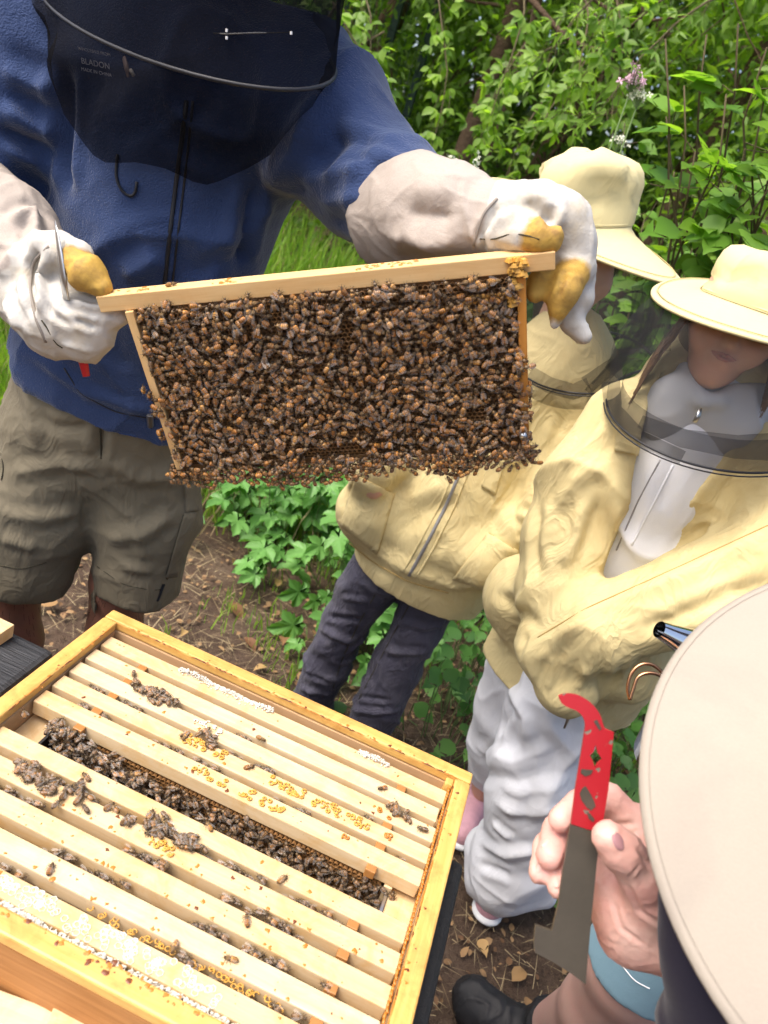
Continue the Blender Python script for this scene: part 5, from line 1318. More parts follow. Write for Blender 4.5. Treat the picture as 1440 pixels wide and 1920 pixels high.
G.chain([P(105, 618, .815), P(160, 640, .80), P(185, 628, .797)], [.034, .023, .018], 1, k=.012)
G.chain([P(62, 500, .84), P(105, 474, .815), P(148, 478, .80)], [.030, .022, .0165], 1, k=.012); G.chain([P(142, 490, .79), P(163, 512, .782), P(190, 541, .779)], [.0165, .0195, .0125], 2, k=.006)
def cutL(X): return -plane_cut(P(-75, 380, .97), P(0, 450, .90)-P(-60, 395, .96))(X)
fl = [(f([(20, 420, .82), (60, 400, .84), (70, 450, .82)]), .012, .010), (f([(70, 470, .8), (55, 520, .79), (60, 590, .79)]), .009, -.008), (f([(85, 480, .79), (72, 530, .78), (76, 590, .78)]), .008, .006), (f([(65, 540, .78), (100, 590, .76), (130, 610, .76)]), .005, -.004), (f([(10, 560, .82), (40, 620, .8)]), .012, .007), (f([(120, 560, .76), (170, 575, .76), (220, 575, .77)]), .006, .004), (f([(140, 600, .76), (180, 615, .76)]), .006, -.005), (f([(30, 470, .84), (0, 520, .86)]), .014, .008)]
g2, gb2 = garment('glove', G, M_glove, keeper, fl, [(20, .0014, None, 1, 5), (48, .0009, None, 1, 9)], cut=cutL, tint=45)
seam(gb2, [(92, 462), (62, 490), (55, 540), (68, 600), (90, 650)], 'glove_seam', bpy.data.materials['grey_seam'], keeper, .0018)
seam(gb2, [(78, 600), (95, 625), (105, 650), (130, 655)], 'ink_mark', M_thread, keeper, .0009)

# keeper's own hive tool, gripped under the thumb
tl = empty('hive_tool', P(120, 560, .775), label='steel hive tool with red end clamped in the beekeeper\'s glove', cat='hive tool')
mb = MB(); mb.tube([P(103, 414, .79), P(107, 440, .785), P(113, 480, .778), P(118, 520, .774), P(124, 560, .776)], [.0012, .004, .006, .007, .007], 8, flat=.3); mb.build('blade', M_metal, tl, smooth=True, world=True)
M_red = plain('red_paint', (.46, .012, .016), .35, .5, .12, 30, .05)
mb = MB(); mb.tube([P(126, 575, .79), P(146, 645, .80), P(153, 665, .80), P(162, 706, .795)], [.007, .0075, .0075, .005], 8, flat=.35); mb.build('handle', M_red, tl, smooth=True, world=True)

# hat and veil
lft, rgt, frt = P(78, -12, 1.03), P(607, 98, 1.02), P(415, 152, .84); rc = (lft+rgt)/2; ra = (rgt-lft)/2; rb = frt-rc
mb = MB(); mb.tube(ell(rc, ra, rb, 48, 0, 2*math.pi, True), .0022, 8, cap=False); mb.build('veil_ring', M_wire, keeper, smooth=True, world=True)
hc = hd+A(0, -.01, .10)
rings = []
for t in np.linspace(0, 1, 9):
    c = rc*(1-t)+(hc+A(0, -.01, .0))*t; s = 1-.12*t; R = [p for p in ell(c, ra*s*(1-t)+A(.205, 0, 0)*t, rb*s*(1-t)+A(0, -.21, .0)*t, 48)]
    rings.append([q+unit(q-c)*(.012*math.sin(j*1.7+t*5)+.008*math.sin(j*.9-t*4))*math.sin(math.pi*t)**.6 for j, q in enumerate(R)])
loft('veil', rings, M_veilblack, keeper)
M_hat = cloth('navy_hat', (.018, .022, .045), .15, 900, .2, .9)
mb = MB(); top = hc+A(0, .01, .11)
rr = [ell(hc+A(0, -.01, 0), A(.215, 0, 0), A(0, -.22, -.01), 40), ell(hc+A(0, 0, .006), A(.10, 0, 0), A(0, -.115, 0), 40), ell(hc+A(0, 0, .08), A(.095, 0, 0), A(0, -.11, 0), 40), ell(hc+A(0, .005, .115), A(.05, 0, 0), A(0, -.06, 0), 40), ell(hc+A(0, .005, .122), A(.003, 0, 0), A(0, -.003, 0), 40)]
loft('hat', rr, M_hat, keeper)
bot = f([(85, 40, 1.0), (98, 150, .985), (120, 215, .975), (190, 290, .962), (285, 333, .955), (385, 335, .957), (470, 312, .967), (548, 262, .99), (590, 190, 1.0), (606, 130, 1.02)])
top_ = [rc+ra*math.cos(t)+rb*math.sin(t) for t in np.linspace(math.pi, 0, 33)]
bi = [np.array([np.interp(t, np.linspace(0, 1, len(bot)), [b_[c] for b_ in bot]) for c in range(3)]) for t in np.linspace(0, 1, 33)]
rings = []
for t in np.linspace(0, 1, 10):
    r = []
    for j in range(33):
        q = top_[j]*(1-t)+bi[j]*t; q = q+A(0, -1, 0)*(.014*math.sin(math.pi*t)*(1+.9*math.sin(j*1.1+t*3)+.5*math.sin(j*2.7)))+A(0, 0, 1)*t*(.008*math.sin(j*.55)+.005*math.sin(j*.93+1)); r.append(q)
    rings.append(r)
loft('veil_skirt', rings, M_veilskirt, keeper, closed=False)
# woven label on the veil: white print
def text_mesh(s, size):
    c = bpy.data.curves.new('t', 'FONT'); c.body = s; c.size = size; c.align_x = 'CENTER'; c.extrude = .0001
    o = bpy.data.objects.new('t', c); COL.objects.link(o); dg = bpy.context.evaluated_depsgraph_get(); me = bpy.data.meshes.new_from_object(o.evaluated_get(dg)); bpy.data.objects.remove(o); bpy.data.curves.remove(c); return me
M_print = plain('white_print', (.85, .85, .95), .7, .2)
o_ = P(176, 92, .935); ux = unit(P(204, 98, .935)-o_); vy = unit(P(173, 120, .94)-o_); nz = unit(np.cross(ux, -vy)); vy = -np.cross(nz, ux)
for k, (s, sz) in enumerate((('WHOLESALE FROM', .0045), ('BLADON', .0086), ('MADE IN CHINA', .0050))):
    me = text_mesh(s, sz); me.materials.append(M_print); p = o_+vy*(.004+.0105*k+(.003 if k == 1 else 0))-root_off(keeper)
    t = link('printed_text', me, None, keeper, loc=p); t.rotation_euler = Matrix(((ux[0], -vy[0], nz[0]), (ux[1], -vy[1], nz[1]), (ux[2], -vy[2], nz[2]))).to_euler()
# small clips caught in the veil
MB().tube([P(232, 108, .93), P(237, 125, .925), P(240, 145, .925)], [.003, .0045, .002], 6, flat=.4).build('toggle', plain('pink_grey_toggle', (.35, .26, .25), .5), keeper, smooth=True, world=True)
MB().tube([P(244, 130, .925), P(251, 142, .925)], [.0022, .0022], 6).build('toggle_clip', plain('pale_clip', (.6, .55, .5), .4), keeper, smooth=True, world=True)
MB().tube([P(400, 62, .84), P(425, 64, .835), P(470, 62, .84), P(546, 61, .86)], .0007, 5).build('veil_cord', plain('grey_cord', (.06, .06, .06), .6), keeper, smooth=True, world=True)
for px, py in ((425, 57), (425, 71), (546, 62)): MB().tube([P(px, py-3, .833), P(px, py+3, .833)], .0012, 6).build('cord_bead', plain('white_bead', (.7, .7, .7), .4), keeper, world=True)
# ------------------------------------------------------------------ the children
M_yel = cloth('pale_yellow_cotton', (0.67, 0.555, 0.285), 0.08, 1300, 0.2, 0.85, 0.05, 0.3, 13, dirt=(0.48, 0.33, 0.13), dirt_amt=0.35, wdist=.005, crease=.45)
M_yelhat = cloth('pale_yellow_hat_cotton', (0.62, 0.54, 0.29), 0.05, 1500, 0.15, 0.85, 0.05, 0.2, 12, wdist=.004, crease=.15)
M_jean = cloth('grey_denim', (0.062, 0.060, 0.085), 0.30, 1600, 0.35, 0.9, 0.1, 0.4, 16, dirt=(0.16, 0.155, 0.19), dirt_amt=0.6, wdist=.005, crease=.5)
M_white = cloth('white_coverall', (0.78, 0.80, 0.85), 0.04, 900, 0.10, 0.6, 0.0, 0.25, 9, wdist=.006, crease=.22)
M_hood = cloth('pale_grey_hoodie', (0.55, 0.56, 0.58), 0.05, 900, 0.15, 0.85, 0.0, 0.15, 12)
M_face = skin('fair_face_skin', (0.62, 0.37, 0.26), (0.64, 0.32, 0.23), .5, .15, .12)
M_lip = skin('lip_skin', (0.46, 0.20, 0.16), (0.48, 0.19, 0.16), .4, .1, .1)
M_brownhair = plain('long_brown_hair', (0.15, 0.085, 0.042), 0.45, 0.5, 0.3, 60, 0.3)
M_net = net('dark_net_veil', (0.07, 0.07, 0.075), 0.20, 0.6, 0.14)
M_netd = net('dark_net_band', (0.018, 0.018, 0.021), 0.50, 0.6, 0.3)
M_netw = net('pale_net_fold', (0.30, 0.31, 0.32), 0.30, 0.6, 0.3)
M_zip = plain('grey_zip', (0.30, 0.30, 0.32), 0.4, 0.5, metallic=0.5)
M_pink = plain('pink_shoe', (0.60, 0.33, 0.38), 0.6, 0.3, 0.3, 30, 0.2)
M_tape = plain('white_tape', (0.7, 0.72, 0.74), 0.6, 0.3)

def hat_with_brim(parent, c, a, b, up, r0, hgt, seed, drop=0.0, fr=A(0, 0, 0)):
    """Soft round hat: brim ellipse (half axes a, b about c), dented crown rising along up."""
    up = unit(up); au = unit(a-up*(a@up)); bu = unit(np.cross(up, au)); bu = bu if bu@b > 0 else -bu; n = 56
    crown = []; prof = [(0.0, 1.02), (.10, 1.03), (.25, 1.04), (.45, 1.02), (.62, 1.0), (.76, .96), (.86, .89), (.94, .74), (.985, .5), (1.0, .25), (1.0, .02)]
    cc = c+up*.010+fr
    for t, s in prof:
        ring = []
        for j in range(n):
            th = 2*math.pi*j/n; q = cc+up*hgt*t+(au*math.cos(th)+bu*math.sin(th)*1.08)*r0*s; ring.append(q)
        crown.append(ring)
    V = np.array([p for r in crown for p in r]); F = []
    for i in range(len(prof)-1):
        for j in range(n): F.append((i*n+j, i*n+(j+1) % n, (i+1)*n+(j+1) % n, (i+1)*n+j))
    d = noise(V*15, seed)*.010-.014*np.clip(1-np.abs(noise(V*11+3, seed+9))*3, 0, 1)**2+noise(V*34, seed+1)*.003; out = V-(cc+np.multiply.outer((V-cc)@up, up)); out /= np.maximum(np.linalg.norm(out, axis=1), 1e-6)[:, None]
    w = np.clip(((V-cc)@up)/hgt*2.5, 0, 1); V = V+out*(d*w)[:, None]+np.multiply.outer((noise(V*14, seed+3)*.012-.010*np.clip(1-np.abs(noise(V*16+5, seed+7))*3, 0, 1))*w**2, up)
    hat = world_mesh('hat', V, F, M_yelhat, parent)
    # brim: two skins with a rolled edge
    def ringat(s, dz):
        return [c+(a*math.cos(t)+b*math.sin(t))*s+up*(dz+.006*math.sin(t*2+seed)*s*s-drop*s*s) for t in np.linspace(0, 2*math.pi, 72, endpoint=False)]
    inner = [cc+(au*math.cos(t)*np.sign(au@a)+bu*math.sin(t)*1.08)*r0*1.0 for t in np.linspace(0, 2*math.pi, 72, endpoint=False)]
    rg = [inner]+[[inner[j]*(1-u)+q*u for j, q in enumerate(ringat(.5+.5*u, .004*math.sin(math.pi*u)))] for u in (.2, .45, .7, .9, .985)]+[ringat(1.0, -.001), ringat(.995, -.0045)]+[[inner[j]*(1-u)+q*u-up*.006 for j, q in enumerate(ringat(.5+.5*u, .004*math.sin(math.pi*u)))] for u in (.9, .6, .3, .05)]
    br = loft('brim', rg, M_yelhat, hat)
    st = MB(); st.tube([inner[j]*.06+ringat(.97, .003)[j]*.94 for j in list(range(72))+[0]], .0008, 4, cap=False); st.build('brim_stitch', plain('hat_stitch', (.5, .40, .18), .8), hat, smooth=True, world=True)
    bd = MB(); bd.tube([inner[j]+up*.003 for j in list(range(72))+[0]], .0022, 6, cap=False); bd.build('hat_band', M_yelhat, hat, smooth=True, world=True)
    return hat
def net_bag(parent, c, a, b, s0, c2, a2, b2, amp=.012, n=60, name='net_veil', mat=None, bulge=.02, seed=0, t0=0, t1=2*math.pi):
    rings = []
    for t in np.linspace(0, 1, 12):
        r = []
        for j in range(n):
            th = t0+(t1-t0)*j/(n if t1-t0 > 6.2 else n-1)
            p = (c+(a*math.cos(th)+b*math.sin(th))*s0)*(1-t)+(c2+a2*math.cos(th)+b2*math.sin(th))*t; o = unit(p-(c*(1-t)+c2*t))
            k = math.sin(math.pi*t); r.append(p+o*(bulge*k+amp*k*(math.sin(th*9+seed+t*2)*.6+math.sin(th*17+t*5+seed)*.35)))
        rings.append(r)
    return loft(name, rings, mat or M_net, parent, closed=(t1-t0 > 6.2))
def head_body(B, c, fwd, up, s=1.0, lipm=0):
    """Child's head with brow, eye sockets, nose, lips, chin and ears; fwd and up are unit vectors."""
    up = unit(up); fwd = unit(fwd-up*(fwd@up)); rt = np.cross(fwd, up); L = lambda x, y, z: c+(rt*x+fwd*y+up*z)*s
    B.cap(L(0, -.012, .035), L(0, .0, .02), .082*s, .080*s, flat=(rt, .86)); B.cap(L(0, .020, -.025), L(0, .030, -.062), .061*s, .044*s, flat=(rt, 1.0), k=.03)
    for x in (-1, 1):
        B.ball(L(x*.036, .056, -.022), .026*s, k=.025); B.ball(L(x*.031, .084, .010), .014*s, sub=True, k=.014, m=-1); B.ball(L(x*.031, .066, .010), .0125*s, k=.002)
        B.cap(L(x*.014, .080, .026), L(x*.045, .068, .026), .008*s, .007*s, k=.014); B.ball(L(x*.072, -.008, -.002), .020*s, k=.008, flat=(rt, .4))
    B.cap(L(0, .078, .014), L(0, .095, -.018), .0065*s, .0095*s, k=.012); B.ball(L(0, .0965, -.020), .0095*s, k=.006)
    for x in (-1, 1): B.ball(L(x*.0095, .088, -.023), .0065*s, k=.005); B.ball(L(x*.0058, .0965, -.0285), .0026*s, sub=True, k=.002, m=-1)
    B.ball(L(0, .078, -.048), .019*s, k=.016, flat=(up, .7))
    B.cap(L(-.016, .083, -.0445), L(.016, .083, -.0445), .0042*s, .0042*s, 0, k=.004); B.cap(L(-.011, .0845, -.0535), L(.011, .0845, -.0535), .0052*s, .0052*s, 0, k=.004)
    B.ball(L(0, .060, -.078), .024*s, k=.02); B.cap(L(0, -.02, -.05), L(0, -.035, -.14), .040*s, .042*s, k=.03)
    return L

# --- taller child, grey jeans
k1 = empty('person', A(0.08, 1.62, 0), label='child in zipped yellow bee jacket and grey jeans, hands in pockets', cat='person')
B = Body(.009, .03)
hc1 = P(1083, 500, 1.63); up1 = unit(A(-.10, -.02, 1)); fw1 = unit(A(.15, -1, -.25)); head_body(B, hc1, fw1, up1)
B.chain([hc1-up1*.13, P(1035, 740, 1.64), P(900, 900, 1.63), P(800, 1030, 1.62)], [.04, .10, .10, .10])
knA, anA = P(648, 1165, 1.62), P(584, 1318, 1.63); knB, anB = P(782, 1170, 1.585), P(700, 1345, 1.57); anA[2] = max(.07, anA[2]); anB[2] = max(.07, anB[2])
for hp, kn, an in ((P(735, 1050, 1.62), knA, anA), (P(830, 1075, 1.60), knB, anB)): B.chain([hp, kn, an], [.055, .04, .032]); B.chain([A(an[0], an[1]+.02, .045), A(an[0]-.02, an[1]-.12, .035)], [.034, .03])
hB = P(955, 1012, 1.49); hA = P(684, 895, 1.50)
B.chain([P(1085, 735, 1.62), P(1042, 890, 1.55), hB], [.045, .04, .03]); B.chain([P(935, 720, 1.68), P(735, 850, 1.62), hA], [.045, .04, .026]); B.chain([hA, P(700, 915, 1.5)], [.026, .028]); B.chain([hB, P(945, 1030, 1.5)], [.028, .03])
garment('body', B, M_face, k1)
for an in (anA, anB):
    S = Body(.006, .02); S.chain([A(an[0]+.005, an[1]+.03, .045), A(an[0]-.025, an[1]-.135, .035)], [.044, .037]); garment('shoe', S, M_shoe, k1, cut=lambda X: .003-X[..., 2])
H = Body(.008, .02); H.cap(hc1+up1*.045-fw1*.02, hc1+up1*.03-fw1*.02, .094, .09); H.chain([hc1-fw1*.06, hc1-fw1*.06-up1*.13], [.075, .05]); garment('hair', H, M_hair, k1)
J = Body(.0055, .03)
J.chain([P(1045, 715, 1.64), P(965, 820, 1.63), P(885, 930, 1.62), P(812, 1030, 1.61), P(760, 1120, 1.61)], [.135, .150, .165, .172, .165], flat=(A(-.1, 1, 0), .78))
J.chain([P(1080, 715, 1.63), P(1055, 820, 1.58), P(1045, 895, 1.54), P(985, 985, 1.50), P(965, 1008, 1.49)], [.085, .072, .070, .058, .046], k=.02); J.chain([P(950, 715, 1.68), P(760, 830, 1.62), P(700, 880, 1.52)], [.08, .07, .055])
J.chain([P(1050, 690, 1.63), P(1065, 640, 1.63)], [.085, .075])
J.ball(P(690, 965, 1.55), .075, k=.05); J.ball(P(905, 1050, 1.50), .07, k=.05)
hem1 = P(768, 1092, 1.60); hd1 = unit(P(760, 1120, 1.61)-P(885, 930, 1.62))
fl = [(f([(640, 985, 1.5), (700, 1035, 1.46), (765, 1072, 1.45), (860, 1105, 1.45), (950, 1075, 1.45)]), .018, .009), (f([(1000, 770, 1.5), (985, 850, 1.48), (960, 940, 1.47), (965, 1000, 1.45)]), .022, -.014), (f([(1080, 800, 1.5), (1010, 900, 1.46), (990, 960, 1.44)]), .016, .010), (f([(1060, 780, 1.5), (1030, 850, 1.48), (1000, 900, 1.46)]), .012, -.008), (f([(1060, 860, 1.46), (1020, 930, 1.44)]), .012, .008), (f([(960, 960, 1.44), (1010, 980, 1.43), (1030, 1010, 1.44)]), .010, .009), (f([(970, 1000, 1.43), (1005, 1020, 1.43)]), .009, -.007), (f([(720, 940, 1.46), (780, 930, 1.45), (840, 900, 1.47)]), .02, .006), (f([(740, 1000, 1.45), (800, 960, 1.44), (880, 940, 1.46)]), .02, -.006), (f([(1090, 740, 1.55), (1085, 830, 1.5)]), .014, .008)]
fl = [(p_, w_*1.3, h_*.7) for p_, w_, h_ in fl]
jk1, j1b = garment('bee_jacket', J, M_yel, k1, fl, [(5, .009, (.5, 0, 1), 2.6, 13), (12, .0018, (.5, 0, 1), 2.2, 18)], cut=plane_cut(hem1, hd1))
seam(j1b, [(868, 872), (838, 945), (800, 1020), (762, 1088)], 'zip', M_zip, k1, .0042); seam(j1b, [(856, 872), (826, 945), (788, 1015), (750, 1082)], 'zip_placket', M_yel, k1, .003); seam(j1b, [(882, 875), (852, 950), (814, 1026), (776, 1092)], 'zip_placket', M_yel, k1, .003)
surf_patch(j1b, [(668, 890), (738, 925), (708, 1040), (640, 985)], 'pocket', M_yel, k1, .005, puff=.006); surf_patch(j1b, [(918, 1000), (972, 1032), (935, 1112), (848, 1085)], 'pocket', M_yel, k1, .006, puff=.008); surf_patch(j1b, [(918, 850), (948, 860), (928, 928), (902, 912)], 'chest_pocket', M_yel, k1, .004)
for pts in ([(668, 890), (738, 925)], [(738, 925), (708, 1040)], [(918, 1000), (972, 1032)], [(918, 1000), (848, 1085)], [(650, 1010), (700, 1052), (765, 1088), (850, 1112)]): seam(j1b, pts, 'pocket_seam', plain('ochre_stitch', (.40, .27, .09), .8), k1, .0013, .004)
T1 = Body(.0055, .014)
T1.chain([P(742, 1030, 1.62), P(692, 1100, 1.615), knA, P(615, 1240, 1.625), anA+A(0, 0, -.02)], [.088, .072, .062, .059, .058]); T1.chain([P(842, 1055, 1.61), P(816, 1110, 1.595), knB, P(745, 1245, 1.58), anB+A(0, 0, -.02)], [.088, .072, .062, .062, .064])
fl = [(f([(600, 1180, 1.53), (650, 1200, 1.52), (715, 1195, 1.55)]), .012, .008), (f([(610, 1155, 1.53), (680, 1165, 1.52)]), .010, -.008), (f([(560, 1290, 1.55), (610, 1300, 1.54), (650, 1300, 1.56)]), .010, .008), (f([(570, 1262, 1.55), (620, 1278, 1.54)]), .008, -.006), (f([(700, 1220, 1.5), (760, 1225, 1.49), (820, 1215, 1.52)]), .012, .008), (f([(740, 1165, 1.5), (800, 1180, 1.5), (840, 1170, 1.52)]), .011, .007), (f([(660, 1330, 1.48), (700, 1335, 1.47), (745, 1330, 1.5)]), .010, .009), (f([(670, 1305, 1.48), (730, 1312, 1.48)]), .008, -.006), (f([(690, 1130, 1.53), (640, 1120, 1.54)]), .01, .006)]
garm, t1b = garment('jeans', T1, M_jean, k1, fl, [(13, .0060, (1, 0, .3), 1.6, 23), (34, .0016, None, 1, 5)], cut=lambda X: .03-X[..., 2])
seam(t1b, [(712, 1100), (672, 1170), (640, 1240), (622, 1300)], 'seam', M_thread, k1, .0013); seam(t1b, [(775, 1120), (742, 1180), (705, 1250), (668, 1320)], 'seam', M_thread, k1, .0013)
bl, brr, bf = P(903, 357, 1.70), P(1259, 496, 1.56), P(1165, 519, 1.41); c1 = (bl+brr)/2; a1 = (brr-bl)/2; b1 = bf-c1
b1 = b1*(.205/np.linalg.norm(b1))
u1 = unit(np.cross(a1, -b1)); u1 = u1 if u1[2] > 0 else -u1
hat_with_brim(k1, c1, a1, b1, unit(u1*.6+unit(P(1096, 300, 1.64)-P(1100, 432, 1.63))*.6), .100, .122, 5, fr=P(1097, 425, 1.60)-P(1083, 427, 1.60))
vc1 = P(1095, 672, 1.60); va1 = P(1225, 690, 1.56)-vc1; vb1 = P(1062, 735, 1.43)-vc1
net_bag(k1, c1, a1, b1, .93, vc1, va1, vb1, .010, seed=1)
mb = MB(); mb.tube(ell(vc1, va1, vb1, 60, 0, 2*math.pi, True), .0018, 6, cap=False); mb.tube(ell(vc1-A(0, 0, .004), va1*1.01, vb1*1.01, 60, 0, 2*math.pi, True), .0012, 6, cap=False); mb.build('veil_ring', M_wire, k1, smooth=True, world=True)
net_bag(k1, vc1, va1, vb1, 1.0, vc1+A(0, .0, -.045), va1*.80, vb1*.86, .006, name='veil_band', mat=M_netd, bulge=.006, seed=2, t0=.0, t1=math.pi)
net_bag(k1, vc1+A(0, 0, .03), va1*1.0, vb1*.97, 1.0, vc1, va1, vb1, .004, name='veil_band', mat=M_netd, bulge=.002, seed=4, t0=-.5, t1=.5)
MB().tube([P(1208, 555, 1.52), P(1190, 610, 1.53), P(1160, 665, 1.52), P(1110, 720, 1.47)], [.003, .005, .004, .002], 8, flat=.15).build('veil_gather', M_net, k1, smooth=True, world=True)
MB().tube([P(1195, 545, 1.52), P(1178, 610, 1.53), P(1150, 660, 1.52)], [.002, .004, .002], 8, flat=.15).build('veil_gather', M_net, k1, smooth=True, world=True)

# --- smaller child, white coverall under an open yellow jacket
k2 = empty('person', A(0.5, 1.28, 0), label='child with long hair in open yellow jacket over a white coverall', cat='person')
B = Body(.003, .02)
up2 = unit(A(.02, -.05, 1)); fw2 = unit(A(-.22, -1, .02)); mouth = P(1357, 668, 1.17); rt2 = np.cross(fw2, up2)
hc2 = mouth-fw2*.084+up2*.045
head_body(B, hc2, fw2, up2, .93, 0)
nkb = hc2-fw2*.035-up2*.14
B.chain([nkb, nkb-up2*.05], [.042, .06]); V, Q = B.mesh(); 
hands2 = (P(1000, 1230, 1.12), P(1060, 1290, 1.10))
B2 = Body(.009, .03)
B2.chain([nkb-up2*.01, P(1300, 850, 1.31), P(1200, 1020, 1.32), P(1080, 1210, 1.33)], [.045, .07, .07, .07])
kn2, an2 = P(1003, 1425, 1.23), P(965, 1625, 1.25); kn2b, an2b = P(940, 1390, 1.42), PZ(908, 1478, .10)
for hp, kn, an in ((P(1060, 1250, 1.28), kn2, an2), (P(1000, 1230, 1.36), kn2b, an2b)): B2.chain([hp, kn, an], [.065, .048, .034]); B2.chain([A(an[0], an[1]+.05, .045), A(an[0]-.01, an[1]-.01, .035)], [.030, .024])
B2.chain([P(1170, 815, 1.27), P(1060, 1000, 1.22), hands2[1]], [.042, .036, .025]); B2.chain([P(1465, 880, 1.24), P(1450, 1050, 1.12), hands2[0]], [.042, .036, .025])
V2, Q2 = B2.mesh(); nV = len(V); sel = B.face_mat
world_mesh('body', np.concatenate([V, V2]), np.concatenate([Q, Q2+nV]), [M_face, M_lip], k2, mat_idx=np.r_[np.clip(B.face_mat, 0, 1), np.zeros(len(Q2), int)])
L2 = lambda x, y, z: hc2+(rt2*x+fw2*y+up2*z)*.93
for x in (-1, 1):
    m = MB(); v, ff = uvell((0, 0, 0), (1, 1, 1), 12, 8); m.add([L2(x*.031, .0695, .010)+np.array(q)*.0112 for q in v], ff); m.build('eye', plain('eye_white', (.6, .58, .55), .2, .6), k2, smooth=True, world=True)
    m = MB(); m.add([L2(x*.031, .0775, .010)+np.array(q)*.0052 for q in v], ff); m.build('iris', plain('iris_brown', (.06, .035, .02), .15, .6), k2, smooth=True, world=True)
LB = Body(.0012, .002)
L3 = L2; L2_ = L2; L2 = lambda x, y, z: L2_(x, y+.0055, z)
LB.cap(L2(-.020, .0815, -.0478), L2(-.004, .0915, -.0450), .0016, .0034, flat=(up2, .75)); LB.cap(L2(.020, .0815, -.0478), L2(.004, .0915, -.0450), .0016, .0034, flat=(up2, .75))
LB.cap(L2(-.017, .0825, -.0505), L2(-.005, .0900, -.0525), .0016, .0042, flat=(up2, .75)); LB.cap(L2(.017, .0825, -.0505), L2(.005, .0900, -.0525), .0016, .0042, flat=(up2, .75)); LB.cap(L2(-.005, .0905, -.0525), L2(.005, .0905, -.0525), .0042, .0042, flat=(up2, .75)); LB.cap(L2(-.016, .0935, -.0487), L2(.016, .0935, -.0487), .0011, .0011, sub=True, k=.0008)
garment('lips', LB, M_lip, k2); L2 = L2_
# long hair: many fine locks
mb = MB(); 
Hs = Body(.006, .02); Hs.cap(L2(-.016, -.022, .018), L2(-.012, -.025, .008), .076, .076, flat=(rt2, .95)); Hs.chain([L2(0, -.055, 0), L2(0, -.06, -.13)], [.075, .05]); garment('hair_cap', Hs, M_brownhair, k2)
for i in range(420):
    s = random.choice((-1, 1)); y = random.uniform(-.045, .045); q0 = L2(s*(.066+random.uniform(0, .010)), y+.02, -.006+random.uniform(-.012, .010)); L = random.uniform(.09, .19) if s > 0 else random.uniform(.05, .11)
    pts = [q0]; 
    for k in range(1, 8):
        t = k/7; pts.append(L2(s*(.073+.020*t+random.gauss(0, .0012)+.006*math.sin(t*2.4)), y+.045*t+.012*math.sin(t*3), -.006-L*t))
    mb.tube(pts, [.0014, .0014, .0013, .0012, .0010, .0008, .0006, .0003], 4, cap=False)
for i in range(0):
    q0 = L2(.078, .02, -.03); t_ = random.uniform(.8, 1.2); mb.tube([q0, P(1295, 650, 1.15)+RNG.normal(size=3)*.004, P(1262, 690, 1.12)+RNG.normal(size=3)*.006, P(1232, 740, 1.10)+RNG.normal(size=3)*.006, P(1224, 765*t_**.1, 1.10)], [.0006, .0007, .0006, .0004, .0002], 4, cap=False)
mb.build('hair', M_brownhair, k2, smooth=True, world=True)['kind'] = 'stuff'
# coverall trunk and trousers
C2 = Body(.0055, .03)
C2.chain([P(1330, 790, 1.28), P(1290, 880, 1.285), P(1200, 1040, 1.29), P(1100, 1190, 1.30), P(1040, 1270, 1.31)], [.105, .118, .122, .125, .12], flat=(A(-.1, 1, 0), .80))
C2.chain([P(1075, 1240, 1.285), P(1040, 1340, 1.25), kn2, P(985, 1540, 1.235), P(965, 1600, 1.25)], [.10, .094, .090, .082, .080], k=.02); C2.chain([P(965, 1600, 1.25), P(950, 1640, 1.25)], [.088, .082], k=.03); C2.chain([P(905, 1590, 1.29), P(912, 1635, 1.27)], [.045, .048], k=.03); C2.chain([P(1000, 1600, 1.25), P(1005, 1650, 1.25)], [.055, .05], k=.03)
C2.chain([P(1000, 1240, 1.34), P(962, 1330, 1.38), kn2b, PZ(925, 1440, .17)], [.095, .085, .078, .066], k=.02)
C2.ball(P(1015, 1330, 1.20), .05, k=.05); C2.chain([P(1262, 850, 1.25), P(1225, 925, 1.255), P(1165, 1040, 1.27), P(1120, 1130, 1.29)], [.06, .068, .066, .06], k=.05)
fl = [(f([(890, 1400, 1.3), (960, 1430, 1.15), (1040, 1400, 1.14)]), .014, .012), (f([(900, 1450, 1.3), (970, 1470, 1.14), (1060, 1440, 1.13)]), .012, -.010), (f([(930, 1500, 1.15), (990, 1520, 1.13), (1040, 1500, 1.14)]), .014, .012), (f([(950, 1280, 1.25), (985, 1350, 1.18), (980, 1420, 1.15)]), .014, .012), (f([(1010, 1300, 1.18), (1030, 1360, 1.14), (1080, 1420, 1.13)]), .013, .011), (f([(960, 1320, 1.2), (930, 1380, 1.3)]), .012, -.01), (f([(900, 1580, 1.18), (950, 1600, 1.15), (1010, 1590, 1.15)]), .012, .012), (f([(900, 1620, 1.16), (960, 1640, 1.15)]), .010, -.010), (f([(930, 1540, 1.16), (960, 1570, 1.15)]), .01, .01), (f([(1000, 1460, 1.13), (985, 1540, 1.13)]), .014, -.010), (f([(1010, 1230, 1.2), (1060, 1290, 1.18)]), .012, .008), (f([(1230, 860, 1.18), (1210, 960, 1.18), (1180, 1040, 1.18)]), .014, .007), (f([(1270, 840, 1.18), (1240, 960, 1.18)]), .012, -.006)]
fl = [(p_, w_*1.5, h_*.62) for p_, w_, h_ in fl]
c2o, c2b = garment('coverall', C2, M_white, k2, fl, [(5, .010, (.9, .3, 1), 2.0, 33), (11, .0022, (.9, .3, 1), 2.0, 41)], cut=lambda X: .006-X[..., 2])
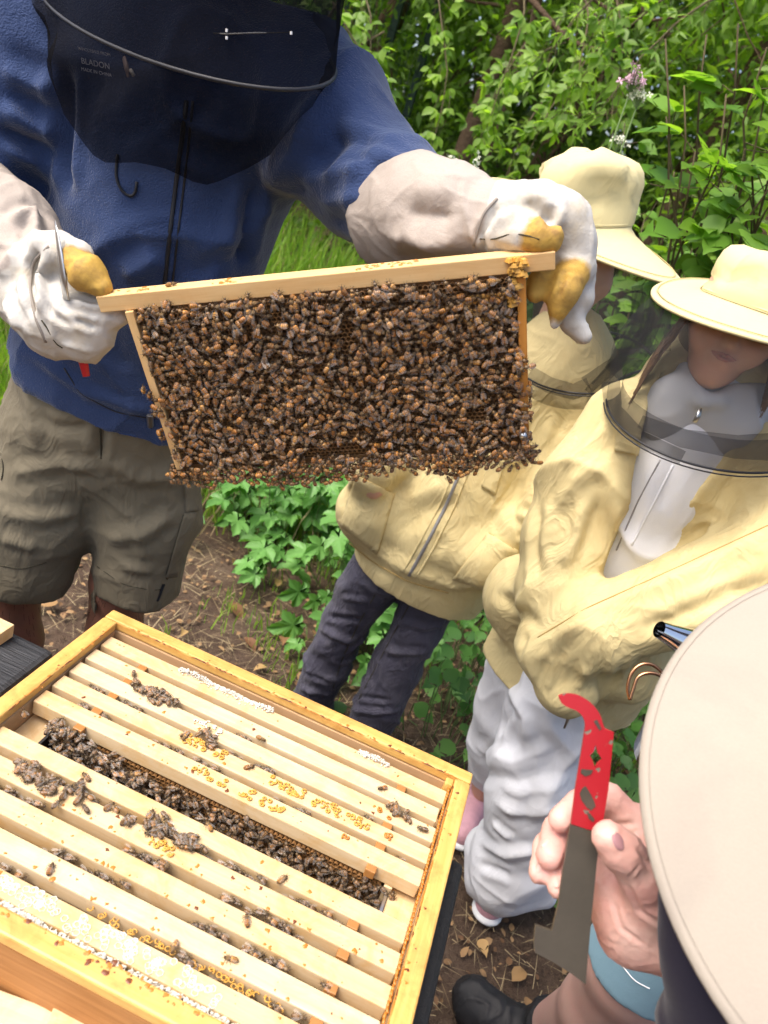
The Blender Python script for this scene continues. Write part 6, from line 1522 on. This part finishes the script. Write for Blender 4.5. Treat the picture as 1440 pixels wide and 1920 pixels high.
for an in ((an2b, M_pink), (an2, M_pink)):
    S = Body(.005, .015); a = an[0]+(A(.01, .065, 0) if an[0] is an2 else 0); S.chain([A(a[0]+.005, a[1]+.03, .042), A(a[0]-.03, a[1]-.095, .034)], [.040, .034]); S.cap(A(a[0], a[1]+.02, .05), A(a[0], a[1]+.015, .085), .038, .036)
    so, sbv = garment('shoe', S, an[1], k2, cut=lambda X: .016-X[..., 2])
    S = Body(.004, .01); S.chain([A(a[0]+.005, a[1]+.03, .012), A(a[0]-.03, a[1]-.098, .012)], [.043, .037], flat=(A(0, 0, 1), .4)); garment('sole', S, M_tape, k2, cut=lambda X: .002-X[..., 2])
# jacket: open at the front, so only the sides, back and sleeves
J = Body(.0055, .03)
J.chain([P(1330, 780, 1.30), P(1290, 870, 1.305), P(1200, 1030, 1.31), P(1110, 1180, 1.32), P(1040, 1300, 1.33)], [.135, .148, .155, .165, .175], flat=(A(-.1, 1, 0), .84))
J.chain([P(1180, 800, 1.27), P(1110, 900, 1.24), P(1062, 1010, 1.215), P(1045, 1110, 1.17), P(1052, 1220, 1.12), P(1058, 1280, 1.10)], [.085, .080, .076, .070, .060, .052], k=.02)
J.chain([P(1465, 870, 1.25), P(1470, 960, 1.18), P(1440, 1050, 1.12), P(1300, 1120, 1.10), P(1120, 1175, 1.10), P(1015, 1215, 1.115)], [.09, .088, .084, .078, .070, .048], k=.02)
J.ball(P(1170, 1230, 1.17), .085, k=.05); J.ball(P(985, 1120, 1.28), .085, k=.05); J.chain([P(1296, 612, 1.36), P(1268, 690, 1.31), P(1225, 770, 1.27)], [.030, .038, .05], k=.03)
ctr = [(1300, 800), (1262, 880), (1205, 960), (1168, 1050), (1140, 1100)]
hemk2 = P(1060, 1290, 1.30); hdk2 = unit(P(1040, 1300, 1.33)-P(1200, 1030, 1.31))
def cutk2(X):
    h_ = plane_cut(hemk2, hdk2)(X)
    # opening of the jacket: a wedge removed in front of the coverall, wide at the neck
    sh = X.shape[:-1]; p = X.reshape(-1, 3); a0 = P(1310, 790, 1.16); a1_ = P(1140, 1110, 1.15); ba = a1_-a0; t = np.clip((p-a0)@ba/(ba@ba), 0, 1)
    side = unit(np.cross(ba, fw2)); d = (p-a0-np.multiply.outer(t, ba)); w = np.abs(d@side)-(.062*(1-t)+.012); front = (p-a0-np.multiply.outer(t, ba))@(-fw2)-.085
    tt_ = (p-a0)@ba/(ba@ba); wedge = np.maximum(np.maximum(w, front), (tt_-1)*.3)
    # keep the crossing sleeve in front of it
    sl = np.minimum.reduce([J.dist(p, q)-.012 for q in J.p[9:14]])
    return np.maximum(h_, np.maximum(-wedge, -sl-9) if False else np.where(sl < 0, -1.0, -wedge).reshape(sh))
fl = [(f([(1140, 790, 1.2), (1100, 840, 1.18), (1060, 880, 1.17)]), .014, .010), (f([(1120, 870, 1.17), (1080, 900, 1.16), (1040, 960, 1.15)]), .013, .011), (f([(1130, 880, 1.16), (1120, 960, 1.15), (1090, 1050, 1.14)]), .013, -.010), (f([(1090, 930, 1.15), (1080, 1010, 1.14), (1050, 1060, 1.13)]), .014, .011), (f([(1160, 930, 1.16), (1140, 1010, 1.15), (1120, 1080, 1.13)]), .013, .009), (f([(1010, 940, 1.2), (1000, 1020, 1.2), (1010, 1090, 1.2)]), .012, -.010),
      (f([(1430, 1000, 1.03), (1290, 1070, 1.02), (1150, 1130, 1.03)]), .016, .010), (f([(1440, 1090, 1.03), (1300, 1150, 1.02), (1200, 1180, 1.03)]), .015, -.010), (f([(1400, 1120, 1.03), (1280, 1180, 1.02)]), .013, .009), (f([(1100, 1150, 1.03), (1050, 1200, 1.05), (1010, 1240, 1.06)]), .010, .008), (f([(990, 1190, 1.06), (975, 1230, 1.07)]), .007, -.007), (f([(1100, 1240, 1.06), (1080, 1290, 1.05)]), .009, .009), (f([(1130, 1235, 1.08), (1120, 1310, 1.08)]), .010, -.010), (f([(1180, 1230, 1.08), (1150, 1320, 1.1)]), .010, .009), (f([(930, 1110, 1.22), (980, 1150, 1.2), (1010, 1170, 1.18)]), .012, -.008), (f([(1000, 1080, 1.18), (960, 1160, 1.2)]), .012, .009), (f([(1040, 1230, 1.05), (1030, 1290, 1.05)]), .007, .007), (f([(1350, 940, 1.1), (1330, 1000, 1.07)]), .014, .009)]
fl = [(p_, w_*1.3, h_*.7) for p_, w_, h_ in fl]
j2o, j2b = garment('bee_jacket', J, M_yel, k2, fl, [(5, .009, (.5, 0, 1), 2.6, 53), (12, .0018, (.8, 0, .6), 2.2, 58)], cut=cutk2)
surf_patch(j2b, [(1158, 800), (1250, 840), (1242, 862), (1152, 845)], 'pocket_flap', M_yel, k2, .006)
seam(j2b, [(1440, 985), (1290, 1055), (1100, 1140), (1000, 1200)], 'sleeve_seam', bpy.data.materials['ochre_stitch'], k2, .0012)

seam(c2b, [(1238, 862), (1196, 940), (1152, 1040)], 'coverall_zip', M_zip, k2, .0014); seam(c2b, [(1262, 872), (1222, 950), (1180, 1030)], 'coverall_placket', M_white, k2, .0022)
MB().tube([P(1060, 1322, 1.08), P(1066, 1345, 1.08), P(1058, 1365, 1.08)], [.0012, .003, .002], 6).build('zip_pull', M_metal, k2, smooth=True, world=True)
# collar of the coverall with its zip
M_inner2 = plain('black_undershirt', (.015, .015, .017), .85, .2)
m = MB(); q = [P(1282, 690, 1.175), P(1305, 790, 1.14), P(1345, 765, 1.15), P(1290, 700, 1.17)]; 
nb_ = Body(.004, .012); nb_.chain([nkb-up2*.03, P(1318, 775, 1.27), P(1310, 830, 1.27)], [.050, .066, .07]); garment('undershirt', nb_, M_inner2, k2)
cl = Body(.0035, .008); cl.chain([P(1284, 692, 1.25), P(1290, 722, 1.215), P(1318, 752, 1.19), P(1350, 752, 1.19), P(1400, 742, 1.22)], [.008, .010, .010, .010, .010]); cl.chain([P(1284, 700, 1.24), P(1262, 745, 1.215), P(1245, 800, 1.215)], [.010, .026, .032], flat=(fw2, .5), k=.02); cl.chain([P(1335, 775, 1.20), P(1372, 790, 1.20), P(1335, 835, 1.215)], [.012, .034, .036], flat=(fw2, .5), k=.02); cl.chain([P(1385, 750, 1.21), P(1430, 760, 1.23)], [.02, .04], flat=(fw2, .6), k=.02); garment('collar', cl, M_hood, k2, (), [(12, .0025, (.4, 0, 1), 2, 2)])
MB().tube([P(1314, 765, 1.145), P(1308, 782, 1.142), P(1302, 792, 1.142)], [.0025, .0045, .0035], 6, flat=.5).build('zip_pull', M_metal, k2, smooth=True, world=True)
# hat, veil
c2h = hc2+up2*.023+fw2*.012-rt2*.016; a2h = c2h-P(1224, 540, 1.235); b2h = fw2*.170-up2*.028-rt2*.020; print('K2HAT', project(c2h), np.linalg.norm(a2h)); u2 = unit(np.cross(a2h, -b2h)); u2 = u2 if u2[2] > 0 else -u2
hat_with_brim(k2, c2h, a2h, b2h, unit(u2*.7+up2*.3-fw2*.12), .090, .094, 11, fr=-fw2*.010-rt2*.008)
vc2 = P(1340, 775, 1.27); va2 = P(1140, 735, 1.27)-vc2; vb2 = P(1330, 878, 1.07)-vc2
net_bag(k2, c2h, -a2h, b2h, .94, vc2, va2, vb2, .010, seed=7)
mb = MB(); mb.tube(ell(vc2, va2, vb2, 70, 0, 2*math.pi, True), .0018, 6, cap=False); mb.tube(ell(vc2+A(0, 0, -.005), va2*1.012, vb2*1.012, 70, 0, 2*math.pi, True), .0012, 6, cap=False); mb.build('veil_ring', M_wire, k2, smooth=True, world=True)
net_bag(k2, vc2, va2, vb2, 1.0, vc2+A(-.01, .01, .030), va2*.86, vb2*.84, .005, name='veil_band', mat=M_netd, bulge=-.006, seed=3, t0=-.2, t1=3.4)
MB().tube([P(1224, 542, 1.29), P(1222, 600, 1.30), P(1190, 665, 1.30), P(1150, 700, 1.29), P(1120, 735, 1.3)], [.004, .006, .005, .004, .001], 8, flat=.12).build('veil_gather', M_net, k2, smooth=True, world=True)
MB().tube([P(1236, 548, 1.27), P(1250, 600, 1.25), P(1252, 650, 1.24), P(1180, 660, 1.27)], [.002, .008, .009, .003], 8, flat=.1).build('veil_fold', M_net, k2, smooth=True, world=True)

def ribbon(name, pts, w, mat, parent, pleats=5, amp=.006):
    """Bunched strip of net: pleated across, running along pts."""
    V, F = [], []; n = len(pts); m = pleats*2+1
    for i, p in enumerate(pts):
        t = unit(np.asarray(pts[min(i+1, n-1)])-np.asarray(pts[max(i-1, 0)])); v = unit(np.asarray(p)-CAM_C); s = unit(np.cross(t, v)); ww = w[i]
        for j in range(m): V.append(np.asarray(p)+s*ww*(j/(m-1)-.5)+v*amp*(1 if j % 2 else -1)*(.5+.5*math.sin(i*1.3+j)))
    for i in range(n-1):
        for j in range(m-1): a = i*m+j; F.append((a, a+1, a+m+1, a+m))
    return world_mesh(name, np.array(V), F, mat, parent)
def dense(pts, k=5): return [np.asarray(a)*(1-t)+np.asarray(b)*t for a, b in zip(pts[:-1], pts[1:]) for t in np.linspace(0, 1, k, endpoint=False)]+[np.asarray(pts[-1])]
M_netg = net('gathered_net', (0.012, 0.012, 0.014), 0.48, 0.9, 0.3)
for par, pl, w0, w1 in ((k2, [P(1226, 545, 1.29), P(1228, 600, 1.30), P(1196, 660, 1.30), P(1152, 705, 1.29)], .012, .045), (k2, [P(1224, 548, 1.29), P(1205, 620, 1.31), P(1160, 680, 1.30), P(1105, 738, 1.31)], .010, .022), (k1, [P(1210, 552, 1.50), P(1190, 620, 1.52), P(1155, 680, 1.51), P(1100, 722, 1.46)], .012, .035),
        (k1, [P(1195, 535, 1.50), P(1196, 600, 1.52), P(1150, 690, 1.50)], .02, .03), (k2, [P(1145, 715, 1.25), P(1150, 770, 1.20), P(1200, 822, 1.12), P(1280, 858, 1.08)], .030, .020), (k2, [P(1200, 790, 1.15), P(1280, 822, 1.09), P(1380, 838, 1.07), P(1450, 838, 1.08)], .020, .040), (k1, [P(992, 700, 1.46), P(1030, 722, 1.44), P(1075, 735, 1.43), P(1105, 722, 1.44)], .03, .03)):
    D = dense(pl); ribbon('veil_gather', D, np.linspace(w0, w1, len(D)), M_netg, par)
# ------------------------------------------------------------------ the person at the camera's elbow: sun hat, dark sleeve, hand with the red hive tool
M_cream = cloth('cream_hat_cotton', (0.33, 0.292, 0.245), 0.06, 600, 0.3, 0.9, 0.0, 0.2, 10, wdist=.004, dirt=(.22, .19, .17), dirt_amt=.3)
M_navy = cloth('dark_navy_shirt', (0.022, 0.020, 0.034), 0.2, 900, 0.3, 0.9, 0.1, 0.3, 14)
M_hand = skin('fair_hand_skin', (0.64, 0.41, 0.345), (0.66, 0.31, 0.265), .5, .08, .5)
M_nail = plain('finger_nail', (0.55, 0.34, 0.29), .35, .3, .08, 60, .05); M_bruise = plain('bruised_nail', (0.34, 0.18, 0.19), .25, .5, .3, 60, .05)
fp = empty('person', A(.42, .30, 0), label='person in cream sun hat and dark shirt holding the red hive tool', cat='person')
hatc = PC(1908, 1508, .42)
HB_ = Body(.0017, .006); Z = .575
def hp(px, py, z): return PC(px, py, z)
HB_.chain([hp(1330, 1730, .60), hp(1255, 1665, .60), hp(1195, 1650, .598)], [.034, .036, .034], flat=(unit(hp(1200, 1600, .6)-CAM_C), .62), k=.02)
HB_.chain([hp(1205, 1570, .602), hp(1215, 1690, .60)], [.024, .030], flat=(unit(hp(1200, 1600, .6)-CAM_C), .75), k=.02); HB_.chain([hp(1160, 1690, .592), hp(1170, 1755, .598)], [.020, .018], k=.016); HB_.chain([hp(1200, 1740, .59), hp(1250, 1750, .59)], [.026, .03], k=.016)
fg = {'index': ([(1195, 1555, .604), (1140, 1500, .608), (1085, 1512, .596), (1052, 1536, .582)], [.0150, .0128, .0118, .0100]), 'middle': ([(1185, 1600, .612), (1110, 1545, .620), (1046, 1560, .600), (1030, 1605, .578)], [.0140, .0128, .0122, .0104]),
      'ring': ([(1180, 1650, .614), (1105, 1595, .622), (1028, 1590, .606), (1012, 1636, .588)], [.0135, .0120, .0112, .0092]), 'little': ([(1172, 1695, .606), (1110, 1640, .612), (1052, 1625, .592), (1046, 1664, .574)], [.0122, .0108, .0104, .0086])}
for kf, (pts, rs) in fg.items(): HB_.chain([hp(*p) for p in pts], rs, k=.005)
th = [(1235, 1700, .575), (1205, 1640, .556), (1165, 1595, .545), (1140, 1570, .540)]
HB_.chain([hp(*p) for p in th], [.0215, .0170, .0140, .0118], k=.008); HB_.cap(hp(1215, 1680, .575), hp(1190, 1700, .59), .018, .02, k=.02)
HB_.chain([hp(1320, 1725, .60), hp(1520, 1850, .64)], [.031, .038], k=.02)
# the rest of the body, out of the picture: arm, trunk, head, legs
sh_ = hatc+A(.01, .0, -.26); elb = PC(1560, 1880, .65)
HB_.mesh_h = None
fl = [(([hp(1150, 1690, .57), hp(1165, 1740, .57), hp(1210, 1775, .57)]), .003, -.0016), (([hp(1175, 1655, .57), hp(1200, 1710, .56), hp(1250, 1740, .57)]), .0035, -.002), (([hp(1195, 1590, .57), hp(1215, 1620, .57)]), .003, -.0016), (([hp(1185, 1640, .54), hp(1200, 1622, .54)]), .0018, -.0009), (([hp(1178, 1648, .54), hp(1192, 1628, .54)]), .0018, -.0008), (([hp(1150, 1545, .58), hp(1190, 1545, .58)]), .003, -.0012)]
ho, hbv = garment('hand', HB_, M_hand, fp, fl, [(90, .0005, None, 1, 4), (190, .00022, None, 1, 6)])
def nail(name, px, py, dirpx, w, l, mat):
    q, n = hit(hbv, px, py, .0)
    if q is None: return
    d = unit(PC(px+dirpx[0], py+dirpx[1], .57)-PC(px, py, .57)); d = unit(d-n*(d@n)); s = np.cross(d, n); V = []; F = []
    for i in range(7):
        for j in range(7):
            u, v = i/3-1, j/3-1; k = math.sqrt(max(0, 1-.78*v*v)); V.append(q+s*w*u*k+d*l*v+n*(.0009-.0014*u*u-.0004*v*v))
    for i in range(6):
        for j in range(6): a = i*7+j; F.append((a, a+1, a+8, a+7))
    world_mesh(name, V, F, mat, ho)
nail('nail', 1160, 1578, (-14, -30), .0042, .0060, M_bruise); nail('nail', 1022, 1580, (-6, 30), .0027, .0042, M_nail); nail('nail', 1009, 1626, (-2, 30), .0030, .0048, M_nail); nail('nail', 1043, 1650, (2, 30), .0036, .0058, M_nail)
B = Body(.010, .04)
hdc = hatc+A(.0, .02, -.02)
B.cap(hdc+A(0, 0, .03), hdc+A(0, 0, .01), .082, .08); B.cap(hdc+A(-.02, .06, -.04), hdc+A(-.02, .06, -.06), .04, .034); B.ball(hdc+A(-.03, .10, -.02), .012)
B.chain([hdc+A(.0, -.02, -.06), hdc+A(.02, -.02, -.16)], [.045, .05]); tr0 = hdc+A(.06, -.04, -.24); pel = A(tr0[0]+.10, tr0[1]-.10, .58)
B.chain([tr0, pel], [.10, .10]); B.chain([tr0+A(-.06, .06, .0), elb, hp(1400, 1775, .615)], [.042, .036, .034]); B.chain([tr0+A(.12, -.10, 0), tr0+A(.16, -.08, -.24), tr0+A(.12, .06, -.36)], [.042, .036, .028])
for s in (-1, 1): B.chain([pel+A(s*.07, -s*.05, -.03), pel+A(s*.08, -s*.05, -.28), A(pel[0]+s*.08, pel[1]-s*.05, .06)], [.07, .05, .035]); B.chain([A(pel[0]+s*.08, pel[1]-s*.05, .04), A(pel[0]+s*.08-.02, pel[1]-s*.05+.11, .035)], [.036, .03])
garment('body', B, M_hand, fp)
S = Body(.008, .03); S.chain([tr0+A(0, 0, .03), tr0*.5+pel*.5, pel], [.105, .112, .12], flat=(A(.5, .8, 0), .85)); S.chain([tr0+A(-.05, .05, .01), elb, hp(1330, 1770, .605)], [.056, .05, .046]); S.chain([PC(1330, 1690, .50), PC(1350, 1800, .50), PC(1370, 1960, .51)], [.034, .036, .045], k=.02); S.chain([tr0+A(.11, -.09, .01), tr0+A(.16, -.08, -.22)], [.056, .05])
garment('shirt', S, M_navy, fp, (), [(9, .005, (0, 0, 1), .8, 2)])
T_ = Body(.009, .03); T_.cap(pel, pel+A(0, 0, -.04), .125, .12)
for s in (-1, 1): T_.chain([pel+A(s*.07, -s*.05, -.03), A(pel[0]+s*.08, pel[1]-s*.05, .08)], [.09, .06])
garment('trousers', T_, M_navy, fp, (), [(10, .004, (0, 0, 1), 2, 7)], cut=lambda X: .05-X[..., 2])
# the hat: brim drooping round the crown
vd = unit(hatc-CAM_C); nrm = unit(A(-.10, -.22, 1)*.75-vd*.55); e1 = unit(np.cross(nrm, A(0, 0, 1))); e2 = np.cross(nrm, e1)
Lp = PC(1212, 1490, .425); 
def ringh(r, dz): return [hatc+(e1*math.cos(t)+e2*math.sin(t))*r+nrm*(dz+.005*math.sin(3*t)*r/.19) for t in np.linspace(0, 2*math.pi, 96, endpoint=False)]
RB = .200
hat = loft('hat', [ringh(.098, .0), ringh(.100, .03), ringh(.098, .07), ringh(.090, .10), ringh(.065, .118), ringh(.03, .122), ringh(.001, .123)], M_cream, fp)
for rr_ in (RB-.006,): MB().tube([q+nrm*.0006 for q in ringh(rr_, -.0335+(RB-rr_)*.42)]+[ringh(rr_, -.0335+(RB-rr_)*.42)[0]+nrm*.0006], .0002, 4, cap=False).build('brim_stitch', M_cream, hat, smooth=True, world=True)
loft('brim', [ringh(.098, .0), ringh(.12, -.006), ringh(.155, -.018), ringh(RB-.004, -.032), ringh(RB, -.0345), ringh(RB, -.0375), ringh(RB-.005, -.0385), ringh(.155, -.024), ringh(.12, -.012), ringh(.097, -.006)], M_cream, hat)

# ------------------------------------------------------------------ red hive tool
tool = empty('hive_tool', PC(1090, 1600, .556), label='hive tool with chipped red hooked end and bare steel blade held in bare fingers', cat='hive tool')
TZ = .556
def slab(name, outline, holes, mats, parent, th=.0026, z=TZ, tilt=0.0):
    bm = bmesh.new(); n = unit(CAM_M[:, 2]); off = root_off(parent)
    def loop(pts, dz):
        return [bm.verts.new(Vector(PC(px, py, z+tilt*(py-1600)/1000)+n*dz-off)) for px, py in pts]
    e = []
    for pts in [outline]+holes:
        v = loop(pts, 0); e += [bm.edges.new((v[i], v[(i+1) % len(v)])) for i in range(len(v))]
    bmesh.ops.triangle_fill(bm, use_beauty=True, use_dissolve=False, edges=e)
    fs = bm.faces[:]
    r = bmesh.ops.extrude_face_region(bm, geom=fs); vs = [g for g in r['geom'] if isinstance(g, bmesh.types.BMVert)]
    bmesh.ops.translate(bm, vec=Vector(n*th), verts=vs); bmesh.ops.recalc_face_normals(bm, faces=bm.faces)
    me = bpy.data.meshes.new(name); bm.to_mesh(me); bm.free()
    return link(name, me, mats, parent)
def curve(pts, k=4):
    out = []; n = len(pts)
    for i in range(n-1):
        p0, p1, p2, p3 = [np.array(pts[min(max(i+d, 0), n-1)], float) for d in (-1, 0, 1, 2)]
        for j in range(k):
            t = j/k; out.append(tuple(.5*((2*p1)+(p2-p0)*t+(2*p0-5*p1+4*p2-p3)*t*t+(3*p1-p0-3*p2+p3)*t**3)))
    return out+[pts[-1]]
hook = curve([(1048, 1305), (1062, 1301), (1085, 1304), (1108, 1318), (1124, 1338), (1131, 1358), (1134, 1366)])+[(1151, 1373), (1150, 1385), (1141, 1480), (1127, 1563)]
inner_ = [(1071, 1545), (1079, 1480), (1090, 1415), (1098, 1362)]+curve([(1098, 1362), (1095, 1348), (1083, 1334), (1064, 1326), (1054, 1319), (1048, 1308)])[1:-1]
star = [(1117, 1396), (1121, 1412), (1129, 1424), (1121, 1432), (1116, 1440), (1112, 1428), (1106, 1416), (1113, 1410)]
n = NT('chipped_red_paint'); co = n.coords(); cm = n.ramp(n.noise(co, 75, 3, .5, .3), [(.615, (0, 0, 0)), (.63, (1, 1, 1))])
pr_ = n.bsdf(n.mix(cm, (.33, .010, .017), (.16, .13, .10)), .45, .45, n.bump(n.ramp(cm, [(0, (1, 1, 1)), (1, (0, 0, 0))]), .3, .0006)); M_redchip = n.m
M_blade = plain('dull_steel_blade', (.10, .085, .065), .42, .5, .3, 30, .1, metallic=.5)
slab('red_end', hook+inner_, [star], M_redchip, tool)
slab('blade', [(1070, 1546), (1126, 1564), (1119, 1620), (1109, 1720), (1098, 1846), (1072, 1826), (1040, 1806), (1003, 1786), (1001, 1768), (1004, 1735), (1035, 1746), (1046, 1700), (1056, 1630)], [], M_blade, tool)
for k, pts in enumerate(([(1090, 1442), (1112, 1444), (1108, 1452), (1098, 1456), (1089, 1450)], [(1092, 1478), (1098, 1474), (1106, 1486), (1114, 1502), (1117, 1512), (1108, 1520), (1100, 1514), (1090, 1500), (1087, 1488)], [(1100, 1522), (1107, 1526), (1115, 1536), (1113, 1542), (1104, 1536)], [(1113, 1352), (1120, 1350), (1128, 1366), (1124, 1370)])):
    slab('bare_patch', pts, [], M_blade, tool, th=.0004, z=TZ-.0006)

# ------------------------------------------------------------------ smoker, and the person behind it in light blue shorts
sm = empty('bee_smoker', PC(1440, 1290, .86), label='shiny steel bee smoker nozzle with copper wire guard beside the sun hat', cat='smoker')
ax0, ax1 = PC(1236, 1180, .82), PC(1335, 1228, .84); dd = unit(ax1-ax0)
mb = MB(); mb.tube([ax0, ax0+dd*.006, ax0+dd*.012, ax1], [.0095, .0105, .0112, .025], 28, cap=False); mb.tube([ax0+dd*.002, ax0+dd*.02], [.0082, .009], 20, cap=False)
mb.build('nozzle', plain('polished_steel', (.72, .73, .74), .12, .5, .04, 20, .03, metallic=1.0), sm, smooth=True, world=True)
ct = ax1+dd*.02; cb = ct+A(.03, .03, -.17)
MB().tube([ax1, ct, ct+unit(cb-ct)*.03, cb], [.025, .05, .052, .052], 32).build('can', bpy.data.materials['polished_steel'], sm, smooth=True, world=True)
M_cop = plain('copper_wire', (.50, .26, .14), .25, .5, .1, 40, .05, metallic=1.0)
cw = curve([(1181, 1312), (1177, 1290), (1184, 1262), (1202, 1246), (1224, 1247), (1243, 1262)], 4); mb = MB(); mb.tube([PC(x, y, .80) for x, y in cw], .0020, 8)
cw = curve([(1181, 1312), (1188, 1290), (1196, 1270), (1214, 1262), (1236, 1266), (1255, 1284), (1270, 1300)], 4); mb.tube([PC(x, y, .79) for x, y in cw], .0020, 8); mb.tube([PC(1270, 1300, .79), ct+A(0, 0, -.06)], .002, 6); mb.tube([PC(1243, 1262, .80), ct+A(0, 0, -.04)], .002, 6)
mb.build('wire_guard', M_cop, sm, smooth=True, world=True)
M_bell = plain('brown_bellows', (.14, .07, .03), .6, .3, .2, 30, .3); bc = cb*.5+ct*.5+A(.10, .02, 0)
mb = MB(); mb.box((bc[0]-.035, bc[1]-.05, bc[2]-.09), (bc[0]+.035, bc[1]+.05, bc[2]+.09), 0, .012); mb.build('bellows', M_bell, sm, world=True)
p4 = empty('person', A(.60, .86, 0), label='person with bare legs in light blue shorts and black shoes beside the hive', cat='person')
M_lblue = cloth('light_blue_jersey', (.20, .34, .43), .1, 1000, .25, .9, .1, .3, 14); M_leg = skin('fair_leg_skin', (.50, .32, .27), (.52, .30, .26), .55, .12, .15)
hemc = PZ(1200, 1800, .50); anc = PZ(1030, 1925, .10); B = Body(.008, .03)
hip4 = hemc+A(.03, -.05, .32); hip4b = hip4+A(.16, -.02, 0)
mid = hemc*.45+anc*.55+A(.012, -.03, .03)
B.chain([hip4, hemc+A(0, 0, -.02), mid, anc], [.085, .066, .062, .040]); B.chain([A(anc[0], anc[1], .045), A(anc[0]-.09, anc[1]+.035, .035)], [.030, .022])
ft2 = A(hip4b[0]+.02, hip4b[1]+.05, .07); B.chain([hip4b, hip4b*.5+ft2*.5, ft2], [.08, .055, .038]); B.chain([A(ft2[0], ft2[1], .045), A(ft2[0]-.06, ft2[1]+.10, .04)], [.036, .03])
w4 = (hip4+hip4b)/2+A(0, 0, .10); ch4 = w4+A(.02, -.02, .33); hd4 = ch4+A(-.01, .02, .28)
B.chain([w4, ch4], [.12, .13], flat=(A(0, 1, 0), .8)); B.chain([ch4, hd4], [.07, .05]); B.cap(hd4, hd4+A(0, 0, .05), .078, .085); B.ball(hd4+A(-.06, .05, -.02), .014); B.ball(hd4+A(-.04, .04, -.06), .03)
hs4 = ct+A(.09, .0, -.10)
B.chain([ch4+A(-.13, .02, .10), ch4+A(-.10, .12, -.10), hs4+A(.06, .0, .02)], [.045, .04, .03]); B.chain([ch4+A(.14, .0, .10), ch4+A(.10, .14, -.12), hs4+A(.12, .05, .04)], [.045, .04, .03])
garment('body', B, M_leg, p4)
S = Body(.005, .022); S.chain([w4+A(0, 0, .02), w4+A(0, 0, -.08)], [.135, .14], flat=(A(0, 1, 0), .85)); S.chain([hip4+A(0, 0, .02), hemc+A(0, 0, -.06)], [.100, .082]); S.chain([hip4b, hip4b+A(0, .02, -.34)], [.098, .085])
so4, s4b = garment('shorts', S, M_lblue, p4, (), [(9, .004, (0, 0, 1), 1.5, 9)], cut=lambda X: np.maximum(.50+(X[..., 0]-hemc[0])*.15-X[..., 2], -9))
seam(s4b, [(1143, 1745), (1155, 1795), (1190, 1840), (1228, 1858)], 'hem_stitch', M_tape, p4, .0012)
S = Body(.007, .03); S.chain([w4+A(0, 0, .03), ch4], [.14, .15], flat=(A(0, 1, 0), .8)); S.chain([ch4+A(-.12, .02, .10), ch4+A(.13, .0, .10)], [.075, .075]); S.chain([ch4+A(-.13, .02, .10), ch4+A(-.12, .08, -.02)], [.07, .065]); S.chain([ch4+A(.14, 0, .10), ch4+A(.13, .08, -.02)], [.07, .065]); garment('t_shirt', S, M_navy, p4, (), [(9, .004, None, 1, 9)])
H = Body(.008, .02); H.cap(hd4+A(.02, -.02, .06), hd4+A(.02, -.02, .03), .09, .085); garment('hair', H, M_brownhair, p4)
for an, dv in ((anc, A(-.125, .045, 0)), (ft2, A(-.07, .12, 0))):
    S = Body(.005, .015); a = A(an[0], an[1], .04); S.chain([a+A(.02, -.015, 0), a+dv+A(0, 0, -.008)], [.050, .046]); S.cap(a+A(0, 0, .01), a+A(0, 0, .055), .050, .048); S.cap(a+A(0, 0, .055)-dv*.05, a+A(0, 0, .065)-dv*.05, .046, .047)
    garment('shoe', S, M_shoe, p4, (), [(40, .0035, None, 1, 3)], cut=lambda X: .003-X[..., 2])
